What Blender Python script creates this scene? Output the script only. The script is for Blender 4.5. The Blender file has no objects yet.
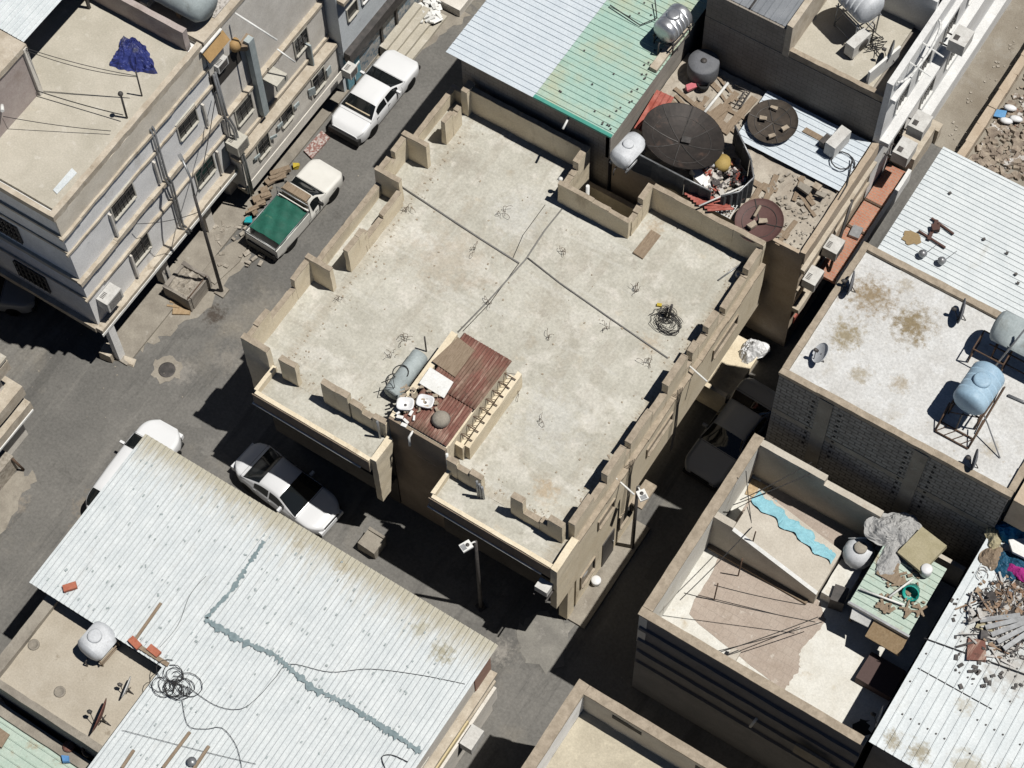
import bpy, math, random
from mathutils import Vector, Matrix
random.seed(7)
R = math.radians
C = bpy.context.scene.collection
SC = bpy.context.scene

# ---------------------------------------------------------------- camera maths
# X runs along the cross street, Y along the long street, Z up, metres.
CX = Vector((0.84201763, 0.47552894, -0.25471266))
CY = Vector((0.53922255, -0.75564162, 0.37181284))
CZ = Vector((-0.01566372, -0.45041978, -0.89267949))
FPX, CAMH = 2070.0, 72.0

def ray(u, v):
    d = Vector((u - 512.0, v - 384.0, FPX))
    return Vector((d.dot(CX), d.dot(CY), d.dot(CZ)))
def at(u, v, z=0.0):
    w = ray(u, v); t = (z - CAMH) / w.z
    return Vector((w.x * t, w.y * t, z))
def atx(u, v, x):
    w = ray(u, v); t = x / w.x
    return Vector((x, w.y * t, CAMH + w.z * t))
def aty(u, v, y):
    w = ray(u, v); t = y / w.y
    return Vector((w.x * t, y, CAMH + w.z * t))

# ---------------------------------------------------------------- materials
MATS = {}
def lin(c):
    return tuple((x / 12.92 if x <= .04045 else ((x + .055) / 1.055) ** 2.4) for x in c)
def mat(name, col, col2=None, scale=2.0, detail=6.0, rough=.85, bump=0.0, bscale=30.0, metal=0.0,
        spots=(), stretch=None, mixlo=.35, mixhi=.65, spec=.3, brick=None, grain=.16, gscale=16.0, blobs=(), org=(0, 0)):
    """Principled surface whose colour wanders between col and col2, with stain layers (col, scale, lo, hi, amount)."""
    m = bpy.data.materials.new(name); m.use_nodes = True
    nt = m.node_tree; N = nt.nodes; L = nt.links
    b = N['Principled BSDF']
    b.inputs['Roughness'].default_value = rough
    b.inputs['Metallic'].default_value = metal
    b.inputs['Specular IOR Level'].default_value = spec
    tc = N.new('ShaderNodeTexCoord'); oi = N.new('ShaderNodeObjectInfo')
    mul = N.new('ShaderNodeMath'); mul.operation = 'MULTIPLY'; mul.inputs[1].default_value = 37.0
    L.new(oi.outputs['Random'], mul.inputs[0])
    add = N.new('ShaderNodeVectorMath'); add.operation = 'ADD'
    L.new(tc.outputs['Object'], add.inputs[0]); L.new(mul.outputs[0], add.inputs[1])
    vec = add.outputs[0]
    def noise(sc, det=6.0, st=None, off=0.0, ro=.6):
        v = vec
        if st or off:
            mp = N.new('ShaderNodeMapping'); L.new(v, mp.inputs[0])
            mp.inputs['Scale'].default_value = st or (1, 1, 1)
            mp.inputs['Location'].default_value = (off, off * .7, off * .3)
            v = mp.outputs[0]
        n = N.new('ShaderNodeTexNoise'); n.inputs['Scale'].default_value = sc
        n.inputs['Detail'].default_value = det; n.inputs['Roughness'].default_value = ro
        L.new(v, n.inputs['Vector']); return n.outputs['Fac']
    def ramp(fac, lo, hi):
        r = N.new('ShaderNodeMapRange'); r.inputs['From Min'].default_value = lo; r.inputs['From Max'].default_value = hi
        r.clamp = True; L.new(fac, r.inputs['Value']); return r.outputs[0]
    def mix(fac, a, c):
        x = N.new('ShaderNodeMix'); x.data_type = 'RGBA'
        if isinstance(fac, float): x.inputs[0].default_value = fac
        else: L.new(fac, x.inputs[0])
        for i, s in ((6, a), (7, c)):
            if isinstance(s, tuple): x.inputs[i].default_value = (*s, 1)
            else: L.new(s, x.inputs[i])
        return x.outputs[2]
    cur = tuple(col)
    if col2 is not None:
        cur = mix(ramp(noise(scale, detail, stretch), mixlo, mixhi), cur, tuple(col2))
    if brick:
        bt = N.new('ShaderNodeTexBrick'); bw, bh, ms, mc, axis = brick
        mp = N.new('ShaderNodeMapping'); L.new(tc.outputs['Object'], mp.inputs[0])
        if axis == 'x': mp.inputs['Rotation'].default_value = (R(-90), 0, 0)
        if axis == 'y': mp.inputs['Rotation'].default_value = (R(-90), R(0), R(-90))
        L.new(mp.outputs[0], bt.inputs['Vector'])
        bt.inputs['Scale'].default_value = 1; bt.inputs['Brick Width'].default_value = bw; bt.inputs['Row Height'].default_value = bh
        bt.inputs['Mortar Size'].default_value = ms; bt.inputs['Mortar Smooth'].default_value = .3
        cur = mix(bt.outputs['Fac'], cur, tuple(mc))
    for i, s in enumerate(spots):
        c, sc, lo, hi, am = s[:5]; st = s[5] if len(s) > 5 else None
        f = ramp(noise(sc, 7.0, st, 3.1 + 5.7 * i, .65), lo, hi)
        k = N.new('ShaderNodeMath'); k.operation = 'MULTIPLY'; k.inputs[1].default_value = am
        L.new(f, k.inputs[0]); cur = mix(k.outputs[0], cur, tuple(c))
    for i, (bx, by, br, c, am, st) in enumerate(blobs):
        # a stain of its own place: a ragged spot (br metres wide) or, with st = 'x'/'y', a band along an edge
        mp = N.new('ShaderNodeMapping'); L.new(tc.outputs['Object'], mp.inputs[0])
        mp.inputs['Location'].default_value = (-(bx - org[0]), -(by - org[1]), 0)
        sc = N.new('ShaderNodeVectorMath'); sc.operation = 'MULTIPLY'; L.new(mp.outputs[0], sc.inputs[0])
        sc.inputs[1].default_value = {'x': (.02, 1, 0), 'y': (1, .02, 0)}.get(st, (1, 1, 0))
        ln = N.new('ShaderNodeVectorMath'); ln.operation = 'LENGTH'; L.new(sc.outputs[0], ln.inputs[0])
        nz = noise(4.5 / max(.3, br) ** .5, 10.0, {'x': (2.2, .25, 1), 'y': (.25, 2.2, 1)}.get(st), 11.0 + 3 * i, .72)
        ma = N.new('ShaderNodeMath'); ma.operation = 'MULTIPLY_ADD'; L.new(nz, ma.inputs[0]); ma.inputs[1].default_value = 2.8 * br; L.new(ln.outputs['Value'], ma.inputs[2])
        f = N.new('ShaderNodeMapRange'); f.clamp = True; f.inputs['From Min'].default_value = 2.15 * br; f.inputs['From Max'].default_value = 1.55 * br
        f.inputs['To Min'].default_value = 0; f.inputs['To Max'].default_value = am
        L.new(ma.outputs[0], f.inputs['Value']); cur = mix(f.outputs[0], cur, tuple(c))
    if grain:
        gr = N.new('ShaderNodeMapRange'); gr.inputs['From Min'].default_value = .3; gr.inputs['From Max'].default_value = .7
        gr.inputs['To Min'].default_value = 1 - grain * 1.3; gr.inputs['To Max'].default_value = 1 + grain * .7; L.new(noise(gscale, 9.0, None, 7.7, .75), gr.inputs['Value'])
        x = N.new('ShaderNodeMix'); x.data_type = 'RGBA'; x.blend_type = 'MULTIPLY'; x.inputs[0].default_value = 1
        if isinstance(cur, tuple): x.inputs[6].default_value = (*cur, 1)
        else: L.new(cur, x.inputs[6])
        L.new(gr.outputs[0], x.inputs[7]); cur = x.outputs[2]
    if isinstance(cur, tuple): b.inputs['Base Color'].default_value = (*cur, 1)
    else: L.new(cur, b.inputs['Base Color'])
    if bump:
        bp = N.new('ShaderNodeBump'); bp.inputs['Strength'].default_value = min(1.0, bump); bp.inputs['Distance'].default_value = .03
        L.new(noise(bscale, 5.0), bp.inputs['Height']); L.new(bp.outputs[0], b.inputs['Normal'])
    MATS[name] = m
    return m

# ---------------------------------------------------------------- mesh builder
class MB:
    def __init__(s): s.v = []; s.f = []; s.sm = []
    def add(s, vs, fs, smooth=False):
        o = len(s.v); s.v += [tuple(p) for p in vs]
        for f in fs: s.f.append([i + o for i in f]); s.sm.append(smooth)
        return s
    def box(s, x0, x1, y0, y1, z0, z1, j=0.0):
        r = lambda: random.uniform(-j, j) if j else 0.0
        v = [(x + r(), y + r(), z + r()) for z in (z0, z1) for x, y in ((x0, y0), (x1, y0), (x1, y1), (x0, y1))]
        return s.add(v, [(3, 2, 1, 0), (4, 5, 6, 7), (0, 1, 5, 4), (1, 2, 6, 5), (2, 3, 7, 6), (3, 0, 4, 7)])
    def obox(s, c, sz, rz=0.0, rx=0.0, ry=0.0, j=0.0):
        M_ = Matrix.Translation(Vector(c)) @ Matrix.Rotation(rz, 4, 'Z') @ Matrix.Rotation(ry, 4, 'Y') @ Matrix.Rotation(rx, 4, 'X')
        a, b, h = sz[0] / 2, sz[1] / 2, sz[2] / 2
        r = lambda: random.uniform(-j, j) if j else 0.0
        v = [M_ @ Vector((x + r(), y + r(), z + r())) for z in (-h, h) for x, y in ((-a, -b), (a, -b), (a, b), (-a, b))]
        return s.add(v, [(3, 2, 1, 0), (4, 5, 6, 7), (0, 1, 5, 4), (1, 2, 6, 5), (2, 3, 7, 6), (3, 0, 4, 7)])
    def prism(s, pts, z0, z1, caps=True):
        n = len(pts); a = 0.0
        for i in range(n):
            p, q = pts[i], pts[(i + 1) % n]; a += p[0] * q[1] - q[0] * p[1]
        if a < 0: pts = pts[::-1]
        v = [(p[0], p[1], z0) for p in pts] + [(p[0], p[1], z1) for p in pts]
        f = [(i, (i + 1) % n, n + (i + 1) % n, n + i) for i in range(n)]
        if caps: f += [tuple(range(n))[::-1], tuple(range(n, 2 * n))]
        return s.add(v, f)
    def wall(s, a, b, t, z0, z1, side=1, j=0.0):
        """upright slab from a to b, thickness t on the left (side 1), the right (-1) or about the line (0)."""
        a = Vector((a[0], a[1])); b = Vector((b[0], b[1])); d = (b - a).normalized(); n = Vector((-d.y, d.x))
        o0, o1 = (0, t) if side == 1 else ((-t, 0) if side == -1 else (-t / 2, t / 2))
        r = lambda: random.uniform(-j, j) if j else 0.0
        q = [a + n * o0, b + n * o0, b + n * o1, a + n * o1]
        v = [(p.x, p.y, z0) for p in q] + [(p.x + r(), p.y + r(), z1 + r()) for p in q]
        return s.add(v, [(3, 2, 1, 0), (4, 5, 6, 7), (0, 1, 5, 4), (1, 2, 6, 5), (2, 3, 7, 6), (3, 0, 4, 7)])
    def tube(s, pts, r, n=8, cap=True):
        pts = [Vector(p) for p in pts]; rings = []
        up = None
        for i, p in enumerate(pts):
            d = (pts[min(i + 1, len(pts) - 1)] - pts[max(i - 1, 0)])
            if d.length < 1e-9: d = Vector((0, 0, 1))
            d.normalize()
            if up is None or abs(up.dot(d)) > .95:
                up = Vector((0, 0, 1)) if abs(d.z) < .9 else Vector((1, 0, 0))
            x = d.cross(up).normalized(); y = x.cross(d).normalized(); up = y
            rr = r[i] if isinstance(r, (list, tuple)) else r
            rings.append([p + (x * math.cos(2 * math.pi * k / n) + y * math.sin(2 * math.pi * k / n)) * rr for k in range(n)])
        v = [q for g in rings for q in g]; f = []
        for i in range(len(rings) - 1):
            for k in range(n):
                f.append((i * n + k, i * n + (k + 1) % n, (i + 1) * n + (k + 1) % n, (i + 1) * n + k))
        s.add(v, f, n > 5)
        if cap:
            o = len(s.v) - len(v)
            s.f.append([o + k for k in range(n)][::-1]); s.sm.append(False)
            s.f.append([o + (len(rings) - 1) * n + k for k in range(n)]); s.sm.append(False)
        return s
    def lathe(s, prof, n=24, M_=None, smooth=True):
        """profile of (radius, height) turned about Z, then moved by M_."""
        M_ = M_ or Matrix.Identity(4); v = []; f = []
        for r, z in prof:
            for k in range(n):
                a = 2 * math.pi * k / n; v.append(M_ @ Vector((r * math.cos(a), r * math.sin(a), z)))
        for i in range(len(prof) - 1):
            for k in range(n):
                f.append((i * n + k, i * n + (k + 1) % n, (i + 1) * n + (k + 1) % n, (i + 1) * n + k))
        s.add(v, f, smooth)
        o = len(s.v) - len(v)
        if prof[0][0] > 1e-4: s.f.append([o + k for k in range(n)][::-1]); s.sm.append(False)
        if prof[-1][0] > 1e-4: s.f.append([o + (len(prof) - 1) * n + k for k in range(n)]); s.sm.append(False)
        return s
    def poly(s, pts, flip=False):
        return s.add(pts, [tuple(range(len(pts)))[::-1] if flip else tuple(range(len(pts)))])
    def sheet(s, o, u, v, nu, nv, fn=None, thick=0.0, smooth=True):
        """grid of nu x nv cells spanned by u and v from o; fn(a, b) -> offset vector."""
        o, u, v = Vector(o), Vector(u), Vector(v); P = []
        for i in range(nu + 1):
            for k in range(nv + 1):
                a, b = i / nu, k / nv; p = o + u * a + v * b
                if fn: p = p + Vector(fn(a, b))
                P.append(p)
        F = []
        for i in range(nu):
            for k in range(nv):
                q = i * (nv + 1) + k; F.append((q, q + nv + 1, q + nv + 2, q + 1))
        if u.cross(v).z < 0: F = [f[::-1] for f in F]
        s.add(P, F, smooth)
        if thick:
            base = len(s.v) - len(P); n0 = len(s.v)
            s.v += [(p[0], p[1], p[2] - thick) for p in P]
            ring = [i * (nv + 1) for i in range(nu + 1)] + [nu * (nv + 1) + k for k in range(1, nv + 1)] + \
                   [i * (nv + 1) + nv for i in range(nu - 1, -1, -1)] + [k for k in range(nv - 1, 0, -1)]
            for a, b in zip(ring, ring[1:] + ring[:1]):
                s.f.append([base + a, base + b, n0 + b, n0 + a]); s.sm.append(False)
            for f in F: s.f.append([n0 + i for i in f][::-1]); s.sm.append(smooth)
        return s
    def corr(s, o, along, across, pitch=.25, h=.035, kind='trap', thick=.012, sag=.0, seg=6, rnd=.006):
        """profiled metal sheet: ribs run along `along`, repeat over `across`."""
        o, u, v = Vector(o), Vector(along), Vector(across); W = v.length; vd = v.normalized()
        n = u.cross(v).normalized()
        if n.z < 0: n = -n
        prof = []; k = 0; x = 0.0
        while x < W - 1e-6:
            if kind == 'wide':
                for dx, hh in ((0, 0), (pitch * .46, 0), (pitch * .64, h), (pitch * .80, h), (pitch * .97, 0)):
                    if x + dx <= W: prof.append((x + dx, hh))
            elif kind == 'trap':
                for dx, hh in ((0, 0), (pitch * .80, 0), (pitch * .845, h), (pitch * .925, h), (pitch * .97, 0)):
                    if x + dx <= W: prof.append((x + dx, hh))
            else:
                for q in range(6): 
                    if x + pitch * q / 6 <= W: prof.append((x + pitch * q / 6, h * (.5 - .5 * math.cos(2 * math.pi * q / 6))))
            x += pitch
        prof.append((W, 0)); P = []
        for i in range(seg + 1):
            a = i / seg
            for x, hh in prof:
                P.append(o + u * a + vd * x + n * (hh + random.uniform(-rnd, rnd) * .5 - sag * math.sin(math.pi * a)))
        m = len(prof); F = []
        fl = u.cross(v).z < 0
        for i in range(seg):
            for k in range(m - 1):
                q = i * m + k; f = (q, q + m, q + m + 1, q + 1); F.append(f[::-1] if fl else f)
        s.add(P, F, kind == 'sine')
        if thick:
            base = len(s.v) - len(P); n0 = len(s.v)
            s.v += [tuple(Vector(p) - n * thick) for p in P]
            for f in F: s.f.append([n0 + i for i in f][::-1]); s.sm.append(kind == 'sine')
            ring = [i * m for i in range(seg + 1)] + [seg * m + k for k in range(1, m)] + [i * m + m - 1 for i in range(seg - 1, -1, -1)] + list(range(m - 2, 0, -1))
            for a, b in zip(ring, ring[1:] + ring[:1]):
                s.f.append([base + a, base + b, n0 + b, n0 + a]); s.sm.append(False)
        return s
    def build(s, name, material, parent=None):
        off = Vector((0, 0, 0)); p = parent
        while p is not None:
            if p.get('_w'): off = Vector(p['_w'])
            p = p.parent
        me = bpy.data.meshes.new(name)
        me.from_pydata([(x[0] - off.x, x[1] - off.y, x[2] - off.z) for x in s.v], [], s.f)
        me.validate(); me.update()
        if len(me.polygons) == len(s.sm):
            me.polygons.foreach_set('use_smooth', s.sm)
        o = bpy.data.objects.new(name, me); C.objects.link(o)
        me.materials.append(MATS[material] if isinstance(material, str) else material)
        if parent is not None: o.parent = parent
        return o
def tag(o, label=None, cat=None, group=None, kind=None):
    if label: o['label'] = label
    if cat: o['category'] = cat
    if group: o['group'] = group
    if kind: o['kind'] = kind
    return o
def thing(name, label, cat, loc=(0, 0, 0), rz=0.0, group=None, world=True):
    """an Empty at the base of a thing; with world=True its parts are given in world coordinates."""
    o = bpy.data.objects.new(name, None); C.objects.link(o); o.empty_display_size = .3
    o.location = loc; o.rotation_euler = (0, 0, rz)
    if world: o['_w'] = tuple(loc)
    return tag(o, label, cat, group)
def solo(name, mb, material, label, cat, group=None, kind=None):
    """a thing that is one mesh; its origin is put at its base."""
    xs = [p[0] for p in mb.v]; ys = [p[1] for p in mb.v]; zs = [p[2] for p in mb.v]
    c = Vector(((min(xs) + max(xs)) / 2, (min(ys) + max(ys)) / 2, min(zs)))
    mb.v = [(p[0] - c.x, p[1] - c.y, p[2] - c.z) for p in mb.v]
    o = mb.build(name, material); o.location = c
    return tag(o, label, cat, group, kind)
KIDS = None
def children(o): return [c for c in bpy.data.objects if c.parent == o]
def copy_tree(o, parent=None):
    c = o.copy(); C.objects.link(c)
    if parent is not None: c.parent = parent
    for ch in children(o): copy_tree(ch, c)
    return c
def again(proto, used, loc, rz=0.0, label=None, group=None, scale=None, rot=None):
    """first call moves the prototype itself, later calls copy it."""
    o = copy_tree(proto) if used else proto
    o.location = loc; o.rotation_euler = rot or (0, 0, rz)
    if scale: o.scale = (scale, scale, scale) if not isinstance(scale, tuple) else scale
    return tag(o, label, None, group)
def wob(a, b, n, amp, z=None):
    a, b = Vector(a), Vector(b); out = []
    for i in range(n + 1):
        t = i / n; p = a.lerp(b, t)
        if 0 < i < n: p += Vector((random.uniform(-amp, amp), random.uniform(-amp, amp), 0))
        out.append(p)
    return out
def sagline(a, b, sag, n=12):
    a, b = Vector(a), Vector(b)
    return [a.lerp(b, i / n) - Vector((0, 0, sag * 4 * (i / n) * (1 - i / n))) for i in range(n + 1)]

# ---------------------------------------------------------------- camera, world, sun
cam = bpy.data.cameras.new('camera'); co = bpy.data.objects.new('camera', cam); C.objects.link(co)
right = Vector((CX[0], CY[0], CZ[0])); down = Vector((CX[1], CY[1], CZ[1])); fwd = Vector((CX[2], CY[2], CZ[2]))
m4 = Matrix((( right.x, -down.x, -fwd.x, 0), (right.y, -down.y, -fwd.y, 0), (right.z, -down.z, -fwd.z, CAMH), (0, 0, 0, 1)))
co.matrix_world = m4
cam.sensor_width = 36; cam.lens = FPX / 1024 * 36; cam.clip_end = 2000; cam.clip_start = 1
SC.camera = co
SUN_AZ, SUN_EL = 21.0, 68.5
S = Vector((math.cos(R(SUN_EL)) * math.cos(R(SUN_AZ)), math.cos(R(SUN_EL)) * math.sin(R(SUN_AZ)), math.sin(R(SUN_EL))))
w = bpy.data.worlds.new('World'); SC.world = w; w.use_nodes = True
bg = w.node_tree.nodes['Background']; sky = w.node_tree.nodes.new('ShaderNodeTexSky'); sky.sky_type = 'NISHITA'
sky.sun_disc = False; sky.sun_elevation = R(SUN_EL); sky.sun_rotation = R(90 - SUN_AZ)
sky.altitude = 2300; sky.air_density = .55; sky.dust_density = .15; sky.ozone_density = .6
w.node_tree.links.new(sky.outputs[0], bg.inputs[0]); bg.inputs[1].default_value = .05
sun = bpy.data.lights.new('sun', 'SUN'); sun.energy = 5.0; sun.angle = R(.5); sun.color = (1, .965, .91)
so = bpy.data.objects.new('sun', sun); C.objects.link(so); so.rotation_euler = S.to_track_quat('Z', 'Y').to_euler()
SC.view_settings.view_transform = 'Standard'; SC.view_settings.look = 'None'
SC.view_settings.exposure = -.14; SC.view_settings.gamma = 1; SC.view_settings.use_curve_mapping = False
SC.cycles.max_bounces = 6; SC.cycles.diffuse_bounces = 1; SC.cycles.use_denoising = True

# ---------------------------------------------------------------- palette
mat('asphalt', (.145, .141, .132), (.195, .188, .174), scale=.35, detail=9, rough=.93, bump=.35, bscale=60, spec=.15, grain=.22, gscale=9,
    blobs=[(-32.2, 26.3, .7, (.06, .045, .035), .8, ''), (-31.0, 17.0, 1.2, (.30, .25, .19), .7, ''), (-34, 15.5, 1.0, (.30, .26, .21), .7, ''), (-30.5, 25.0, 1.0, (.27, .25, .22), .6, ''), (-31.8, 23.6, .9, (.32, .30, .27), .6, ''), (-15.0, 20.5, .8, (.32, .30, .27), .8, ''), (-14.2, 21.4, .9, (.26, .24, .21), .8, ''), (-32.6, 31, .5, (.28, .26, .23), .7, ''), (-31.9, 45, 1.6, (.26, .24, .2), .7, '')],
    spots=[((.30, .27, .22), .22, .56, .72, .5), ((.09, .088, .084), .9, .54, .62, .5, (1.2, .10, 1)), ((.24, .23, .21), .8, .57, .64, .4, (1.6, .09, 1)), ((.10, .098, .094), .18, .55, .57, .35), ((.05, .047, .043), .5, .62, .72, .5), ((.38, .34, .28), 6, .68, .74, .5)])
mat('dirt', (.22, .19, .15), (.32, .29, .24), scale=.5, detail=10, rough=.97, bump=.8, bscale=14,
    spots=[((.42, .41, .38), .25, .55, .68, .6), ((.12, .10, .08), 2.5, .62, .7, .5), ((.5, .48, .44), 5, .66, .72, .7)])
mat('dust_concrete', (.34, .31, .26), (.24, .215, .18), scale=1.2, detail=9, rough=.95, bump=.5, bscale=25,
    spots=[((.13, .12, .10), 1.1, .58, .7, .5), ((.48, .45, .40), 3, .6, .72, .5)])
mat('roof_concrete', (.535, .52, .455), (.435, .42, .36), scale=.7, detail=10, grain=.2, gscale=10,
    org=(-20.5, 29.5), blobs=[(-23.5, 30.5, 2.2, (.42, .34, .25), .35, ''), (-15.6, 24.6, .7, (.42, .31, .19), .6, ''), (-17.9, 35.8, .6, (.40, .31, .21), .6, ''), (-17, 27, 2.0, (.56, .56, .53), .5, ''), (-15.5, 31.5, .6, (.40, .31, .21), .5, ''), (-25.4, 34.5, .9, (.34, .31, .26), .6, ''), (-14.2, 30, .5, (.36, .31, .23), .6, 'y'), (-20, 23.5, .45, (.36, .31, .23), .5, 'x'), (-26.2, 30, .4, (.38, .34, .27), .5, 'y'), (-20, 36.4, .5, (.36, .32, .25), .6, 'x'), (-22.5, 33.5, 1.6, (.58, .58, .55), .5, ''), (-19.5, 31, 1.2, (.38, .345, .28), .4, '')], rough=.95, bump=.25, bscale=40,
    spots=[((.40, .31, .20), .35, .58, .76, .35), ((.66, .63, .57), 1.3, .52, .68, .6), ((.30, .265, .21), 2.6, .63, .73, .5), ((.60, .50, .36), .9, .62, .74, .45), ((.24, .22, .19), 9, .68, .75, .5), ((.37, .34, .28), .45, .54, .60, .35, (3, .6, 1)), ((.60, .59, .54), .6, .56, .62, .4, (.5, 2.5, 1)), ((.34, .28, .20), .8, .60, .70, .4), ((.68, .66, .60), .5, .55, .62, .45), ((.33, .30, .25), 1.7, .61, .64, .35)])
mat('tan_render', (.69, .595, .435), (.77, .68, .52), scale=1.1, detail=8, rough=.95, bump=.3, bscale=30,
    spots=[((.34, .26, .17), 1.4, .58, .74, .6, (1, 1, .35)), ((.60, .52, .40), 2.2, .58, .72, .5), ((.2, .16, .11), 7, .68, .75, .4)])
mat('tan_shaded', (.25, .20, .15), (.32, .255, .19), scale=1.2, detail=8, rough=.95, bump=.3, spots=[((.16, .125, .095), 1.2, .58, .72, .6, (1, 1, .35))])  # shaded copy of the tan render, for faces turned from the sun
mat('tan_top', (.42, .355, .275), (.30, .25, .19), scale=4, detail=9, rough=.95, bump=.4, bscale=35,
    spots=[((.25, .2, .145), 7, .58, .68, .5)])
mat('block_wall', (.25, .225, .195), (.33, .30, .26), scale=1.0, detail=7, rough=.95, bump=.3, bscale=30, brick=(.42, .21, .012, (.19, .17, .15), 'x'))
mat('block_wall_y', (.30, .28, .25), (.40, .37, .33), scale=1.0, detail=7, rough=.95, bump=.3, bscale=30, brick=(.42, .21, .012, (.2, .18, .16), 'y'))
mat('rusty_sheet', (.155, .065, .05), (.23, .11, .085), scale=1.2, detail=7, rough=.8, bump=.1, spots=[((.46, .34, .27), 1.6, .50, .64, .8, (5, .45, 1)), ((.19, .125, .09), .9, .48, .60, .85), ((.08, .045, .035), 2.2, .58, .68, .7), ((.11, .05, .04), 2, .6, .7, .6)])
mat('white_paint', (.78, .78, .76), (.70, .70, .67), scale=3, rough=.6)
mat('white_plastic', (.76, .76, .76), (.68, .69, .70), scale=4, rough=.45, grain=0, spots=[((.48, .46, .42), 3, .6, .72, .5)])
mat('black_rubber', (.02, .02, .02), rough=.8)
mat('rebar', (.075, .055, .042), (.14, .085, .055), scale=9, rough=.85)
mat('dark_metal', (.06, .058, .056), (.11, .10, .095), scale=4, rough=.6, metal=.3)
mat('grey_metal', (.36, .37, .38), (.27, .275, .28), scale=5, rough=.45, metal=.6)
mat('galvanised', (.40, .45, .455), (.31, .355, .36), scale=2.5, rough=.75, metal=.0, spots=[((.2, .2, .18), 2.2, .58, .7, .5)])
mat('cable', (.035, .034, .034), rough=.7)
mat('conduit', (.20, .195, .185), rough=.7)
mat('glass_dark', (.012, .014, .016), rough=.12, spec=.5)
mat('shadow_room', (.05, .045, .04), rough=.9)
mat('wood', (.42, .31, .19), (.33, .23, .13), scale=2, stretch=(8, 1, 8), rough=.8, spots=[((.2, .14, .09), 3, .6, .7, .5)])
mat('old_wood', (.22, .165, .115), (.30, .235, .17), scale=3, stretch=(8, 1, 8), rough=.9)
# ================================================================ ground
g = MB(); g.sheet((-220, -140, 0), (400, 0, 0), (0, 420, 0), 40, 40)
tag(g.build('street_ground', 'asphalt'), None, None, None, 'structure')
def blob(pts, n=5, amp=.12, z=.004):
    """irregular outline through ground points, for dust and dirt lying on the asphalt."""
    out = []
    for i in range(len(pts)):
        a, b = Vector(pts[i]), Vector(pts[(i + 1) % len(pts)])
        for k in range(n):
            p = a.lerp(b, k / n); out.append((p.x + random.uniform(-amp, amp), p.y + random.uniform(-amp, amp), z))
    return out
def patch(name, mt, pts, z, amp=.12, n=5):
    m = MB(); o = blob([at(*p) if len(p) == 2 else p for p in pts], n, amp, z)
    m.prism([(p[0], p[1]) for p in o], z - .003, z)
    return tag(m.build(name, mt), None, None, None, 'structure')
patch('dirt_ground', 'dirt', [(905, -60), (1080, -60), (1080, 160), (985, 175), (935, 145), (880, 140), (890, 60)], .008, .2, 8)
patch('dusty_verge', 'dust_concrete', [(100, 345), (160, 300), (215, 262), (250, 225), (252, 250), (215, 300), (168, 335), (140, 350), (120, 362)], .008, .18, 7)
patch('dusty_patch', 'dust_concrete', [(-20, 500), (20, 470), (38, 476), (22, 500), (-10, 545)], .008, .2)
patch('dusty_corner', mat('street_dust', (.25, .24, .215), (.19, .182, .165), scale=1.5, detail=9, rough=.95, spots=[((.36, .34, .31), 1.6, .56, .68, .7)]), [(517, 625), (545, 612), (566, 624), (580, 612), (560, 668), (545, 672), (520, 655)], .008, .15)
patch('concrete_apron', 'dust_concrete', [(395, 0), (440, -20), (470, 15), (448, 30), (425, 50), (405, 60), (372, 60)], .008, .15)
# kerbed walkway along the tan house
m = MB(); m.box(-13.6, -12.85, 22.9, 27.6, 0, .12); tag(m.build('pavement', 'dust_concrete'), None, None, None, 'structure')
m = MB(); m.box(-35.0, -33.75, 22.6, 46, 0, .10); tag(m.build('left_pavement', 'dust_concrete'), None, None, None, 'structure')

# ================================================================ the unfinished tan house in the middle
mh = thing('tan_house', 'large unfinished tan rendered house with stepped broken parapets around a bare concrete flat roof', 'house', (-20.5, 29.5, 0))
RZ, PT = 6.0, 7.5
mat('shaded_render', (.075, .065, .052), (.10, .088, .072), scale=1.5, rough=.95, bump=.3)  # darkened render: the deep shade below the balconies is put into its colour
b = MB()
# storeys: shell split so that the light wells and recesses stay open
b.box(-26.35, -21.35, 23.5, 36.6, 0.0, RZ - .15)
b.box(-21.35, -18.5, 23.6, 34.98, 0.0, RZ - .15)
b.box(-18.5, -13.6, 23.5, 36.6, 2.9, RZ - .15); b.box(-18.5, -14.4, 23.5, 36.6, 0, 2.9); b.box(-14.4, -13.6, 23.5, 27.6, 0, 2.9)
b.box(-27.5, -26.35, 23.3, 27.3, 2.7, RZ - .15)
b.box(-27.5, -26.35, 27.3, 36.7, 2.7, RZ - .15)
b.build('wall', 'tan_render', mh)
b = MB(); b.box(-26.4, -21.3, 23.35, 36.5, RZ - .15, RZ); b.box(-21.3, -18.5, 23.65, 35.0, RZ - .15, RZ); b.box(-18.5, -13.95, 23.35, 36.45, RZ - .15, RZ)
b.box(-27.45, -26.4, 23.5, 36.6, RZ - .15, RZ)
b.build('roof_slab', 'roof_concrete', mh)
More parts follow.
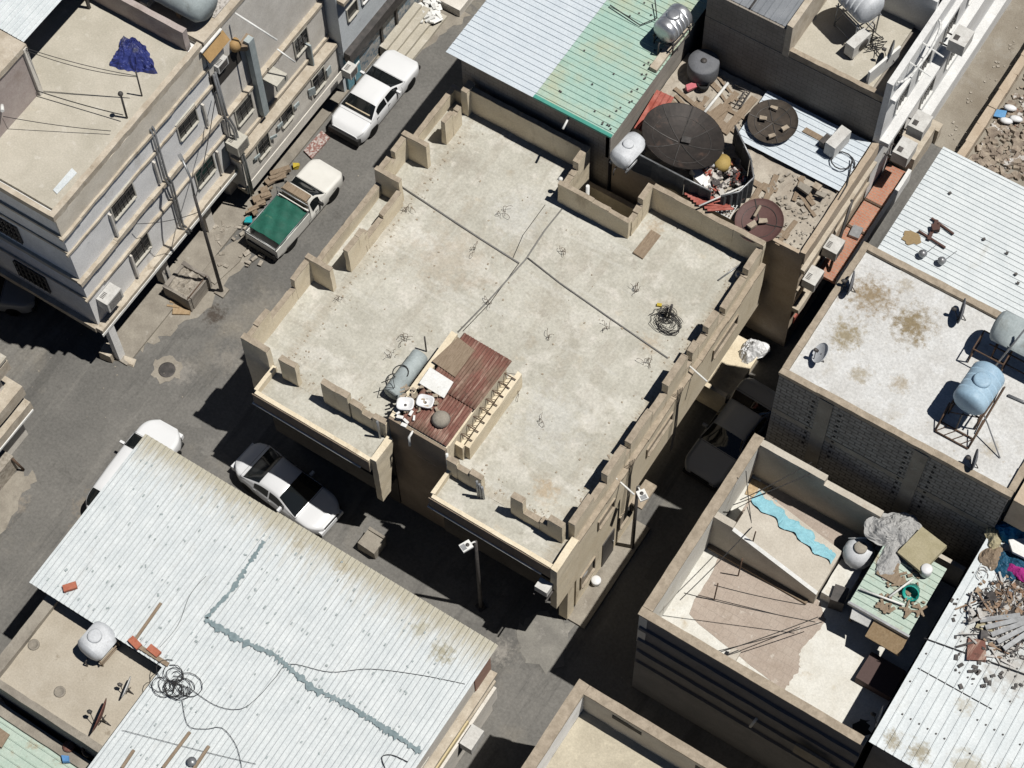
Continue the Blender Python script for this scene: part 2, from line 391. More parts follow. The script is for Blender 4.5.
# front balconies with kerbs
t = MB(); t.box(-21.34, -18.99, 23.5, 23.6, 0, 7.42); t.build('tower_front', 'tan_shaded', mh)  # thin skin that paints the tower's front side darker, as shade
def balcony(x0, x1, open_left):
    d = MB(); d.box(x0, x1, 22.3, 23.35, RZ - .3, RZ - .004); o = d.build('balcony', 'roof_concrete', mh)
    k = MB(); k.box(x0, x1, 22.15, 22.31, RZ - .55, RZ + .33, .012); k.box(x0 - .1, x0 + .06, 22.31, 23.45, RZ - .55, RZ + .33, .012)
    k.build('kerb', 'tan_render', o); k = MB(); k.box(x0 - .08, x1, 22.12, 22.15, RZ - .55, RZ + .26); k.build('kerb_face', 'tan_shaded', o)  # front skin of the kerb carries its shade as colour
    p = MB(); p.tube([(x0 - .14, 23.3, RZ - .1), (x0 - .14, 22.1, RZ - .5), (x1 - .4, 22.1, RZ - .58)], .035, 6); p.build('drain_pipe', 'white_paint', o)
    q = MB(); q.box(x0 + .1, x1, 22.62, 22.8, 2.6, 3.75); q.box(x0 + .1, x1, 22.8, 23.5, 2.45, 2.6); q.build('lower_balcony', 'shaded_render', mh)
    q = MB(); q.box(x0 + .05, x1, 23.44, 23.5, .1, 5.4); q.build('shaded_front', 'shaded_render', mh)  # dark skin over the tan wall, painting the shade under the balcony
balcony(-26.3, -21.35, True)
balcony(-18.75, -13.8, False)
# side cheeks of the balconies, lit on their right face
f = MB(); f.add([(-21.35, 22.25, 2.9), (-21.1, 22.25, 2.9), (-21.1, 22.25, RZ + .36), (-21.35, 22.25, RZ + .36), (-21.35, 22.75, 2.9), (-21.1, 22.75, 2.9), (-21.1, 23.3, RZ + .36), (-21.35, 23.3, RZ + .36)],
                [(0, 1, 2, 3), (1, 5, 6, 2), (5, 4, 7, 6), (4, 0, 3, 7), (3, 2, 6, 7), (4, 5, 1, 0)]); f.build('balcony_cheek', 'tan_render', mh)
f = MB(); f.box(-13.82, -13.55, 22.1, 23.5, 2.95, RZ + .42, .01); f.build('balcony_cheek', 'tan_render', mh)
f = MB(); f.box(-13.92, -13.56, 22.85, 23.3, .12, 2.95); f.build('pier', 'tan_render', mh)
# front-left pier and the cross walls of the street terraces
def capped(d, c, name, m_):
    n = len(d.f); d.add(c.v, c.f); o = d.build(name, m_, mh); o.data.materials.append(MATS['tan_top'])
    for p in o.data.polygons[n:]: p.material_index = 1
    return o
def block(x0, x1, y0, y1, z1, z0=RZ, m_='tan_render', name='parapet_block'):
    d = MB(); d.box(x0, x1, y0, y1, z0, z1 - .03, .012); c = MB(); c.box(x0 - .006, x1 + .006, y0 - .006, y1 + .006, z1 - .03, z1, .006)
    return capped(d, c, name, m_)
def stepped(pts, x, t, axis, z0=RZ):
    """one parapet run with a stepped, broken crest; pts = (position, height) along it."""
    d = MB(); c = MB()
    for (a, h), (a2, _) in zip(pts[:-1], pts[1:]):
        j = random.uniform(-.02, .02)
        if axis == 'y':
            d.box(x, x + t, a, a2, z0, h - .03 + j, .008); c.box(x - .005, x + t + .005, a + .002, a2 - .002, h - .03 + j, h + j, .006)
        else:
            d.box(a, a2, x, x + t, z0, h - .03 + j, .008); c.box(a + .002, a2 - .002, x - .005, x + t + .005, h - .03 + j, h + j, .006)
    return capped(d, c, 'parapet_wall', 'tan_render')
block(-27.55, -26.4, 23.3, 23.52, 7.5, 2.7)
block(-27.5, -26.4, 27.2, 27.4, 7.5)
block(-27.5, -26.4, 31.62, 31.82, 7.5)
block(-27.5, -26.4, 33.45, 33.65, 7.5)
stepped([(23.52, 7.35), (24.0, 7.45), (24.75, 6.85), (26.0, 6.8), (26.25, 7.35), (27.2, 7.4)], -27.5, .2, 'y')
stepped([(27.4, 6.72), (29.4, 6.7), (31.62, 6.74)], -27.45, .2, 'y', 5.85)
stepped([(31.82, 7.35), (32.2, 7.3), (32.45, 6.95), (32.7, 7.4), (33.45, 7.45)], -27.5, .2, 'y')
stepped([(33.65, 6.72), (35.2, 6.7), (36.6, 6.72)], -27.45, .2, 'y', 5.85)
stepped([(28.2, 7.5), (28.9, 7.52), (29.25, 7.3), (29.4, 6.75), (30.25, 6.72), (30.4, 6.95), (31.62, 7.0)], -26.5, .2, 'y')
stepped([(34.72, 7.5), (35.2, 7.4), (35.35, 7.15), (35.55, 7.2), (35.8, 6.9)], -26.6, .2, 'y')
block(-26.7, -26.42, 36.25, 36.8, 7.55)
block(-27.45, -26.72, 36.6, 36.78, 6.75, 2.7)
# back parapets, the open light well between them
stepped([(-26.42, 7.45), (-24.0, 7.47), (-21.5, 7.45)], 36.48, .2, 'x')
stepped([(35.0, 6.95), (35.55, 7.0), (35.85, 7.5), (36.7, 7.5)], -21.5, .24, 'y', 3.0)
stepped([(-21.5, 7.25), (-20.0, 7.23), (-19.3, 7.15), (-18.45, 7.12)], 34.82, .18, 'x')
stepped([(35.0, 7.0), (35.4, 7.05), (35.7, 7.1), (35.75, 7.5), (36.5, 7.5)], -18.62, .22, 'y', 3.0)
stepped([(-21.26, 5.2), (-18.62, 5.2)], 36.5, .18, 'x', 0)
stepped([(-18.4, 7.45), (-16.3, 7.43), (-15.0, 7.47), (-13.75, 7.45)], 36.42, .2, 'x')
# right-hand parapet: merlon-like high and low lengths
stepped([(23.55, 7.35), (24.75, 7.36), (24.8, 6.85), (25.62, 6.82), (25.64, 7.5), (26.85, 7.5), (26.9, 6.8), (27.2, 6.78), (27.22, 7.2), (28.65, 7.22),
         (28.7, 6.85), (29.68, 6.84), (29.7, 7.5), (31.02, 7.5), (31.06, 6.5), (31.42, 6.48), (31.45, 7.1), (31.9, 7.1), (31.93, 6.75), (32.5, 6.8), (32.55, 7.25), (33.25, 7.22), (33.3, 6.3), (33.75, 6.35), (33.8, 6.7), (35.3, 6.75), (35.4, 7.2), (36.42, 7.4)], -14.0, .24, 'y')
m = MB()
for k in range(14): m.box(-13.77, -13.57 + random.uniform(-.02, .01), 23.5 + .936 * k, 23.5 + .936 * (k + 1), 5.86, 5.99 + random.uniform(-.02, .02), .008)
m.build('worn_ledge', 'tan_top', mh)
# front parapet blocks at the edge of the roof
stepped([(-25.9, 7.5), (-25.2, 7.5)], 23.32, .2, 'x')
stepped([(-24.1, 7.5), (-22.96, 7.5)], 23.32, .22, 'x')
stepped([(-22.9, 7.2), (-22.45, 7.15), (-22.4, 6.9), (-22.0, 6.88), (-21.95, 7.1), (-21.4, 7.15)], 23.34, .2, 'x')
stepped([(-18.85, 7.2), (-18.45, 7.15), (-18.42, 6.9), (-17.95, 6.88), (-17.9, 7.15), (-17.4, 7.2)], 23.34, .2, 'x')
stepped([(-16.15, 7.5), (-15.67, 7.48), (-15.64, 6.65), (-15.0, 6.6), (-14.98, 6.8), (-14.68, 6.85), (-14.66, 7.35), (-14.06, 7.35)], 23.24, .22, 'x')
for x, y in ((-21.62, 23.26), (-17.45, 23.2)):
    p = MB()
    for k in range(3 if x > -20 else 1): p.tube([(x + .1 * k, y - .03 + .02 * k, RZ), (x + .1 * k, y - .05, 7.35 - .12 * k)], .045, 8)
    p.build('vent_pipe', 'grey_metal', mh)
# stair tower
t = MB(); t.box(-21.35, -18.98, 23.6, 23.75, 0, 7.45, .006); t.box(-21.35, -21.1, 23.75, 27.5, RZ, 7.5, .01); t.box(-19.2, -18.98, 23.75, 27.4, RZ, 7.35); t.box(-21.1, -19.2, 27.2, 27.4, RZ, 7.35)
tw = t.build('stair_tower', 'tan_render', mh)
t = MB(); t.box(-21.36, -18.98, 23.5, 23.56, 5.55, 5.62); t.box(-20.0, -19.4, 23.53, 23.56, 3.9, 4.4); t.build('ledge', 'tan_top', tw)
t = MB(); t.corr((-20.95, 23.62, 7.52), (0, 1.75, -.02), (1.95, 0, .02), .12, .04, 'sine', .006, 0, 5, .02); t.build('rusty_roof_sheet', 'rusty_sheet', tw)
t = MB(); t.corr((-20.98, 25.35, 7.57), (.06, 2.3, -.02), (2.05, -.05, .0), .12, .04, 'sine', .006, .01, 5, .02); t.build('rusty_roof_sheet', 'rusty_sheet', tw)
t = MB(); t.tube([(-20.35, 23.55, 7.4), (-20.35, 23.3, 7.35), (-20.35, 23.28, 6.7)], .045, 7); t.build('drain_spout', 'white_paint', tw)
t = MB(); t.tube([(-18.9, 23.48, 7.3), (-18.9, 23.45, 5.4)], .05, 7); t.build('drain_pipe', 'white_paint', tw)
# lattice gutter beside the tower: two low walls and a zigzag of bars
t = MB(); t.box(-18.66, -18.46, 24.2, 27.6, RZ, 7.0, .012); t.box(-18.98, -18.66, 24.2, 27.6, RZ, 6.45); t.box(-18.98, -18.66, 24.05, 24.2, RZ, 7.0); lw = t.build('low_wall', 'tan_render', mh)
for k in range(8):
    y = 24.45 + k * .4; t = MB(); t.tube([(-19.02, y, 7.1), (-18.5, y, 7.08)], .022, 5); t.tube([(-19.0, y + .01, 7.1), (-18.62, y + .36, 6.75)], .012, 5); t.build('zigzag_bar', 'rebar', mh)
m = MB(); rnd_ = random.Random(5)
for k in range(420):
    e = rnd_.random()
    if e < .3: x, y = -14.15 - abs(rnd_.gauss(0, .25)), rnd_.uniform(23.6, 36.2)
    elif e < .55: x, y = rnd_.uniform(-26, -14.3), 23.6 + abs(rnd_.gauss(0, .25))
    elif e < .75: x, y = -26.2 + abs(rnd_.gauss(0, .3)), rnd_.uniform(23.8, 36)
    else: x, y = rnd_.uniform(-26, -14.4), rnd_.uniform(23.8, 34.6)
    s_ = rnd_.uniform(.015, .06); m.obox((x, y, RZ + .012), (s_ * 1.4, s_, s_ * .6), rnd_.uniform(0, 3))
m.build('loose_grit', 'tan_top', mh)['kind'] = 'stuff'
# starter bars sticking out of the slab
for u, v in ((502, 214), (474, 251), (490, 304), (406, 338), (338, 298), (408, 212), (565, 253), (636, 291), (606, 328), (548, 339), (647, 365), (541, 419), (516, 395), (393, 356)):
    p = at(u, v, RZ); t = MB()
    for k in range(random.randint(4, 7)):
        a = random.uniform(0, 6.3); r = random.uniform(.03, .16); q = p + Vector((r * math.cos(a), r * math.sin(a), 0)); h = random.uniform(.08, .22)
        d = Vector((random.uniform(-.16, .16), random.uniform(-.16, .16), 0))
        r2 = random.uniform(.05, .16); b2 = random.uniform(0, 6.3); e2 = Vector((math.cos(b2), math.sin(b2), 0)); h *= 1.4
        t.tube([q, q + Vector((0, 0, h * .8)) + d * .3] + [q + d * .4 + e2 * r2 * (1 - math.cos(i * .7)) + Vector((0, 0, h * .8 + r2 * math.sin(i * .7))) for i in range(1, random.randint(3, 7))], .008, 5)
    t.build('starter_bars', 'rebar', mh)
# street-side openings on the right facade
def opening(par, xw, y0, y1, z0, z1, depth=.06, fm='grey_metal', bars=0, name='window'):
    d = MB(); d.box(xw - .02, xw + .012, y0, y1, z0, z1); o = d.build(name, 'glass_dark', par)
    fr = MB(); s = .05
    fr.box(xw, xw + depth, y0 - s, y0, z0 - s, z1 + s); fr.box(xw, xw + depth, y1, y1 + s, z0 - s, z1 + s)
    fr.box(xw, xw + depth, y0, y1, z1, z1 + s); fr.box(xw, xw + depth + .05, y0, y1, z0 - s, z0)
    fr.build('frame', fm, o)
    if bars:
        k = MB(); n = bars
        for i in range(1, n): y = y0 + (y1 - y0) * i / n; k.box(xw + .02, xw + .035, y - .012, y + .012, z0, z1)
        for i in (1, 2): z = z0 + (z1 - z0) * i / 3; k.box(xw + .022, xw + .032, y0, y1, z - .012, z + .012)
        k.build('grille', 'dark_metal', o)
    return o
for y0, y1, z0, z1 in ((24.9, 25.9, 4.6, 5.2), (28.2, 29.9, 4.7, 5.2), (32.9, 34.6, 4.6, 5.2), (23.8, 24.7, 1.3, 2.3), (26.5, 27.3, 1.4, 2.4)):
    opening(mh, -13.6, y0, y1, z0, z1, fm='tan_top')
d = MB(); d.box(-13.62, -13.56, 25.3, 26.1, .12, 2.2); dr = d.build('door', 'dark_metal', mh)
d = MB(); d.tube([(-13.53, 26.0, 1.0), (-13.53, 26.0, 1.3)], .02, 6); d.build('handle', 'grey_metal', dr)
d = MB(); d.box(-13.6, -13.1, 27.2, 28.3, 2.3, 2.4, .02); d.build('door_canopy', 'tan_top', mh)
d = MB(); d.box(-14.4, -12.95, 33.2, 36.3, 0, .5, .02); d.box(-14.4, -12.95, 33.2, 33.4, .5, 1.5, .02); d.build('porch_step', 'tan_render', mh)
for y, z in ((26.3, 5.4), (31.3, 5.75)):
    d = MB(); d.tube([(-13.9, y + .05, z + .6), (-12.95, y - .1, z + .42)], .035, 7); d.build('drain_spout', 'white_paint', mh)
for y in (26.9, 30.2):
    d = MB()
    for k in range(4): d.tube([(-13.6 + .03 * k, y + .06 * k, 6.5), (-13.52, y + .05 * k - .1, 5.3), (-13.45, y - .25 + .07 * k, 4.0), (-13.48, y - .3 + .06 * k, 2.0)], .014, 5)
    d.build('cable_run', 'cable', mh)
# front ground floor: doors in the dark under the balconies
for x0, x1 in ((-25.8, -23.6), (-22.9, -21.8), (-18.0, -15.9), (-15.3, -14.3)):
    d = MB(); d.box(x0, x1, 23.46, 23.52, .05, 2.4); o = d.build('shop_shutter', 'dark_metal', mh)
    k = MB()
    for i in range(10): k.box(x0, x1, 23.43, 23.46, .1 + i * .23, .13 + i * .23)
    k.build('slat', 'grey_metal', o)
d = MB(); d.tube([(-20.5, 35.3, 3), (-20.5, 35.3, 7.3)], .07, 8); d.build('white_riser_pipe', 'white_paint', mh)
d = MB(); d.tube([(-21.62, 35.2, RZ), (-21.62, 35.2, 6.9)], .06, 8); d.lathe([(.09, 6.9), (.09, 7.0), (.05, 7.05), (0, 7.06)], 10, Matrix.Translation((-21.62, 35.2, 0))); d.build('vent_pipe', 'white_paint', mh)
d = MB(); p = at(735, 268, RZ); d.tube([p + Vector((-.25, -.8, .06)), p + Vector((.2, .45, .1))], .03, 6); d.lathe([(.14, 0), (.14, .22), (.1, .26), (0, .27)], 12, Matrix.Translation(p + Vector((.3, -.25, 0)))); d.build('vent_pipe', 'grey_metal', mh)

# things lying on that roof
def roofline(pts, r, name, label, mt='conduit', z=RZ + .03, cat='conduit', grp=None):
    m = MB(); m.tube([at(u, v, z) for u, v in pts], r, 6); return solo(name, m, mt, label, cat, grp)
roofline([(402, 187), (440, 212), (481, 239), (519, 263)], .035, 'roof_conduit', 'grey conduit running from the street parapet to the middle of the tan house roof', grp='conduits on the roof')
roofline([(528, 258), (560, 283), (610, 318), (668, 358)], .03, 'roof_conduit', 'straight grey conduit running to the right-hand parapet of the tan house roof', grp='conduits on the roof')
roofline([(562, 209), (545, 230), (526, 259), (490, 299), (458, 332)], .03, 'roof_conduit', 'grey conduit running from the inset back wall to the rusty stair tower', grp='conduits on the roof')
roofline([(519, 263), (490, 303), (463, 331)], .014, 'roof_cable', 'thin slack cable beside the conduit near the stair tower', 'cable', cat='cable')
roofline([(545, 205), (523, 235), (513, 258)], .012, 'roof_cable', 'thin cable lying slanted across the roof below the inset back wall', 'cable', cat='cable')
m = MB(); a, b_ = at(656, 233, 6.05), at(638, 256, 6.05); d = (b_ - a); m.obox((a + b_) / 2, (.42, d.length, .06), math.atan2(-d.x, d.y), j=.02)
solo('plank', m, 'old_wood', 'weathered dark plank lying on the roof near the back wall', 'plank')
m = MB(); rnd = random.Random(3); c = at(668, 319, 6.0)
for k in range(16):
    a0 = rnd.uniform(0, 6.3); r = rnd.uniform(.15, .5); cx, cy = c.x + rnd.uniform(-.28, .28), c.y + rnd.uniform(-.28, .28)
    m.tube([(cx + r * math.cos(a0 + i * .42) * (1 + .15 * math.sin(3 * i)), cy + r * .8 * math.sin(a0 + i * .42), 6.03 + rnd.uniform(0, .12)) for i in range(rnd.randint(10, 18))], .012, 5)
tg = thing('cable_tangle', 'big tangle of black cables coiled around a stub on the tan house roof', 'cable', (c.x, c.y, 6.0))
m.build('coil', 'cable', tg)
m = MB(); m.tube([c + Vector((0, 0, 0)), c + Vector((.05, .1, .95))], .05, 7); m.tube([c + Vector((-.15, .05, 0)), c + Vector((-.12, .1, .6))], .06, 7); m.build('stub', 'dark_metal', tg)
m = MB(); m.obox(c + Vector((-.55, .3, .06)), (.18, .12, .08), .4); m.build('yellow_plug', mat('yellow_paint', (.5, .38, .05)), tg)
# galvanised tank beside the tower
tk = thing('steel_tank', 'dull blue grey steel water tank lying on its side against the stair tower', 'tank', (-22.2, 25.6, 6))
m = MB(); mm = Matrix.Translation((-22.1, 24.65, 6.45)) @ Matrix.Rotation(R(-90), 4, 'X')
m.lathe([(0, 0), (.29, .01), (.33, .05), (.33, 1.85), (.30, 1.9), (0, 1.91)], 24, mm); m.build('tank_body', 'galvanised', tk)
m = MB()
for y in (25.0, 26.4): m.box(-22.5, -21.9, y, y + .12, 6, 6.12)
m.build('cradle', 'old_wood', tk)
m = MB(); m.tube([(-22.2 + .28 * math.cos(i * .35), 25.45 + .28 * math.sin(i * .35), 6.83 - .06 * abs(math.cos(i * .35))) for i in range(14)], .022, 5)
m.tube([(-22.5, 24.7, 6.9), (-22.2, 25.0, 7.1), (-22.0, 24.8, 6.9), (-22.25, 24.6, 6.95), (-22.4, 25.0, 6.95)], .018, 5); m.build('hose', 'cable', tk)
m = MB(); m.tube([(-22.15, 26.95, 6), (-22.2, 27.0, 7.0)], .03, 6); m.build('post', 'dark_metal', tk)
# litter lying on the tower roof
def flat(px, z, t=.03):
    m = MB(); q = [at(u, v, z) for u, v in px]; m.prism([(p.x, p.y) for p in q], z - t, z); return m
solo('white_sheet', flat([(430, 367), (453.5, 382), (444, 398), (419, 383)], 7.68), 'white_paint', 'white rectangular board lying on the rusty stair tower roof', 'board')
solo('plywood_sheet', flat([(458, 337), (474.5, 350), (455, 377), (432, 361)], 7.63), 'old_wood', 'weathered brown plywood sheet on the rusty stair tower roof', 'board')
def basin(u, v, z, label, s=1, rz=0.0):
    o = thing('wash_basin', label, 'basin', at(u, v, z), rz, 'white basins on the tower', False)
    m = MB(); P = []
    n = 20
    for rr, zz in ((.30, .0), (.36, .14), (.36, .17), (.30, .17), (.22, .05), (.06, .03)):
        P.append([(rr * s * (abs(math.cos(a)) ** .55) * math.copysign(1, math.cos(a)), .8 * rr * s * (abs(math.sin(a)) ** .55) * math.copysign(1, math.sin(a)), zz) for a in (2 * math.pi * k / n for k in range(n))])
    v_ = [p for r in P for p in r]; m.add(v_, [(i * n + k, i * n + (k + 1) % n, (i + 1) * n + (k + 1) % n, (i + 1) * n + k) for i in range(len(P) - 1) for k in range(n)] + [tuple((len(P) - 1) * n + k for k in range(n))], True)
    m.build('bowl', 'white_plastic', o)
    m = MB(); m.lathe([(.05, .035), (.05, .045), (0, .046)], 10); m.build('drain_hole', 'dark_metal', o)
    return o
basin(405.5, 405.5, 7.66, 'white wash basin on the tower roof nearest its front left corner', .85, .5)
basin(425.5, 403, 7.62, 'white wash basin with debris inside beside the white board', .85, .3)
m = MB(); m.lathe([(0, 0), (.3, .01), (.34, .06), (.27, .2), (.12, .27), (0, .28)], 20, Matrix.Translation(at(441, 420, 7.6))); solo('plastic_tub', m, 'dust_concrete', 'upturned dusty round tub on the rusty tower roof', 'tub')
m = MB()
for u, v in ((400, 417), (406, 421), (411, 413), (414, 418), (404, 425), (398, 413)):
    m.obox(at(u, v, 7.66), (random.uniform(.1, .24), random.uniform(.06, .14), .04), random.uniform(0, 3), random.uniform(-.2, .2))
solo('rubble_bits', m, 'white_paint', 'scattered white broken bits at the front edge of the tower roof', 'rubble', None, 'stuff')
m = MB()
for k in range(60):
    u, v = random.uniform(402, 440), random.uniform(386, 412); m.obox(at(u, v, 7.65), (random.uniform(.05, .22), random.uniform(.03, .1), .05), random.uniform(0, 3), random.uniform(-.3, .3))
solo('debris', m, 'tan_top', 'brown debris strewn between the basins on the tower roof', 'debris', None, 'stuff')
# ================================================================ left street front: three joined houses
mat('white_render', (.86, .855, .84), (.75, .745, .73), scale=1.3, detail=9, rough=.9, bump=.25, bscale=25,
    spots=[((.40, .34, .26), 1.0, .62, .76, .55, (1, 1, .3)), ((.36, .37, .38), 3, .64, .73, .45), ((.74, .74, .74), 2.0, .6, .72, .5)])
mat('ledge_stone', (.56, .50, .41), (.42, .36, .28), scale=2.2, detail=9, rough=.95, bump=.4, bscale=22,
    spots=[((.24, .19, .13), 2.2, .60, .70, .55), ((.68, .64, .56), 4, .62, .72, .6)])
mat('grey_render', (.74, .705, .645), (.62, .585, .525), scale=1.2, detail=9, rough=.95, bump=.35, bscale=25,
    spots=[((.62, .60, .55), 1.6, .58, .7, .5), ((.27, .21, .15), 1.5, .62, .72, .55, (1, 1, .4))])
mat('pale_roof', (.51, .475, .40), (.43, .40, .33), scale=1.0, detail=9, rough=.95, bump=.2, bscale=40,
    spots=[((.46, .38, .27), .5, .58, .74, .4), ((.64, .61, .55), 2.5, .58, .7, .5), ((.36, .33, .28), 5, .66, .74, .4)])
mat('pebble_roof', (.52, .49, .45), (.22, .20, .18), scale=9, detail=4, rough=.95, bump=.8, bscale=18, mixlo=.5, mixhi=.68)
mat('pink_render', (.44, .385, .36), (.38, .32, .30), scale=1.4, rough=.95, bump=.2, spots=[((.28, .22, .19), .9, .55, .72, .6)])
mat('white_metal', (.66, .70, .71), (.58, .625, .64), scale=1.5, detail=8, rough=.55, spec=.4,
    spots=[((.42, .40, .33), .5, .64, .78, .55, (1.6, .6, 1)), ((.76, .78, .78), 3, .6, .72, .5), ((.28, .28, .27), 8, .69, .74, .5)])
mat('blue_tarp', (.025, .032, .14), (.04, .055, .22), scale=4, rough=.5, bump=.8, bscale=9, spots=[((.10, .10, .13), 1.2, .55, .64, .8), ((.2, .21, .3), 5, .62, .7, .5)])
mat('beige_metal', (.52, .50, .44), (.45, .43, .37), scale=3, rough=.6)
mat('ac_white', (.62, .615, .59), (.50, .49, .465), scale=3, rough=.6, spots=[((.33, .29, .24), 4, .62, .72, .5)])
mat('teal_door', (.16, .34, .42), (.22, .44, .52), scale=5, rough=.6)
mat('blue_render', (.68, .725, .755), (.60, .645, .68), scale=1.4, detail=9, rough=.9, bump=.3, spots=[((.35, .35, .34), 2, .6, .72, .5), ((.62, .65, .67), 3, .6, .7, .5)])
mat('tile_mural', (.40, .40, .39), (.16, .22, .27), scale=5, detail=5, rough=.6, mixlo=.5, mixhi=.58, brick=(.3, .3, .015, (.3, .29, .27), 'y'))
mat('tan_metal', (.42, .27, .12), (.36, .23, .10), scale=3, rough=.7)
mat('rubble', (.44, .40, .34), (.26, .23, .19), scale=6, rough=.95, bump=.8, bscale=12)
mat('red_rubble', (.26, .13, .11), (.50, .46, .43), scale=10, detail=4, rough=.95, bump=.7, bscale=14, mixlo=.45, mixhi=.6)

lb = thing('white_house', 'white three storey corner house with worn stone ledges and a pale flat roof', 'house', (-42, 27, 0))
FX = -34.4
b = MB(); b.box(-60, FX, 22.5, 31.05, 2.9, 10.6); b.box(-60, -35.5, 23.4, 31.05, 0, 2.9); b.build('wall', 'white_render', lb)
b = MB(); b.box(-60, FX - .25, 22.75, 30.6, 10.6, 10.75); b.build('roof_slab', 'pale_roof', lb)
b = MB(); b.box(FX - .16, FX + .06, 22.4, 31.05, 10.6, 10.92, .01); b.build('roof_kerb', 'ledge_stone', lb)
b = MB(); b.box(-60, FX - .16, 22.4, 22.6, 10.6, 10.92, .01); b.build('roof_kerb', 'ledge_stone', lb)
b = MB(); b.box(FX, FX + .05, 22.45, 31.05, 9.5, 10.62, .01); b.build('fascia', mat('cream_render', (.74, .68, .58), (.62, .56, .46), scale=1.0, detail=9, rough=.95, bump=.2, spots=[((.42, .35, .26), 1.5, .6, .74, .5)]), lb)
for z0, z1, ox in ((9.42, 9.55, .14), (8.25, 8.38, .09), (6.2, 6.42, .17), (4.92, 5.04, .11), (2.65, 2.95, .30)):
    b = MB(); n = 8
    for k in range(n):
        y0 = 22.35 + (31.05 - 22.35) * k / n; y1 = 22.35 + (31.05 - 22.35) * (k + 1) / n; b.box(FX, FX + ox + random.uniform(-.02, .02), y0, y1, z0, z1 + random.uniform(-.02, .02))
    b.box(-60, FX, 22.5 - ox * .7, 22.5, z0, z1)
    b.build('stone_ledge', 'ledge_stone', lb)
b = MB(); b.box(FX + .30, FX + .34, 22.3, 31.0, 2.6, 2.75); b.build('white_edge', 'white_paint', lb)
for y, z0, z1 in ((24.65, 6.5, 8.0), (24.9, 3.1, 4.7), (27.7, 3.2, 4.7), (30.3, 6.6, 8.0), (30.4, 3.2, 4.7), (27.3, 6.6, 8.0)):
    b = MB(); b.box(FX, FX + .14, y, y + .08, z0, z1); b.build('sun_fin', 'grey_render', lb)
def pxopen(par, xw, lo, hi, h=1.0, **k):
    a, c = atx(*lo, xw), atx(*hi, xw); zm = (a.z + c.z) / 2; a.z, c.z = zm - h / 2, zm + h / 2; return opening(par, xw, min(a.y, c.y), max(a.y, c.y), min(a.z, c.z), max(a.z, c.z), **k)
pxopen(lb, FX, (113, 216), (131, 184), bars=6, fm='beige_metal')
pxopen(lb, FX, (132, 262), (147, 236), bars=3, fm='beige_metal')
pxopen(lb, FX, (178, 133), (195, 112), bars=3, fm='beige_metal')
pxopen(lb, FX, (197, 184), (212, 158), bars=3, fm='beige_metal')
for x0, z in ((-38.4, 7.3), (-38.0, 4.0), (-44, 7.3)):
    d = MB(); d.box(x0, x0 + 1.5, 22.46, 22.52, z - .5, z + .6); o = d.build('window', 'glass_dark', lb)
    k = MB()
    for i in range(7): k.box(x0 + i * .25 - .015, x0 + i * .25 + .015, 22.4, 22.44, z - .5, z + .6)
    for i in range(4): k.box(x0, x0 + 1.5, 22.42, 22.45, z - .5 + i * .36, z - .47 + i * .36)
    k.build('grille', 'dark_metal', o)
def aircon(u, v, xw, label, s=(.55, .85, .6), grp='air conditioners on the street fronts', mt='ac_white'):
    p = atx(u, v, xw); o = thing('air_conditioner', label, 'air conditioner', (xw, p.y, p.z), 0, grp)
    m = MB(); m.box(xw + .02, xw + s[0], p.y - s[1] / 2, p.y + s[1] / 2, p.z - s[2] / 2, p.z + s[2] / 2); m.build('casing', mt, o)
    m = MB()
    for k in range(5): m.box(xw + .08, xw + .25, p.y - s[1] * .35 + k * .06, p.y - s[1] * .35 + k * .06 + .03, p.z + s[2] / 2, p.z + s[2] / 2 + .006)
    for k in range(6): m.box(xw + s[0], xw + s[0] + .008, p.y - s[1] * .4, p.y + s[1] * .4, p.z - s[2] * .4 + k * s[2] * .14, p.z - s[2] * .4 + k * s[2] * .14 + .04)
    m.build('vent_grille', 'dark_metal', o)
    m = MB()
    for dy in (-.3, .3): m.box(xw, xw + s[0], p.y + dy * s[1] - .02, p.y + dy * s[1] + .02, p.z - s[2] / 2 - .05, p.z - s[2] / 2)
    m.build('bracket', 'dark_metal', o)
    return o
aircon(104, 294, FX, 'small white air conditioner below the middle ledge near the corner of the white house')
# shops under the slab
b = MB(); b.box(-34.35, -34.1, 22.62, 22.95, 0, 2.65); b.build('corner_pier', 'white_render', lb)
for y in (26.3, 29.2):
    b = MB(); b.box(-35.0, -34.6, y, y + .4, 0, 2.65); b.build('pier', 'grey_render', lb)
b = MB(); b.box(-35.5, -35.42, 23.6, 26.2, .05, 2.5); o = b.build('shop_window', 'glass_dark', lb)
b = MB()
for i in range(12): b.tube([(-35.38, 23.7 + .21 * i, .1), (-35.36, 23.75 + .21 * i, .9), (-35.38, 23.66 + .21 * i, 1.4)], .02, 5)
b.box(-35.42, -35.36, 23.6, 26.2, .9, .96); b.box(-35.42, -35.36, 23.6, 26.2, 1.5, 1.56); b.build('scroll_grille', 'grey_metal', o)
b = MB(); b.box(-35.5, -35.4, 29.6, 31, .1, 2.3); b.build('roller_door', 'white_render', lb)
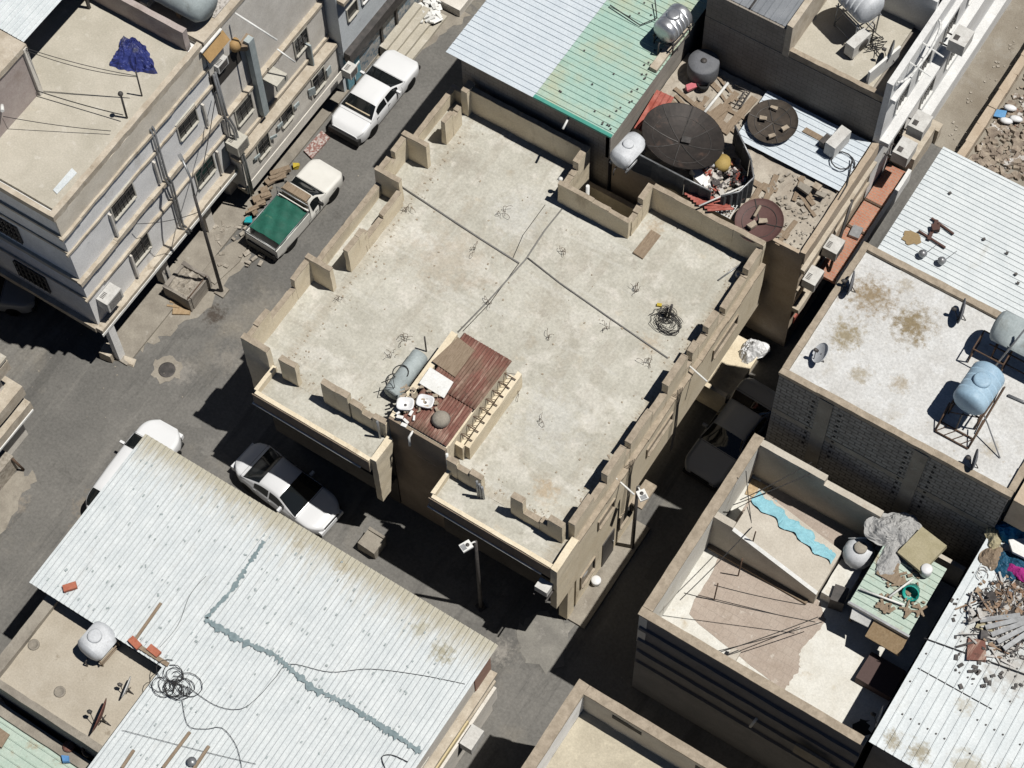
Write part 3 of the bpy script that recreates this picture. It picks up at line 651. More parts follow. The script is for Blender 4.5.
# rooms on its roof
rm = thing('roof_room', 'pale pink rendered room standing on the white house roof beside the metal canopy', 'room', (-40, 22.9, 10.75))
b = MB(); b.box(-46, -38.1, 22.75, 26.35, 10.75, 13.35); b.build('wall', 'pink_render', rm)
b = MB(); b.box(-46, -38.02, 22.7, 26.45, 13.35, 13.6, .015); b.build('roof_slab', 'ledge_stone', rm)
b = MB(); b.box(-38.12, -37.98, 26.25, 26.42, 10.75, 13.5); b.build('corner_trim', 'grey_render', rm)
b = MB(); b.tube([(-38.0, 24.6, 12.2), (-37.8, 24.4, 12.25)], .07, 8); b.build('spout', 'white_paint', rm)
cn = thing('metal_canopy', 'white ribbed metal canopy roof over the back of the white house roof terrace', 'canopy', (-42, 30, 10.75))
b = MB(); b.corr((-50, 26.6, 13.7), (0, 8, 0), (11.7, 0, -.35), .2, .03, 'trap', .01, 0, 8); b.build('roof_sheet', 'white_metal', cn)
for y in (26.9, 30.2):
    b = MB(); b.box(-38.95, -38.85, y, y + .1, 10.75, 13.3); b.build('post', 'dark_metal', cn)
b = MB(); b.box(-46, -45.8, 26.5, 34, 10.75, 13.4); b.build('back_wall', 'grey_render', cn)
pw_ = MB(); pw_.box(-47, FX - .3, 30.6, 30.85, 10.75, 11.85, .02); tag(solo('parapet_wall', pw_, 'pink_render', 'brownish pink parapet wall between the white house roof and the cylinder tank', 'wall'))
pw_ = MB(); pw_.box(-47, FX - .3, 30.57, 30.88, 11.85, 11.95, .02); 
o = pw_.build('coping', 'ledge_stone'); o.parent = bpy.data.objects['parapet_wall']; o.location = -bpy.data.objects['parapet_wall'].location
from mathutils import noise as mnoise
# blue tarpaulin heap
def heap(name, u0, v0, z, rx, ry, h, mt, label, cat, seed, skew=(0, 0), outline=None):
    """crumpled cloth: a low mound with sharp radial folds."""
    rnd = random.Random(seed); c = at(u0, v0, z); m = MB(); N_ = 72; K = 20; rings = []
    ph = [rnd.uniform(0, 6.3) for _ in range(12)]; fr = [rnd.choice((5, 7, 9, 11, 13)) for _ in range(6)]
    def reach(a):
        d = Vector((math.cos(a), math.sin(a))); best = 1.0
        P = [Vector(tuple(at(*p, z) - c)[:2]) for p in outline]
        for p, q in zip(P, P[1:] + P[:1]):
            e = q - p; den = d.x * e.y - d.y * e.x
            if abs(den) < 1e-9: continue
            s_ = (p.x * e.y - p.y * e.x) / den; w_ = (p.x * d.y - p.y * d.x) / den
            if s_ > 0 and 0 <= w_ <= 1: best = s_
        return best
    for i in range(K + 1):
        t = i / K; row = []
        for k in range(N_):
            a = 2 * math.pi * k / N_
            r = (1 - t) * (1 + .22 * math.sin(2 * a + ph[0]) + .15 * math.sin(3 * a + ph[1]) + .07 * abs(math.sin(fr[0] * a / 2 + ph[2])))
            if outline: r = (1 - t) * reach(a) * (1 + .05 * math.sin(fr[0] * a + ph[2]))
            q = Vector((rx * r * math.cos(a) * 1.3 + seed, ry * r * math.sin(a) * 1.3, seed * .7))
            f = 2.0 - 2.2 * abs(mnoise.noise(q * 1.6)) - 1.5 * abs(mnoise.noise(q * 3.7)) - .8 * abs(mnoise.noise(q * 8))
            zz = h * (t ** .75) * (1 + .25 * math.sin(2 * a + ph[6]) * (1 - t)) + h * .30 * (f - 1.0) * (1 if 0 < i else 0) * (1 - t * .6) + rnd.uniform(-.02, .02) * h
            row.append((c.x + rx * r * math.cos(a) + skew[0] * t, c.y + ry * r * math.sin(a) + skew[1] * t, z + max(.01, zz)))
        rings.append(row)
    m.add([p for r in rings for p in r], [(i * N_ + k, i * N_ + (k + 1) % N_, (i + 1) * N_ + (k + 1) % N_, (i + 1) * N_ + k) for i in range(K) for k in range(N_)] + [tuple(K * N_ + k for k in range(N_))])
    return solo(name, m, mt, label, cat)
heap('blue_tarpaulin', 133, 60, 10.75, 1, 1, .7, 'blue_tarp', 'crumpled dark blue tarpaulin heaped on the pale roof by the pink parapet', 'tarpaulin', 6, (-.15, .35), [(109, 66), (117, 52), (122, 40), (133, 39), (146, 47), (152, 60), (158, 74), (134, 72), (122, 70)])
def post(u, v, h, r, label, z, mt='dark_metal', ball=0.0, name='thin_post'):
    p = at(u, v, z); m = MB(); m.tube([p, p + Vector((.04, .02, h))], r, 7)
    if ball: m.lathe([(0, -ball), (ball * .8, -ball * .6), (ball, 0), (ball * .8, ball * .6), (0, ball)], 10, Matrix.Translation(p + Vector((.04, .02, h))))
    return solo(name, m, mt, label, 'post', 'posts on the white house roof')
post(142, 96, 1.5, .03, 'thin bare post on the white house roof nearest the blue tarpaulin', 10.75)
post(127, 118, 1.5, .04, 'dark post with a round knob on top by the white house roof edge', 10.75, 'dark_metal', .1)
def wire(a, b_, sag, label, r=.014, name='overhead_wire', grp='wires over the white house roof', mt='cable'):
    m = MB(); m.tube(sagline(a, b_, sag), r, 5); return solo(name, m, mt, label, 'wire', grp)
wire((-38.05, 26.35, 13.5), tuple(at(137, 76, 12.25)), .15, 'upper wire from the pink roof room to the bare post')
wire((-38.05, 26.3, 13.45), tuple(at(138, 77, 12.2)), .3, 'sagging wire just below the upper wire to the bare post')
wire((-38.05, 26.2, 11.1), tuple(at(123, 115, 11.2)), .08, 'wire from the foot of the pink roof room to the knobbed post', .02)
wire((-38.05, 24.5, 11.6), tuple(at(111, 131, 11.0)), .1, 'lowest wire from the pink roof room to the roof edge')
m = MB(); m.sheet(at(92, 176, 10.78), at(50, 190, 10.78) - at(92, 176, 10.78) + Vector((-.3, -.9, 0)), Vector((.35, 0, 0)), 2, 2, None, .02)
m = MB(); q = [at(*p, 10.78) for p in ((72, 168), (77, 173), (57, 194), (53, 190))]; m.prism([(p.x, p.y) for p in q], 10.75, 10.79); solo('pale_sheet', m, 'white_metal', 'pale blue metal strip lying along the white house roof edge', 'sheet')

# ---- second house
l2 = thing('balcony_house', 'shabby grey beige house with window ledges, shutters and an overhanging first floor behind the pickup', 'house', (-40, 34.4, 0))
F2, F2M, F2L = -34.35, -34.2, -33.9
b = MB(); b.box(-60, F2, 31.1, 37.7, 6.1, 10.7); b.box(-60, F2M, 31.1, 37.7, 3.55, 6.1); b.box(-60, F2L, 31.1, 37.7, 1.4, 3.55); b.box(-60, -34.9, 31.1, 37.7, 0, 1.4); b.build('wall', 'grey_render', l2)
b = MB(); b.box(-60, F2 + .05, 31.12, 37.7, 10.7, 10.95, .02); b.build('roof_slab', 'ledge_stone', l2)
b = MB(); b.box(-37.2, -34.6, 32.2, 37.6, 10.95, 11.0); b.box(-37.2, -36.9, 31.2, 37.6, 10.95, 11.3); b.build('roof_screed', 'pebble_roof', l2)
for z0, z1, xx, y0 in ((6.0, 6.2, F2 + .22, 31.2), (3.45, 3.65, F2L + .12, 31.0), (3.95, 4.06, F2M + .1, 31.0), (1.3, 1.5, F2L + .12, 31.0)):
    b = MB(); b.box(xx - .5, xx, y0, 37.65, z0, z1, .015); b.build('ledge', 'ledge_stone', l2)
b = MB(); b.box(F2L + .12, F2L + .16, 31.0, 37.65, 1.3, 1.85); b.build('fascia', 'grey_render', l2)
p0, p1 = atx(249, 46, F2 + .2), atx(266, 114, F2M + .2); b = MB(); b.box(F2M, F2M + .25, p1.y - .16, p1.y + .16, p1.z, 9.0); b.build('grey_column', 'galvanised', l2)
def opn(par, xw, y0, y1, z0, z1, **k): return opening(par, xw, y0, y1, z0, z1, **k)
pxopen(l2, F2M, (236, 118), (251, 101), bars=3, fm='beige_metal'); pxopen(l2, F2M, (295, 52), (306, 31), bars=3, fm='beige_metal')
for lo, hi in (((258, 153), (268, 138)), ((282, 136), (292, 112)), ((281, 122), (291, 106)), ((313, 90), (323, 70))):
    if lo[0] == 282: continue
    o = pxopen(l2, F2L, lo, hi, bars=2, fm='beige_metal'); a, c = atx(*lo, F2L), atx(*hi, F2L)
    for y in (a.y - .2, c.y + .2):
        b = MB(); b.obox((F2L + .12, y, (a.z + c.z) / 2), (.05, .3, abs(c.z - a.z)), random.uniform(-.5, .5)); b.build('shutter', 'galvanised', l2)
p0 = atx(308, 60, F2M); b = MB(); b.box(F2M, F2M + .25, p0.y, p0.y + .07, p0.z - .5, p0.z + 1.1); b.build('sun_fin', 'galvanised', l2)
p0, p1 = atx(207, 68, F2), atx(238, 44, F2)
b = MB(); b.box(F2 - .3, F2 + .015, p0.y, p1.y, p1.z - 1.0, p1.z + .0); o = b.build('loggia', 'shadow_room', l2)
q0, q1 = atx(206, 58, F2 + .2), atx(226, 34, F2 + .2); mid = (q0 + q1) / 2
b = MB(); b.obox((F2 + .15, mid.y, mid.z), (.06, q1.y - q0.y, .6), 0, 0, R(-35)); b.build('hinged_flap', 'tan_metal', o)
b = MB(); b.obox((F2 + .12, mid.y - .1, mid.z + .38), (.1, q1.y - q0.y, .06), 0); b.build('flap_edge', 'white_paint', o)
q = atx(235, 45, F2 + .1); b = MB(); b.lathe([(.2, -.2), (.24, 0), (.18, .25), (0, .27)], 12, Matrix.Translation(q)); b.build('clay_pot', 'tan_metal', o)
q = atx(246, 42, F2 + .1); b = MB(); b.obox(q, (.4, .6, .4), .3, .2, .1, .08); b.build('sack', 'old_wood', o)
b = MB(); b.tube([at(235, 13, 11.1), at(277, 40, 10.0)], .04, 6); b.build('white_pole', 'white_paint', l2)
b = MB(); b.tube([at(277, 49, 7.6), at(295, 62, 7.0)], .035, 6); b.build('white_pole', 'white_paint', l2)
for dy in (0, .12):
    b = MB(); b.tube([(F2 + .12, 31.15 + dy, 9.0), (F2 + .15, 31.18 + dy, 6.3), (F2 + .4, 31.2 + dy, 5.5), (F2L + .2, 31.1 + dy, 3.4), (F2L + .25, 31.05 + dy, 1.2)], .045, 7); b.build('downpipe', 'grey_metal', l2)
for dy in (0, .13):
    b = MB(); b.tube([(FX - .3, 27.7 + dy, 10.0), (FX + .12, 27.62 + dy, 9.7), (FX + .14, 27.55 + dy, 6.6), (FX + .26, 27.6 + dy, 6.2), (FX + .16, 27.65 + dy, 4.9), (FX + .16, 27.6 + dy, 3.1), (FX + .42, 27.7 + dy, 2.7)], .045, 7); b.build('downpipe', 'grey_metal', lb)
q = atx(276, 78, F2M + .4); b = MB(); b.box(F2M, F2M + .7, q.y - .35, q.y + .35, q.z, q.z + .08); b.box(F2M + .62, F2M + .7, q.y - .35, q.y + .35, q.z - .3, q.z); o = b.build('window_canopy', 'beige_metal', l2)
aircon(231, 140, F2M, 'large boxy air conditioner under the upper ledge of the balcony house', (.6, .7, .6), mt='beige_metal')
aircon(217, 62, F2 - .1, 'weathered air conditioner inside the open loggia of the balcony house', (.3, .6, .4))
aircon(345, 68, -33.2, 'small white air conditioner above the teal door of the pale blue house', (.45, .5, .45))
m = MB(); mm = Matrix.Translation((-39.5, 32.0, 11.9)) @ Matrix.Rotation(R(90), 4, 'Y')
m.lathe([(0, 0), (.55, .05), (.72, .25), (.72, 4.7), (.55, 4.95), (0, 5.0)], 28, mm)
lt = thing('cylinder_tank', 'long pale blue grey cylinder tank lying on a dark roof beyond the pink parapet', 'tank', (-37, 32, 11))
m.build('tank_body', 'galvanised', lt); m = MB(); m.box(-38.8, -38.6, 31.5, 32.5, 11, 11.4); m.box(-35.8, -35.6, 31.5, 32.5, 11, 11.4); m.build('cradle', 'old_wood', lt)
m = MB(); m.tube([(-36.6, 31.7, 12.63), (-36.0, 31.55, 12.5)], .03, 5); m.build('handle', 'dark_metal', lt)

# ---- third house
l3 = thing('pale_blue_house', 'pale blue rendered house with a dark fascia over a tiled ground floor by the steps', 'house', (-40, 44, 0))
F3 = -33.6
b = MB(); b.box(-60, F3, 37.75, 60, 2.9, 11); b.box(-60, F3 - .25, 37.75, 60, 0, 2.9); b.build('wall', 'blue_render', l3)
b = MB(); b.box(F3, F3 + .3, 37.78, 60, 2.45, 3.05); b.build('fascia', 'dark_metal', l3)
b = MB(); b.box(F3 - .25, F3 - .18, 38.9, 60, .05, 2.4); b.build('tiled_front', 'tile_mural', l3)
b = MB(); b.box(F3 - .25, F3 - .14, 37.95, 38.85, .1, 2.2); o = b.build('door', 'teal_door', l3)
b = MB(); b.box(F3 - .14, F3 - .10, 38.0, 38.8, 1.1, 1.2); b.box(F3 - .14, F3 - .10, 38.36, 38.42, .2, 2.1); b.build('door_bar', 'white_paint', o)
opn(l3, F3, 38.3, 38.95, 4.6, 5.3, fm='beige_metal'); opn(l3, F3, 39.3, 40.4, 4.6, 6.2, bars=6, fm='white_paint'); opn(l3, F3, 42.2, 43.2, 4.6, 6.2, bars=6, fm='white_paint')
b = MB()
for y in (40.4, 41.5): b.box(F3 - .2, F3 - .08, y, y + .12, .05, 2.4)
b.build('door_jamb', 'dark_metal', l3)
b = MB(); b.box(F3, F3 + .35, 37.8, 38.9, 6.3, 6.5); b.build('balcony_slab', 'ledge_stone', l3)
# steps
st = thing('stone_steps', 'worn pale stone steps descending from the pale blue house to the street', 'steps', (-33, 41.6, 0))
for k in range(4):
    b = MB(); x = F3 - .1 + k * .34; b.box(x, x + .345, 40.2 + .1 * k, 42.9 + .12 * k, 0, .62 - .15 * k, .015); b.build('step', 'pale_roof', st)
m = MB(); rnd = random.Random(8)
for k in range(45):
    p = at(rnd.uniform(418, 440), rnd.uniform(2, 24), .2); m.obox(p + Vector((0, 0, rnd.uniform(0, .25))), (rnd.uniform(.1, .45), rnd.uniform(.1, .3), .08), rnd.uniform(0, 3), rnd.uniform(-.4, .4), rnd.uniform(-.4, .4))
solo('plaster_rubble', m, 'white_paint', 'heap of broken white plaster tipped over the end of the steps', 'rubble', None, 'stuff')
m = MB(); m.box(-33.6, -31.9, 43.6, 46, 0, .5, .02); solo('low_platform', m, 'grey_render', 'low concrete platform beyond the plaster heap at the top edge of the street', 'platform')

# ---- street furniture on the left
pb = thing('planter_box', 'rough concrete box filled with rubble under the white house', 'planter', (-33.7, 26.7, 0))
b = MB(); b.box(-34.35, -33.05, 25.9, 26.05, 0, .85, .03); b.box(-34.35, -33.05, 27.15, 27.3, 0, .85, .03); b.box(-33.2, -33.05, 26.05, 27.15, 0, .85, .03); b.box(-34.35, -34.2, 26.05, 27.15, 0, .8, .03); b.build('box_wall', 'block_wall', pb)
b = MB(); b.sheet((-34.2, 26.05, .7), (1.0, 0, 0), (0, 1.1, 0), 10, 10, lambda a, c_: (0, 0, random.uniform(-.06, .08)), 0, False); b.build('rubble_fill', 'rubble', pb)
b = MB(); b.tube([(-33.13, 25.95, .9), (-33.13, 27.2, .9)], .03, 6); b.build('iron_rail', 'rebar', pb)
m = MB(); p = at(182, 310, 0); m.obox(p + Vector((0, 0, .06)), (.7, .5, .1), .5, j=.03); m.obox(p + Vector((-.35, -.1, .12)), (.5, .08, .05), .4); m.obox(p + Vector((-.35, .1, .12)), (.5, .08, .05), .4)
solo('broken_pallet', m, 'wood', 'broken wooden pallet bits beside the rubble filled concrete box', 'pallet')
m = MB(); p = at(110, 356, 0); m.obox(p + Vector((0, 0, .28)), (.5, .5, .55), .1, j=.03); solo('concrete_cube', m, 'ledge_stone', 'pale concrete cube standing at the foot of the corner pier', 'block')
m = MB(); p = at(127, 361, 0); m.obox(p + Vector((0, 0, .06)), (.7, .3, .1), .2, j=.04); solo('stone_slab', m, 'ledge_stone', 'flat pale stone slab lying just right of the concrete cube', 'stone')
up = thing('street_lamp', 'tall grey steel lamp pole with a short bent arm in front of the white house', 'street lamp', (at(222, 292, 0).x, at(222, 292, 0).y, 0), 0, 'street lamps')
f0 = at(222, 292, 0); m = MB(); m.tube([f0, f0 + Vector((0, 0, 4)), f0 + Vector((0, 0, 7.3))], [.075, .065, .055], 10); m.build('pole', 'dark_metal', up)
m = MB(); top = f0 + Vector((0, 0, 7.3)); m.tube([top, top + Vector((-.05, .1, 1.0)), top + Vector((-.45, .3, 1.6))], .045, 8); m.build('arm', 'grey_metal', up)
m = MB(); m.obox(top + Vector((-.55, .35, 1.6)), (.3, .14, .08), R(150)); m.build('lamp_head', 'grey_metal', up)
m = MB(); m.box(f0.x - .22, f0.x + .22, f0.y - .22, f0.y + .22, 0, .1); m.build('foot_plate', 'dust_concrete', up)
wire(top + Vector((0, 0, -.3)), (FX + .3, 31.0, 8.3), .2, 'wire from the tall lamp pole to the balcony house', .018, grp='street wires')
wire(top + Vector((0, 0, -1.2)), (FX + .3, 25.5, 6.4), .2, 'wire from the tall lamp pole to the middle ledge of the white house', .014, grp='street wires')
def slab(name, pts, z, h, mt, label, cat, grp=None):
    m = MB(); m.prism([tuple(at(*p, z))[:2] for p in pts], z, z + h); return solo(name, m, mt, label, cat, grp)
slab('rubble_slab', [(230, 245), (255, 232), (240, 262), (215, 285), (198, 272)], 0, .07, 'dust_concrete', 'cracked concrete slab around the pickup tail and the lamp pole foot', 'slab')
m = MB(); rnd = random.Random(21)
for k in range(28):
    p = at(rnd.uniform(214, 262), rnd.uniform(222, 268), .1)
    m.obox(p, (rnd.uniform(.05, .3), rnd.uniform(.05, .18), .07), rnd.uniform(0, 3), rnd.uniform(-.3, .3))
solo('stone_rubble', m, 'rubble', 'loose stone rubble strewn between the lamp pole and the pickup', 'rubble', None, 'stuff')
slab('brick_heap', [(304, 152), (322, 132), (330, 139), (312, 160)], 0, .12, 'red_rubble', 'bed of broken reddish brick behind the white saloon', 'rubble')
m = MB(); p = at(296, 166, .12); m.obox(p, (.24, .2, .2), .6, j=.05); solo('yellow_jug', m, 'yellow_paint', 'yellow plastic container beside the white pickup bonnet', 'container')
m = MB(); p = at(248, 220, .3)
m.obox(p, (.3, .24, .12), .7, .2, j=.07); solo('teal_bag', m, mat('teal_plastic', (.02, .33, .36), rough=.5), 'bright teal plastic sack at the tail of the pickup', 'sack')
m = MB()
for k in range(14):
    u, v = 252 + k * 2.2 + random.uniform(-3, 3), 212 - k * 3.1 + random.uniform(-3, 3); p = at(u, v, .3)
    m.obox(p, (random.uniform(.1, .9), random.uniform(.06, .3), random.uniform(.05, .25)), R(55) + random.uniform(-.3, .3), random.uniform(-.3, .3), random.uniform(-.3, .3))
solo('scrap_pile', m, 'old_wood', 'pile of scrap boards stacked along the wall beside the green covered pickup', 'scrap', None, 'stuff')

mhc = thing('manhole', 'round manhole cover in a pale cracked concrete ring in the left street', 'manhole', tuple(at(167, 370, 0)))
p = at(167, 370, 0); b = MB(); b.prism([tuple(q)[:2] for q in blob([p + Vector((.62 * math.cos(a), .62 * math.sin(a), 0)) for a in range(6)], 4, .07, 0)], .001, .012); b.build('ring', 'dust_concrete', mhc)
b = MB(); b.lathe([(.34, .012), (.34, .02), (.30, .024), (0, .024)], 20, Matrix.Translation(p)); b.build('cover', 'dark_metal', mhc)
# ---- small house at the left edge
sm = thing('ledge_house', 'beige house corner with three stacked overhanging ledges at the left edge', 'house', (-40, 14, 0))
b = MB(); b.box(-60, -35.2, 2, 18.2, 0, 6.2); b.build('wall', 'grey_render', sm)
for z0, z1, x1, y1 in ((2.35, 2.9, -34.55, 18.55), (3.35, 4.0, -34.65, 18.6), (5.4, 6.0, -34.75, 18.6)):
    b = MB(); b.box(-60, x1, 2, y1, z0, z1, .01); b.build('ledge', 'ledge_stone', sm)
b = MB(); b.box(-34.56, -34.5, 2, 18.5, 2.32, 2.42); b.build('white_edge', 'white_paint', sm)
b = MB(); b.box(-60, -34.7, 2, 18.6, 6.2, 6.35); b.build('roof_slab', 'pale_roof', sm)
b = MB(); b.box(-35.2, -34.6, 10, 16.9, 0, 1.0, .03); b.build('plinth', 'rubble', sm)
b = MB(); b.tube([(-34.55, 16.8, 1.05), (-34.35, 16.9, .1)], .05, 6); b.build('bent_pipe', 'rebar', sm)
# ================================================================ behind the tan house
mat('green_metal', (.32, .485, .42), (.38, .53, .455), scale=1.5, detail=8, rough=.6, spec=.35,
    spots=[((.46, .45, .30), .4, .48, .66, .7), ((.12, .30, .25), 1.3, .62, .74, .5), ((.25, .17, .08), 1.6, .69, .74, .8)])
mat('green_flash', (.05, .27, .21), (.08, .32, .26), scale=2, rough=.6)
mat('blue_white_metal', (.60, .655, .70), (.55, .61, .66), scale=1.5, detail=8, rough=.5, spec=.4, spots=[((.45, .44, .40), 1.0, .66, .78, .5)])
mat('slate_metal', (.20, .215, .235), (.26, .275, .295), scale=1.2, rough=.6, metal=.2, spots=[((.4, .4, .4), .8, .62, .75, .5)])
mat('dish_mesh', (.032, .028, .026), (.05, .042, .038), scale=2.5, rough=.6, metal=.2, spots=[((.14, .09, .07), 1.4, .6, .7, .5)])
mat('dish_brown', (.105, .055, .05), (.13, .07, .062), scale=2, rough=.6)
mat('dish_old', (.075, .06, .048), (.045, .037, .03), scale=3, rough=.8, spots=[((.22, .18, .13), 2.5, .6, .7, .6)])
mat('silver', (.55, .56, .57), (.42, .43, .45), scale=2, rough=.35, metal=.75)
mat('tank_pale', (.62, .64, .66), (.50, .52, .54), scale=2.5, rough=.55, spots=[((.32, .32, .32), 3, .6, .72, .5)])
mat('tank_blue', (.30, .44, .56), (.37, .51, .62), scale=2, rough=.5)
mat('tank_grey', (.16, .165, .18), (.12, .125, .135), scale=2, rough=.6)
mat('red_paint', (.30, .065, .045), (.42, .15, .12), scale=3, rough=.7)
mat('pink_plastic', (.55, .16, .18), rough=.5)
mat('red_brick', (.40, .17, .11), (.48, .24, .16), scale=3, detail=4, rough=.95, bump=.4, brick=(.24, .12, .012, (.33, .27, .22), 'z'))
mat('red_brick_y', (.36, .12, .075), (.44, .17, .11), scale=3, detail=4, rough=.95, bump=.4, brick=(.22, .09, .012, (.33, .27, .22), 'y'))
mat('yard_floor', (.48, .435, .365), (.34, .295, .24), scale=1.3, detail=9, rough=.95, bump=.6, bscale=14,
    spots=[((.50, .46, .39), 1.6, .55, .68, .7), ((.12, .1, .08), 2.4, .62, .7, .6)])
mat('tan_wall', (.43, .345, .255), (.50, .415, .32), scale=1.3, detail=8, rough=.95, bump=.4, bscale=24, spots=[((.56, .48, .36), 1.5, .58, .72, .6), ((.22, .16, .11), 2.2, .62, .72, .5)])
mat('screen_fabric', (.055, .06, .065), (.09, .095, .10), scale=3, rough=.85, bump=.3)
mat('white_wall', (.74, .74, .725), (.63, .63, .62), scale=1.2, detail=8, rough=.9, bump=.2, spots=[((.42, .39, .33), 1.4, .62, .74, .5), ((.32, .31, .29), 4, .66, .74, .5)])
mat('stain', (.30, .22, .12), rough=.95)

mt_ = thing('workshop_house', 'house with a white and green ribbed metal roof behind the tan house', 'house', (-24, 42, 0))
b = MB(); b.box(-27.1, -20.6, 36.95, 60, 0, 8.75); b.build('wall', 'block_wall', mt_)
b = MB(); b.box(-20.75, -20.55, 36.95, 43, 6.9, 8.8); b.build('side_wall', 'block_wall_y', mt_)
b = MB(); b.corr((-27.55, 36.62, 8.9), (3.84, 0, .0), (0, 23, .12), .25, .035, 'trap', .012, 0, 6); b.build('white_roof_sheet', 'blue_white_metal', mt_)
b = MB(); b.corr((-23.7, 36.62, 8.91), (3.35, 0, .0), (0, 23, .12), .25, .035, 'trap', .012, 0, 6); b.build('green_roof_sheet', 'green_metal', mt_)
b = MB(); b.box(-23.7, -20.36, 36.6, 36.74, 8.86, 8.96); b.build('eave_flashing', 'green_flash', mt_)
m = MB(); rnd = random.Random(2)
for k in range(46):
    x, y = rnd.uniform(-23.5, -20.45), rnd.uniform(36.8, 42.5)
    if rnd.random() < .5: x = rnd.uniform(-21, -20.45)
    m.obox((x, y, 8.96 + (y - 36.6) * .005), (.06, .06, .03), rnd.uniform(0, 1))
b = m.build('roof_bolt', 'dark_metal', mt_); b['kind'] = 'stuff'
b = MB(); b.tube([(-22.2, 36.7, 8.7), (-22.15, 36.2, 8.6)], .045, 7); b.build('drain_spout', 'white_paint', mt_)
b = MB(); b.box(-20.7, -20.38, 39.9, 42.6, 8.8, 9.1, .04); b.build('block_edge', 'ledge_stone', mt_)

def barrel(name, loc, ln, r, rz, mt, label, stand=0.0, lid=True, grp=None, ribs=True, tilt=0.0, sm='grey_metal'):
    """horizontal barrel tank on a welded stand; built at the origin, lying along local Y."""
    o = thing(name, label, 'tank', loc, rz, grp, False); o.rotation_euler = (0, tilt, rz)
    m = MB(); z = stand + r; mm = Matrix.Translation((0, -ln / 2, z)) @ Matrix.Rotation(R(-90), 4, 'X')
    prof = [(0, -.03), (r * .55, 0), (r * .85, .06), (r * .97, .14)]
    n = 5
    for i in range(n):
        y0 = .16 + (ln - .32) * i / n; y1 = .16 + (ln - .32) * (i + 1) / n
        prof += [(r * .975, y0), (r, y0 + .04), (r, y1 - .04), (r * .975, y1)] if ribs else [(r, y0), (r, y1)]
    prof += [(r * .97, ln - .14), (r * .85, ln - .06), (r * .55, ln), (0, ln + .03)]
    m.lathe(prof, 28, mm); m.build('tank_body', mt, o)
    if lid:
        m = MB(); m.lathe([(r * .5, z + r * .93), (r * .5, z + r * 1.04), (r * .44, z + r * 1.1), (r * .3, z + r * 1.12), (0, z + r * 1.12)], 18); m.build('lid', mt, o)
    if stand:
        m = MB(); w_ = r * .85; h = stand + r * .35
        for sx in (-1, 1):
            for sy in (-1, 1): m.tube([(sx * w_, sy * ln * .38, 0), (sx * w_, sy * ln * .38, h)], .03, 6)
            m.tube([(sx * w_, -ln * .45, stand), (sx * w_, ln * .45, stand)], .03, 6); m.tube([(sx * w_, -ln * .38, .12), (sx * w_, ln * .38, .12)], .025, 6)
        for sy in (-1, 1):
            m.tube([(-w_, sy * ln * .38, stand), (w_, sy * ln * .38, stand)], .03, 6); m.tube([(-w_, sy * ln * .38, .12), (w_, sy * ln * .38, stand)], .02, 6)
        m.build('stand', sm, o)
        m = MB(); m.tube([(0, -ln / 2 - .02, stand + .12), (0, -ln / 2 - .16, stand + .1), (0, -ln / 2 - .18, 0)], .03, 6); m.build('outlet_pipe', 'dark_metal', o)
    else:
        m = MB(); m.box(-r * .6, r * .6, -ln * .35, -ln * .25, -.02, r * .25); m.box(-r * .6, r * .6, ln * .25, ln * .35, -.02, r * .25); m.build('cradle', 'old_wood', o)
    return o
p = at(668, 38, 9.0); barrel('water_tank', (p.x + .15, p.y, 8.98), 1.35, .5, R(-6), 'silver', 'silver barrel tank on a stand at the right edge of the green metal roof', .55, True, 'water tanks', True, 0.0, 'dark_metal')
p = at(625, 158, 7.0); p = at(628, 150, 8.35); barrel('water_tank', (p.x, p.y, 7.72), 1.35, .42, R(-6), 'tank_pale', 'pale grey barrel tank with a round lid beside the big mesh dish', .2, True, 'water tanks', False)
m = MB(); q = at(600, 5, 9.1); m.tube([at(655, 0, 9.2), at(657, 18, 9.1), at(640, 25, 9.05), at(610, 5, 9.08)], .025, 5); solo('roof_hose', m, 'cable', 'dark hose bent across the far end of the green metal roof', 'hose')

# ---- the cluttered yard roof
yb = thing('yard_house', 'house with a cluttered open roof yard full of dishes and junk behind the tan house', 'house', (-16.4, 40, 0))
b = MB(); b.box(-20.5, -12.4, 37.05, 42.6, 0, 6.8); b.build('wall', 'tan_wall', yb)
b = MB(); b.sheet((-20.5, 37.0, 7.0), (8.1, 0, 0), (0, 5.6, 0), 40, 28, lambda a, c_: (0, 0, random.uniform(-.035, .035)), .2, False); b.build('roof_floor', 'yard_floor', yb)
b = MB(); b.box(-12.55, -12.3, 37.0, 42.6, 6.6, 7.3, .03); b.build('parapet_wall', 'tan_wall', yb)
b = MB(); b.box(-15.0, -12.4, 36.98, 37.15, 6.5, 7.12, .03); b.build('front_kerb', 'tan_wall', yb)
for z0, z1, ox in ((5.9, 6.15, .18), (3.0, 3.3, .3), (4.5, 4.62, .1)):
    b = MB(); b.box(-12.4, -12.4 + ox, 37.0, 42.6, z0, z1, .02); b.build('ledge', 'ledge_stone', yb)
b = MB(); b.box(-12.42, -12.33, 37.4, 42, 1.4, 1.9); b.build('red_band', 'red_paint', yb)
opening(yb, -12.4, 38.5, 39.5, 3.6, 4.4, bars=3, fm='beige_metal')

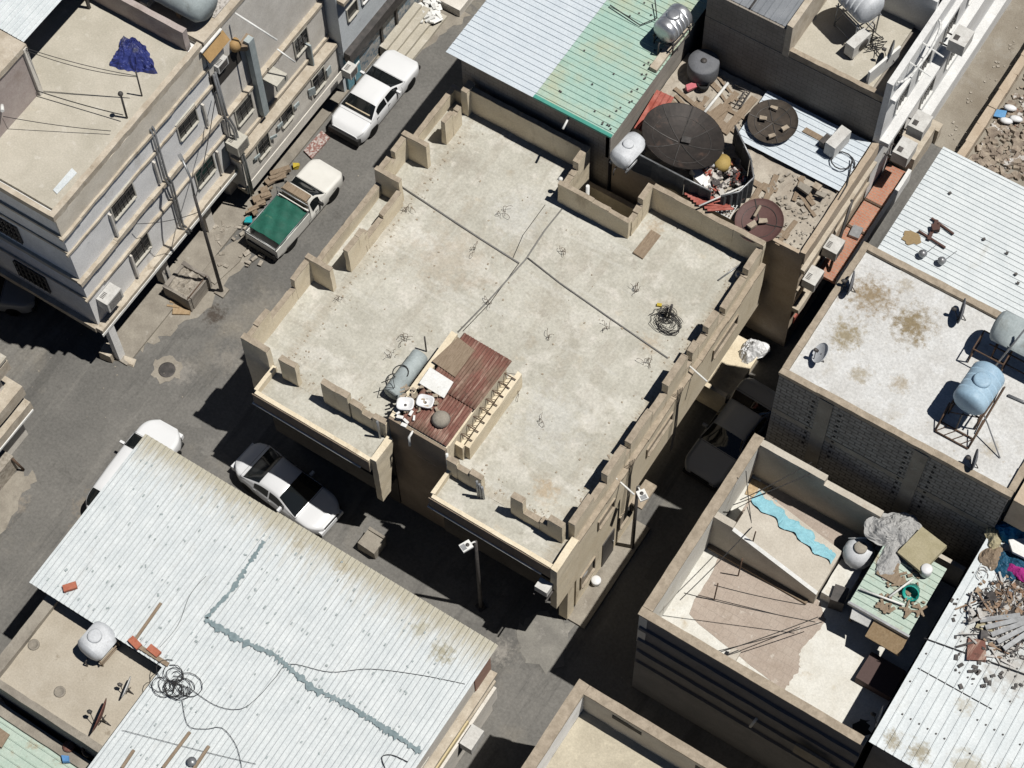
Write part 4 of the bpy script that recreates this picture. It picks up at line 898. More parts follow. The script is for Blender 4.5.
def dish(name, loc, rad, depth, aim, label, mt='dish_mesh', ribs=8, mount=.6, feed=True, grp='satellite dishes', n=36, elev=None):
    """parabolic dish: aim = (azimuth, elevation) of its open side in degrees; loc is the foot of the mount."""
    o = thing(name, label, 'satellite dish', loc, 0, grp, False)
    az, el = aim; T = Matrix.Translation((0, 0, mount)) @ Matrix.Rotation(R(az), 4, 'Z') @ Matrix.Rotation(R(90 - el), 4, 'Y')
    m = MB(); prof = [(rad * i / 8, depth * (i / 8) ** 2) for i in range(9)]
    m.lathe(prof + [(rad * 1.012, depth + .015), (rad * 1.012, depth - .02)] + [(rad * i / 8, depth * (i / 8) ** 2 - .02) for i in range(8, 0, -1)] + [(0, -.02)], n, T, rad < 1.0); m.build('reflector', mt, o)
    if ribs:
        m = MB()
        for k in range(ribs):
            a = 2 * math.pi * k / ribs
            m.tube([T @ Vector((rad * t * math.cos(a), rad * t * math.sin(a), depth * t * t + .012)) for t in (.06, .3, .55, .8, 1.0)], .014 + rad * .006, 5)
        for t in (.72,):
            m.tube([T @ Vector((rad * t * math.cos(2 * math.pi * k / 36), rad * t * math.sin(2 * math.pi * k / 36), depth * t * t + .012)) for k in range(37)], .012, 5)
        m.build('rib', 'dark_metal', o)
    if feed:
        m = MB(); f = depth + rad * .55
        for k in range(3 if rad > .6 else 1):
            a = 2 * math.pi * k / 3 + .5; m.tube([T @ Vector((rad * .85 * math.cos(a), rad * .85 * math.sin(a), depth * .75)), T @ Vector((0, 0, f))], .012 + rad * .004, 5)
        m.build('feed_arm', 'dark_metal', o)
        m = MB(); m.lathe([(.05 + rad * .02, f - .08), (.06 + rad * .03, f + .04), (.02, f + .1), (0, f + .1)], 10, T); m.build('feed_horn', 'dark_metal', o)
    m = MB(); m.tube([(0, 0, 0), (0, 0, mount)], .025 + rad * .015, 8)
    for k in range(3):
        a = 2 * math.pi * k / 3; m.tube([(0, 0, mount * .55), (rad * .4 * math.cos(a), rad * .4 * math.sin(a), 0)], .015 + rad * .008, 5)
    m.build('mount', 'dark_metal', o)
    return o
dish('satellite_dish', (-18.45, 38.45, 7.0), 1.55, .42, (60, 76), 'huge dark mesh dish with radial ribs in the roof yard beside the green roof', 'dish_mesh', 8, .75, False)
bm = MB(); bm.obox((-18.3, 38.62, 7.86), (.34, .26, .05), .3); o = bm.build('hub_plate', 'dark_metal'); dz = bpy.data.objects['satellite_dish']; o.parent = dz; o.location = -Vector(dz.location)
p = at(773, 122, 7.5); dish('satellite_dish', (p.x, p.y, 7.12), .93, .12, (250, 84), 'old brown dish lying face up on the pale ribbed sheet in the yard', 'dish_old', 6, .32, False)
m = MB()
for u, v, a in ((763, 118, .4), (785, 128, 1.1), (774, 108, .2), (772, 136, .9)): m.obox(at(u, v, 7.62), (.28, .14, .08), a, j=.02)
solo('brick_weights', m, 'tan_top', 'loose bricks lying on the old brown dish as weights', 'brick', None, 'stuff')
p = at(758, 225, 7.3); dish('satellite_dish', (p.x, p.y + .1, 7.05), .88, .14, (250, 80), 'smooth maroon dish lying flat at the corner of the yard by the tan house', 'dish_brown', 3, .3, False)
m = MB(); p = at(763, 221, 7.5); m.obox(p, (.28, .2, .14), .6, j=.04); m.obox(p + Vector((-.25, -.35, 0)), (.3, .22, .12), 1.2, j=.04); m.tube([p + Vector((-.4, .5, 0)), p + Vector((-.35, -.05, .05))], .06, 6)
solo('feed_parts', m, 'tan_top', 'broken feed parts and stones lying in the maroon dish', 'debris', None, 'stuff')
# drum tank in the corner
dt = thing('drum_tank', 'round grey upright drum tank in the shaded corner of the yard under the tall wall', 'tank', (-19.5, 41.95, 6.9), 0, 'water tanks', False)
m = MB(); m.lathe([(.58, .3), (.6, .34), (.6, 1.0), (.57, 1.05), (.3, 1.07), (0, 1.08)], 28); m.build('drum', 'tank_grey', dt)
m = MB()
for k in range(4):
    a = R(45 + 90 * k); m.tube([(.5 * math.cos(a), .5 * math.sin(a), 0.1), (.5 * math.cos(a), .5 * math.sin(a), .32)], .035, 6)
m.build('leg', 'dark_metal', dt)
m = MB(); m.lathe([(.12, 1.06), (.12, 1.11), (0, 1.12)], 12); m.build('lid', 'dark_metal', dt)
# ribbed pale sheet roof
lo = thing('sheet_roof', 'low pale blue ribbed metal roof over part of the cluttered yard', 'roof', (-14.5, 41, 7))
a0, a1, a2 = at(735, 128, 7.15), at(826, 207, 7.15), at(858, 152, 7.15)
b = MB(); b.corr((-17.0, 40.05, 7.22), (4.4, 0, 0), (0, 2.45, .06), .25, .035, 'trap', .012, 0, 5); b.build('roof_sheet', 'blue_white_metal', lo)
b = MB(); b.box(-17.0, -16.9, 40.1, 42.4, 7.0, 7.2); b.box(-12.75, -12.65, 40.1, 42.4, 7.0, 7.2); b.build('bearer', 'old_wood', lo)
slab('concrete_chunk', [(800, 183), (812, 190), (808, 196), (797, 188)], 7.26, .12, 'dust_concrete', 'grey concrete chunk on the pale ribbed yard roof, leftmost of the three', 'block', 'chunks on the sheet roof')
slab('concrete_chunk', [(815, 183), (822, 187), (818, 192), (812, 188)], 7.26, .12, 'tan_top', 'brownish concrete chunk in the middle of the three on the pale yard roof', 'block', 'chunks on the sheet roof')
slab('concrete_chunk', [(817, 192), (827, 195), (824, 199), (815, 195)], 7.26, .1, 'dust_concrete', 'grey concrete chunk nearest the roof edge on the pale ribbed yard roof', 'block', 'chunks on the sheet roof')
slab('plank', [(806, 128), (826, 139), (822, 143), (802, 132)], 7.26, .06, 'old_wood', 'short brown plank beside the grey air conditioner on the pale yard roof', 'plank')
ac = thing('air_conditioner', 'grey boxy air conditioner standing on the pale ribbed yard roof under the tall wall', 'air conditioner', at(836, 148, 7.28), R(-8), None, False)
m = MB(); m.box(-.22, .22, -.5, .5, .05, .75); m.build('casing', 'ac_white', ac)
m = MB(); m.lathe([(0, .225), (.28, .225), (.28, .24), (0, .245)], 18, Matrix.Translation((0, 0, .4)) @ Matrix.Rotation(R(-90), 4, 'Y')); m.build('fan_grille', 'dark_metal', ac)
m = MB(); m.box(-.55, -.25, -.35, .1, .0, .35); m.build('motor_box', 'dark_metal', ac)
m = MB(); c = at(842, 162, 7.3); m.tube([c + Vector((.5 * math.cos(i * .5) * (1 - i * .02), .4 * math.sin(i * .5), .02 + .01 * i)) for i in range(15)] + [at(850, 172, 7.35), at(847, 185, 7.35), at(838, 200, 7.3)], .025, 5)
solo('black_hose', m, 'cable', 'looped black hose hanging from the grey air conditioner in the yard', 'hose')
# junk in the yard
b = MB(); b.corr(tuple(at(634, 128, 7.5)), (-.15, 1.9, .05), (.7, .1, -.1), .2, .06, 'trap', .01, 0, 4); solo('red_sheet', b, 'red_paint', 'faded red corrugated sheet leaning along the wall of the green roofed house', 'sheet')
m = MB(); m.obox((-18.2, 40.6, 7.09), (1.1, .4, .06), 1.3); m.obox((-17.4, 41.1, 7.07), (.3, 2.0, .05), -.1); m.obox((-17.9, 40.4, 7.05), (.25, 1.8, .05), .1)
solo('board_stack', m, 'old_wood', 'weathered boards laid on the yard floor beside the white pole', 'board', None, 'stuff')
m = MB(); m.tube([at(728, 83, 7.15), at(704, 113, 7.15)], .06, 7); solo('white_pole', m, 'white_paint', 'white plastic pole lying across the boards in the yard', 'pole')
m = MB(); q = [at(735, 85, 7.2), at(750, 92, 7.2), at(741, 107, 7.2), at(730, 102, 7.2)]
m.tube(q, .03, 6)
for t in (.25, .5, .75): m.tube([q[1].lerp(q[2], t), q[1].lerp(q[2], t) + (q[0] - q[1]) * .3], .02, 5)
m.tube([q[1] + (q[0] - q[1]) * .3, q[2] + (q[0] - q[1]) * .3], .02, 5); solo('iron_frame', m, 'dark_metal', 'bent black iron ladder frame lying on the yard floor', 'frame')
m = MB(); p = at(692, 88, 7.1); m.obox(p + Vector((0, 0, .12)), (.5, .3, .22), 1.0, j=.06); solo('pink_crate', m, 'pink_plastic', 'bright pink plastic crate near the grey drum tank', 'crate')
m = MB(); p = at(703, 87, 7.1); m.lathe([(.22, 0), (.26, .25), (.2, .26), (.17, .05), (0, .05)], 14, Matrix.Translation(p)); solo('black_bucket', m, 'black_rubber', 'black rubber bucket right of the pink crate', 'bucket')
m = MB(); rnd = random.Random(19)
for k in range(26):
    x, y = (rnd.uniform(-15.2, -12.8), rnd.uniform(37.3, 39.9)) if k < 14 else (rnd.uniform(-19.6, -17.2), rnd.uniform(39.9, 42.2))
    m.obox((x, y, 7.06 + .03 * rnd.random()), (rnd.uniform(.1, .25), rnd.uniform(.6, 1.6), .03), rnd.choice((.05, 1.5, 1.2)) + rnd.uniform(-.2, .2), rnd.uniform(-.02, .02))
solo('loose_planks', m, 'old_wood', 'loose grey brown planks scattered over the yard floor', 'plank', None, 'stuff')
# fenced junk corner
fn = thing('fabric_screen', 'dark fabric screen fence on pipes around the junk corner of the yard', 'fence', (-16.5, 38, 7))
def screen(pts, h0=7.02, h1=8.2, mtl='screen_fabric'):
    b = MB()
    for a_, c_ in zip(pts, pts[1:]):
        n = 8; a_, c_ = Vector(a_), Vector(c_); d = (c_ - a_); nn = Vector((-d.y, d.x)).normalized()
        P = [(a_.x + d.x * i / n + nn.x * .05 * math.sin(i * 2.1), a_.y + d.y * i / n + nn.y * .05 * math.sin(i * 2.1)) for i in range(n + 1)]
        for p_, q_ in zip(P, P[1:]): b.wall(p_, q_, .03, h0, h1, 0)
    b.build('fabric', mtl, fn)
    r_ = MB(); r_.tube([(x, y, h1 + .02) for x, y in pts], .035, 6); r_.build('top_rail', 'grey_metal', fn)
screen([(-20.2, 36.95), (-17.4, 36.95), (-16.3, 36.98)])
screen([(-17.0, 39.9), (-15.8, 38.95)])
screen([(-15.8, 38.95), (-15.3, 38.3), (-15.45, 37.5), (-15.9, 37.0)])
m = MB(); rnd = random.Random(12)
for k in range(70):
    p = at(rnd.uniform(704, 746), rnd.uniform(160, 200), 7.1 + rnd.random() * .3)
    m.obox(p, (rnd.uniform(.06, .35), rnd.uniform(.05, .25), rnd.uniform(.04, .2)), rnd.uniform(0, 3), rnd.uniform(-.6, .6), rnd.uniform(-.6, .6))
solo('household_junk', m, mat('mixed_junk', (.55, .52, .48), (.07, .06, .06), scale=3.5, detail=2, rough=.7, mixlo=.47, mixhi=.53, spots=[((.40, .10, .07), 2.2, .58, .60, 1), ((.35, .25, .06), 2.0, .64, .66, 1)]), 'heap of mixed household junk inside the dark fabric screen', 'junk', None, 'stuff')
m = MB(); m.lathe([(.3, 0), (.32, .05), (.3, .3), (0, .32)], 16, Matrix.Translation(at(722, 165, 7.3))); solo('yellow_drum', m, mat('ochre', (.40, .29, .10), rough=.7), 'ochre yellow round drum lid on the junk heap', 'drum')
m = MB(); m.lathe([(.26, 0), (.28, .25), (.1, .3), (0, .3)], 14, Matrix.Translation(at(713, 163, 7.25))); solo('pale_bucket', m, 'white_plastic', 'pale pinkish white bucket beside the ochre drum lid', 'bucket')
m = MB()
for u, v, s_ in ((702, 180, .5), (697, 173, .4), (708, 186, .35)): m.obox(at(u, v, 7.15), (s_, s_ * .8, .3), u, j=.08)
solo('white_sacks', m, 'white_plastic', 'white plastic sacks under the edge of the huge mesh dish', 'sack', None, 'stuff')
for k, (u, v, lab) in enumerate(((706, 199, 'red striped slatted bench end lying nearest the tan house parapet'), (717, 204, 'red slatted panel crossed by a white bar in the junk corner'))):
    m = MB(); p = at(u, v, 7.5)
    for i in range(5): m.obox(p + Vector((-.35 + .15 * i, -.05 * i, .03 * i)), (.1, .95, .04), R(-62 + 8 * k))
    o = solo('slatted_panel', m, 'red_paint', lab, 'panel', 'red slatted panels')
m = MB(); m.tube([at(699, 206, 7.8), at(744, 186, 7.9)], .035, 6); solo('white_bar', m, 'white_paint', 'white bar lying over the red slatted panels', 'bar')
m = MB(); p = at(726, 209, 7.3)
for i in range(6): m.tube([p + Vector((-.3 + .12 * i, -.3, 0)), p + Vector((-.3 + .12 * i, .3, .1))], .015, 5); m.tube([p + Vector((-.3, -.3 + .12 * i, .03)), p + Vector((.3, -.3 + .12 * i, .05))], .015, 5)
solo('wire_crate', m, 'white_paint', 'white wire basket squashed against the red panels', 'basket')
m = MB(); rnd = random.Random(31)
for k in range(190):
    x, y = rnd.uniform(-15.0, -12.6), rnd.uniform(37.2, 40)
    if rnd.random() < .3: x, y = rnd.uniform(-19.8, -17), rnd.uniform(39.8, 42.4)
    s_ = rnd.choice((.04, .05, .07, .1, .2)); m.obox((x, y, 7.04), (s_, s_ * rnd.uniform(.4, .9), s_ * .5), rnd.uniform(0, 3), rnd.uniform(-.3, .3), 0, .02)
solo('yard_rubble', m, 'rubble', 'stones and rubble scattered over the yard floor', 'rubble', None, 'stuff')
for u, v, lab, s_ in ((826, 244, 'white air conditioner on the yard house front, uppermost of the three by the brick balcony', (.6, .7, .55)), (834, 254, 'air conditioner seen edge on between the two white ones on the yard house front', (.85, .6, .5)), (806, 275, 'white air conditioner on the yard house front, lowest of the three', (.55, .75, .5))):
    aircon(u, v, -12.35, lab, s_, 'air conditioners on the yard house front', 'ac_white')

# ---- tall house at the back right
tr = thing('tall_house', 'tall block walled house with a white ledged front and a sunken roof terrace', 'house', (-16, 50, 0))
b = MB(); b.box(-20.0, -12.6, 42.7, 70, 0, 9.55); b.build('wall', 'block_wall', tr)
b = MB(); b.box(-16.55, -13.2, 42.92, 46.3, 9.55, 9.7); b.build('terrace_floor', 'pale_roof', tr)
b = MB(); b.box(-20.0, -16.75, 42.72, 60, 9.55, 11.0); b.build('upper_wall', 'block_wall', tr)
b = MB(); b.box(-16.75, -16.5, 42.7, 60, 9.55, 11.3, .015); b.build('white_parapet', 'ledge_stone', tr)
b = MB(); b.box(-16.5, -12.6, 42.72, 42.92, 9.55, 9.9, .01); b.build('kerb', 'tan_top', tr)
b = MB(); b.box(-16.5, -12.6, 46.3, 46.5, 9.55, 11.5); b.build('back_wall', 'white_wall', tr)
b = MB(); b.corr((-19.95, 42.8, 11.03), (0, 15, .3), (3.2, 0, 0), .25, .03, 'trap', .012, 0, 6); b.build('roof_sheet', 'slate_metal', tr)
b = MB(); b.corr((-16.4, 46.8, 11.6), (0, 12, .3), (3.4, 0, 0), .3, .03, 'trap', .012, 0, 6); b.build('roof_sheet', 'slate_metal', tr)
b = MB(); b.box(-16.5, -13.0, 46.5, 60, 9.55, 11.5); b.build('rear_room', 'grey_render', tr)
b = MB()
for x in (-19.8, -18.3): b.tube([(x, 42.8, 11.1), (x, 48, 11.2)], .04, 5)
b.build('sheet_edge', 'dark_metal', tr)
b = MB(); b.box(-12.6, -12.35, 42.6, 70, 0, 11.0); b.build('white_front', 'white_wall', tr)
for z0, z1, ox in ((9.9, 10.1, .22), (7.2, 7.45, .38), (3.2, 3.45, .4)):
    b = MB(); b.box(-12.35, -12.35 + ox, 42.65, 70, z0, z1, .01); b.build('white_ledge', 'white_wall', tr)
b = MB()
for k in range(14):
    a0, a1 = math.pi * k / 14, math.pi * (k + 1) / 14
    b.tube([(-12.3 + .35 * math.sin(a0), 42.8 + 1.6 * (1 - math.cos(a0)), 11.0), (-12.3 + .35 * math.sin(a1), 42.8 + 1.6 * (1 - math.cos(a1)), 11.0)], .05, 6)
b.build('curved_rail', 'white_paint', tr)
for y in (43.6, 45.4, 47.5, 49.5): opening(tr, -12.35, y, y + .9, 8.0, 9.4, bars=4, fm='white_paint')
for y in (44.3, 46.8, 49.0): opening(tr, -12.35, y, y + 1.0, 4.4, 6.2, bars=4, fm='white_paint')
b = MB()
for y in (43.9, 44.9): b.tube([(-12.5, y, 10.9), (-11.5, y + .1, 10.5)], .03, 5)
b.build('spout', 'white_paint', tr)
for y, z, lab in ((47.4, 8.6, 'white air conditioner furthest up the white ledged front beside the dirt street'), (45.0, 6.0, 'white air conditioner in the middle of the three on the white ledged front'), (43.9, 5.6, 'white air conditioner nearest the concrete block on the white ledged front')):
    u = 0; o = thing('air_conditioner', lab, 'air conditioner', (-12.35, y, z), 0, 'air conditioners on the white front', True)
    m = MB(); m.box(-12.0, -11.35, y - .42, y + .42, z - .3, z + .3); m.build('casing', 'ac_white', o)
    m = MB(); m.box(-12.35, -12.0, y - .3, y - .25, z - .3, z - .26); m.box(-12.35, -12.0, y + .25, y + .3, z - .3, z - .26); m.build('bracket', 'dark_metal', o)
    m = MB(); m.box(-11.9, -11.7, y - .3, y - .05, z + .3, z + .306); m.build('vent_grille', 'dark_metal', o)
bb = thing('brick_balcony', 'balcony with a red brick floor and white kerb along the narrow lane', 'balcony', (-12, 42, 3.4))
b = MB(); b.box(-12.28, -11.45, 38.6, 44.4, 3.5, 3.65); b.build('floor', 'red_brick', bb)
b = MB(); b.box(-11.45, -11.3, 38.6, 44.4, 3.2, 3.95, .01); b.build('kerb', 'white_wall', bb)
for y in (41.0, 42.4):
    b = MB(); b.box(-12.28, -11.45, y, y + .1, 3.65, 3.72); b.build('cross_beam', 'rebar', bb)
b = MB(); b.tube([(-12.2, 40.6, 6.2), (-11.9, 38.9, 3.7)], .06, 6); b.build('downpipe', 'dark_metal', bb)
b = MB(); b.obox((-11.85, 40.9, 3.75), (.4, .5, .15), .1); b.build('meter_box', 'grey_metal', bb)
m = MB(); m.box(-12.3, -11.35, 44.5, 46.3, 3.4, 4.5, .03); m.box(-12.3, -11.2, 46.3, 46.7, 3.4, 4.3, .02); solo('concrete_box', m, 'ledge_stone', 'pale concrete box projecting over the lane beyond the red brick balcony', 'block')
p = at(840, 18, 11.2); barrel('water_tank', (-15.0, 45.0, 9.7), 1.45, .62, R(68), 'tank_pale', 'big whitish barrel tank on a steel stand on the sunken terrace', 1.1, True, 'water tanks')
o = thing('air_conditioner', 'white air conditioner box standing beside the tank stand on the sunken terrace', 'air conditioner', at(856, 50, 9.7), R(-12), None, False)
m = MB(); m.box(-.2, .2, -.48, .48, .1, .75); m.build('casing', 'ac_white', o); m = MB(); m.lathe([(0, .205), (.26, .205), (.26, .22), (0, .225)], 18, Matrix.Translation((0, .1, .42)) @ Matrix.Rotation(R(90), 4, 'Y')); m.build('fan_grille', 'dark_metal', o)
m = MB(); m.box(-.2, .2, -.45, -.38, 0, .1); m.box(-.2, .2, .38, .45, 0, .1); m.build('foot', 'dark_metal', o)
dish('satellite_dish', tuple(at(890, 60, 9.9)), .42, .07, (195, 8), 'small grey dish seen edge on beside the sunken terrace', 'grey_metal', 0, .5, True)
m = MB(); rnd = random.Random(4); c = at(872, 45, 9.75)
for k in range(7): m.tube([c + Vector((rnd.uniform(-.5, .5), rnd.uniform(-.5, .5), rnd.uniform(0, .2))) for _ in range(4)], .02, 5)
solo('cable_clutter', m, 'cable', 'clutter of black cables and bars by the terrace wall', 'cable', None, 'stuff')
m = MB(); m.wall((-13.4, 43.0), (-13.0, 44.6), .1, 9.7, 10.5, 1); solo('white_hoarding', m, 'white_paint', 'leaning white panel at the right end of the sunken terrace', 'panel')

# ---- metal roof beyond the white flat roof
rm2 = thing('ribbed_house', 'house with a bright white ribbed metal roof between the lane and the dirt lot', 'house', (-5, 40, 0))
b = MB(); b.box(-10.0, -1.0, 36.6, 43.5, 0, 7.15); b.build('wall', 'block_wall', rm2)
b = MB(); b.corr((-10.25, 36.4, 7.3), (9.2, 0, -.05), (0, 7.35, .0), .22, .035, 'trap', .012, 0, 8); b.build('roof_sheet', 'white_metal', rm2)
rm3 = thing('ribbed_house', 'white ribbed roof just visible beyond the dark gap at the right edge', 'house', (4, 38, 0))
b = MB(); b.box(-.2, 10, 30, 43.5, 0, 7.1); b.build('wall', 'block_wall', rm3); b = MB(); b.corr((-.25, 30.2, 7.3), (9.2, 0, -.05), (0, 13.5, .0), .22, .035, 'trap', .012, 0, 8); b.build('roof_sheet', 'white_metal', rm3)
m = MB(); p = at(935, 232, 7.36)
m.obox(p + Vector((.12, .35, .03)), (1.0, .07, .07), R(-10)); m.obox(p + Vector((.05, -.35, .03)), (1.15, .07, .07), R(-6)); m.obox(p + Vector((-.1, 0, .06)), (.12, .9, .08), R(8)); m.obox(p + Vector((-.05, .1, .14)), (.3, .3, .14), .5, j=.04)
solo('dish_mount', m, mat('rust_dark', (.10, .055, .045), rough=.8), 'rusty dark two bar dish mount lying on the bright ribbed roof', 'mount')
for u, v, lab in ((922, 256, 'small grey bent dish mast just behind the flat roof wall, left of the pair'), (941, 263, 'small grey bent dish mast just behind the flat roof wall, right of the pair')):
    m = MB(); p = at(u, v, 7.36); m.lathe([(0, 0), (.12, .05), (.16, .2), (.1, .3), (0, .32)], 10, Matrix.Translation(p)); m.tube([p, p + Vector((.3, .5, .4))], .012, 5); solo('mast_foot', m, 'grey_metal', lab, 'mast', 'mast feet behind the wall')
m = MB()
for u, v in ((984, 239), (1007, 253), (950, 193), (1016, 274), (1018, 283)): m.obox(at(u, v, 7.36), (.1, .1, .05), u)
solo('roof_litter', m, 'dark_metal', 'small dark bits scattered on the bright ribbed roof', 'litter', None, 'stuff')
m = MB(); p = at(911, 238, 7.345); m.prism([tuple(q)[:2] for q in blob([p + Vector((.35 * math.cos(a), .3 * math.sin(a), 0)) for a in (0, 1, 2, 3, 4, 5)], 3, .06, 0)], 7.338, 7.342)
o = solo('rust_stain', m, 'stain', 'rusty brown stain on the bright ribbed roof', 'stain')
# dirt street edge and the rubble lot
lw = thing('lot_wall', 'low tan wall between the dirt street and the rubble lot', 'wall', (-10.4, 50, 0))
b = MB()
for k in range(12): b.box(-10.65, -10.3, 43.9 + k, 44.9 + k, 0, .8 + random.uniform(-.04, .04), .03)
b.build('wall', 'tan_wall', lw)
m = MB(); m.box(-10.3, 6, 43.8, 75, 0, .25); tag(m.build('lot_ground', 'dirt'), None, None, None, 'structure')
m = MB(); rnd = random.Random(77)
for k in range(900):
    u, v = rnd.uniform(968, 1040), rnd.uniform(55, 178)
    p = at(u, v, .3)
    if p.x < -10.1 or p.y < 44: continue
    s_ = rnd.choice((.06, .09, .12, .2, .3)); m.obox(p, (s_ * rnd.uniform(.6, 1.4), s_ * rnd.uniform(.5, 1.2), s_ * .5), rnd.uniform(0, 3), rnd.uniform(-.4, .4), rnd.uniform(-.4, .4))
solo('lot_rubble', m, mat('lot_rubble_mix', (.38, .32, .25), (.20, .16, .13), scale=3, detail=3, rough=.95, spots=[((.60, .58, .55), 1.8, .58, .62, .9), ((.38, .17, .11), 2.3, .62, .66, .9)]), 'broken brick and concrete rubble covering the vacant lot', 'rubble', None, 'stuff')
for u, v, lab in ((1010, 108, 'large white sack among the rubble of the lot'), (1016, 119, 'smaller white sack below the large one in the rubble lot'), (1006, 121, 'small pale sack left of the other two in the rubble lot')):
    m = MB(); p = at(u, v, .5); m.lathe([(0, -.15), (.22, -.1), (.3, .05), (.2, .18), (0, .22)], 9, Matrix.Translation(p) @ Matrix.Scale(.55, 4) @ Matrix.Scale(1.8, 4, Vector((1, .3, 0)))); solo('rubble_sack', m, 'white_plastic', lab, 'sack', 'sacks in the rubble lot')
m = MB(); p = at(1000, 114, .4); m.obox(p, (.4, .3, .12), .3, j=.05); solo('blue_scrap', m, mat('sky_plastic', (.10, .28, .52), rough=.6), 'scrap of blue plastic beside the white sacks', 'scrap')
m = MB(); rnd = random.Random(78)
for k in range(260):
    u, v = rnd.uniform(930, 1024), rnd.uniform(-5, 150); p = at(u, v, .02)
    if p.x > -10.7 or p.x < -11.9 + rnd.random() * 1.2: continue
    s_ = rnd.uniform(.03, .12); m.obox(p, (s_, s_ * .8, s_ * .6), rnd.uniform(0, 3))
solo('street_stones', m, 'rubble', 'small stones along the edge of the dirt street', 'stones', None, 'stuff')
# ================================================================ right and bottom
mat('roof_white', (.64, .645, .635), (.54, .535, .515), scale=.9, detail=10, grain=.22, gscale=12, org=(-6, 33.5), blobs=[(-9.0, 34.7, 1.25, (.28, .22, .145), 1, ''), (-7.3, 34.5, 1.15, (.25, .20, .125), 1, ''), (-9.0, 33.0, .9, (.28, .23, .14), .9, ''), (-7.9, 31.9, .55, (.31, .26, .17), .7, ''), (-6.6, 32.3, .5, (.33, .27, .18), .7, ''), (-3.0, 31.8, .5, (.40, .35, .26), .6, ''), (-8.2, 35.7, .5, (.33, .28, .2), .6, '')], rough=.95, bump=.25, bscale=30,
    spots=[((.38, .34, .27), .6, .6, .72, .5), ((.68, .69, .69), 1.6, .55, .68, .7), ((.34, .29, .21), 3.5, .62, .70, .5)])
mat('lime_white', (.70, .69, .64), (.61, .59, .53), scale=1.4, detail=8, rough=.95, bump=.2, spots=[((.44, .36, .24), 1.6, .60, .72, .6), ((.36, .33, .29), 5, .67, .74, .5)])
mat('pink_floor', (.37, .305, .255), (.43, .365, .31), scale=1.2, detail=9, rough=.95, bump=.2, brick=(.3, .3, .008, (.32, .27, .23), 'z'), spots=[((.30, .24, .19), .9, .56, .7, .5), ((.58, .54, .48), 2.4, .60, .68, .6), ((.52, .47, .42), 1.0, .6, .74, .5)])
mat('beige_wall', (.46, .42, .355), (.54, .50, .43), scale=1.2, detail=8, rough=.95, bump=.2, spots=[((.34, .28, .21), 1.3, .62, .74, .5)])
mat('turquoise_cloth', (.22, .46, .53), (.28, .53, .60), scale=2, rough=.8, bump=.4, bscale=10)
mat('mint_metal', (.40, .50, .43), (.46, .54, .47), scale=2, detail=8, rough=.6, spots=[((.34, .28, .18), 1.5, .58, .70, .8), ((.20, .17, .13), 3, .66, .72, .7)])
mat('grey_cloth', (.36, .36, .355), (.44, .44, .43), scale=2, rough=.9, bump=.8, bscale=9)
mat('mattress', (.37, .33, .21), (.43, .385, .26), scale=2.5, rough=.9, bump=.4)
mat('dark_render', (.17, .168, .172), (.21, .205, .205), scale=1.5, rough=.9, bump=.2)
mat('seam_tar', (.17, .225, .24), (.25, .31, .325), scale=6, rough=.8)
mat('dirty_metal', (.63, .665, .67), (.56, .60, .61), scale=1.4, detail=8, org=(-21, 14), blobs=[(-23.5, 18.75, .9, (.33, .29, .18), .85, 'x'), (-17, 18.75, .6, (.38, .34, .22), .7, 'x'), (-20, 18.7, 1.8, (.48, .46, .39), .6, 'x'), (-21.5, 18.2, .5, (.38, .34, .24), .6, ''), (-19.8, 18.3, .45, (.36, .31, .2), .7, ''), (-15.2, 17.6, .6, (.30, .27, .17), .8, ''), (-16.3, 17.9, .5, (.34, .31, .2), .6, '')], rough=.55, spec=.4,
    spots=[((.46, .46, .44), 1.4, .6, .74, .5, (2, .4, 1)), ((.74, .76, .76), 3, .6, .72, .5), ((.25, .25, .24), 9, .69, .74, .6)])

rb = thing('flat_roof_house', 'block walled house with a dirty whitewashed flat roof carrying tanks and dishes', 'house', (-6, 33.5, 0))
b = MB(); b.box(-10.15, -1.75, 30.5, 36.35, 0, 10.8); b.build('wall', mat('grey_blockwork', (.36, .345, .32), (.24, .228, .21), scale=2.2, detail=7, rough=.95, bump=.5, bscale=20, brick=(.42, .21, .03, (.14, .13, .12), 'x'), spots=[((.17, .16, .145), .8, .55, .7, .5)]), rb)
b = MB(); b.box(-9.95, -1.9, 30.72, 36.15, 10.8, 10.84); b.build('roof_surface', 'roof_white', rb)
for x0, x1, y0, y1 in ((-10.18, -1.7, 30.48, 30.72), (-10.18, -9.95, 30.72, 36.4), (-9.95, -1.7, 36.15, 36.4), (-1.92, -1.68, 30.72, 36.15)):
    b = MB(); n = 6
    for k in range(n):
        if x1 - x0 > y1 - y0: b.box(x0 + (x1 - x0) * k / n, x0 + (x1 - x0) * (k + 1) / n, y0, y1, 10.8, 11.0 + random.uniform(-.015, .015), .008)
        else: b.box(x0, x1, y0 + (y1 - y0) * k / n, y0 + (y1 - y0) * (k + 1) / n, 10.8, 11.0 + random.uniform(-.015, .015), .008)
    b.build('parapet_kerb', 'tan_top', rb)
b = MB(); b.box(-10.15, -1.8, 30.485, 30.5, 8.1, 8.4); b.build('ring_beam', 'dust_concrete', rb)
for x in (-8.6, -5.1):
    b = MB(); b.box(x, x + .5, 30.46, 30.5, 6, 10.75); b.build('concrete_column', 'dust_concrete', rb)
    b = MB()
    for xx in (x - .25, x + .75):
        for k in range(9): b.box(xx, xx + .1, 30.485, 30.497, 7.0 + k * .4, 7.12 + k * .4)
    b.build('putlog_holes', 'black_rubber', rb)['kind'] = 'stuff'
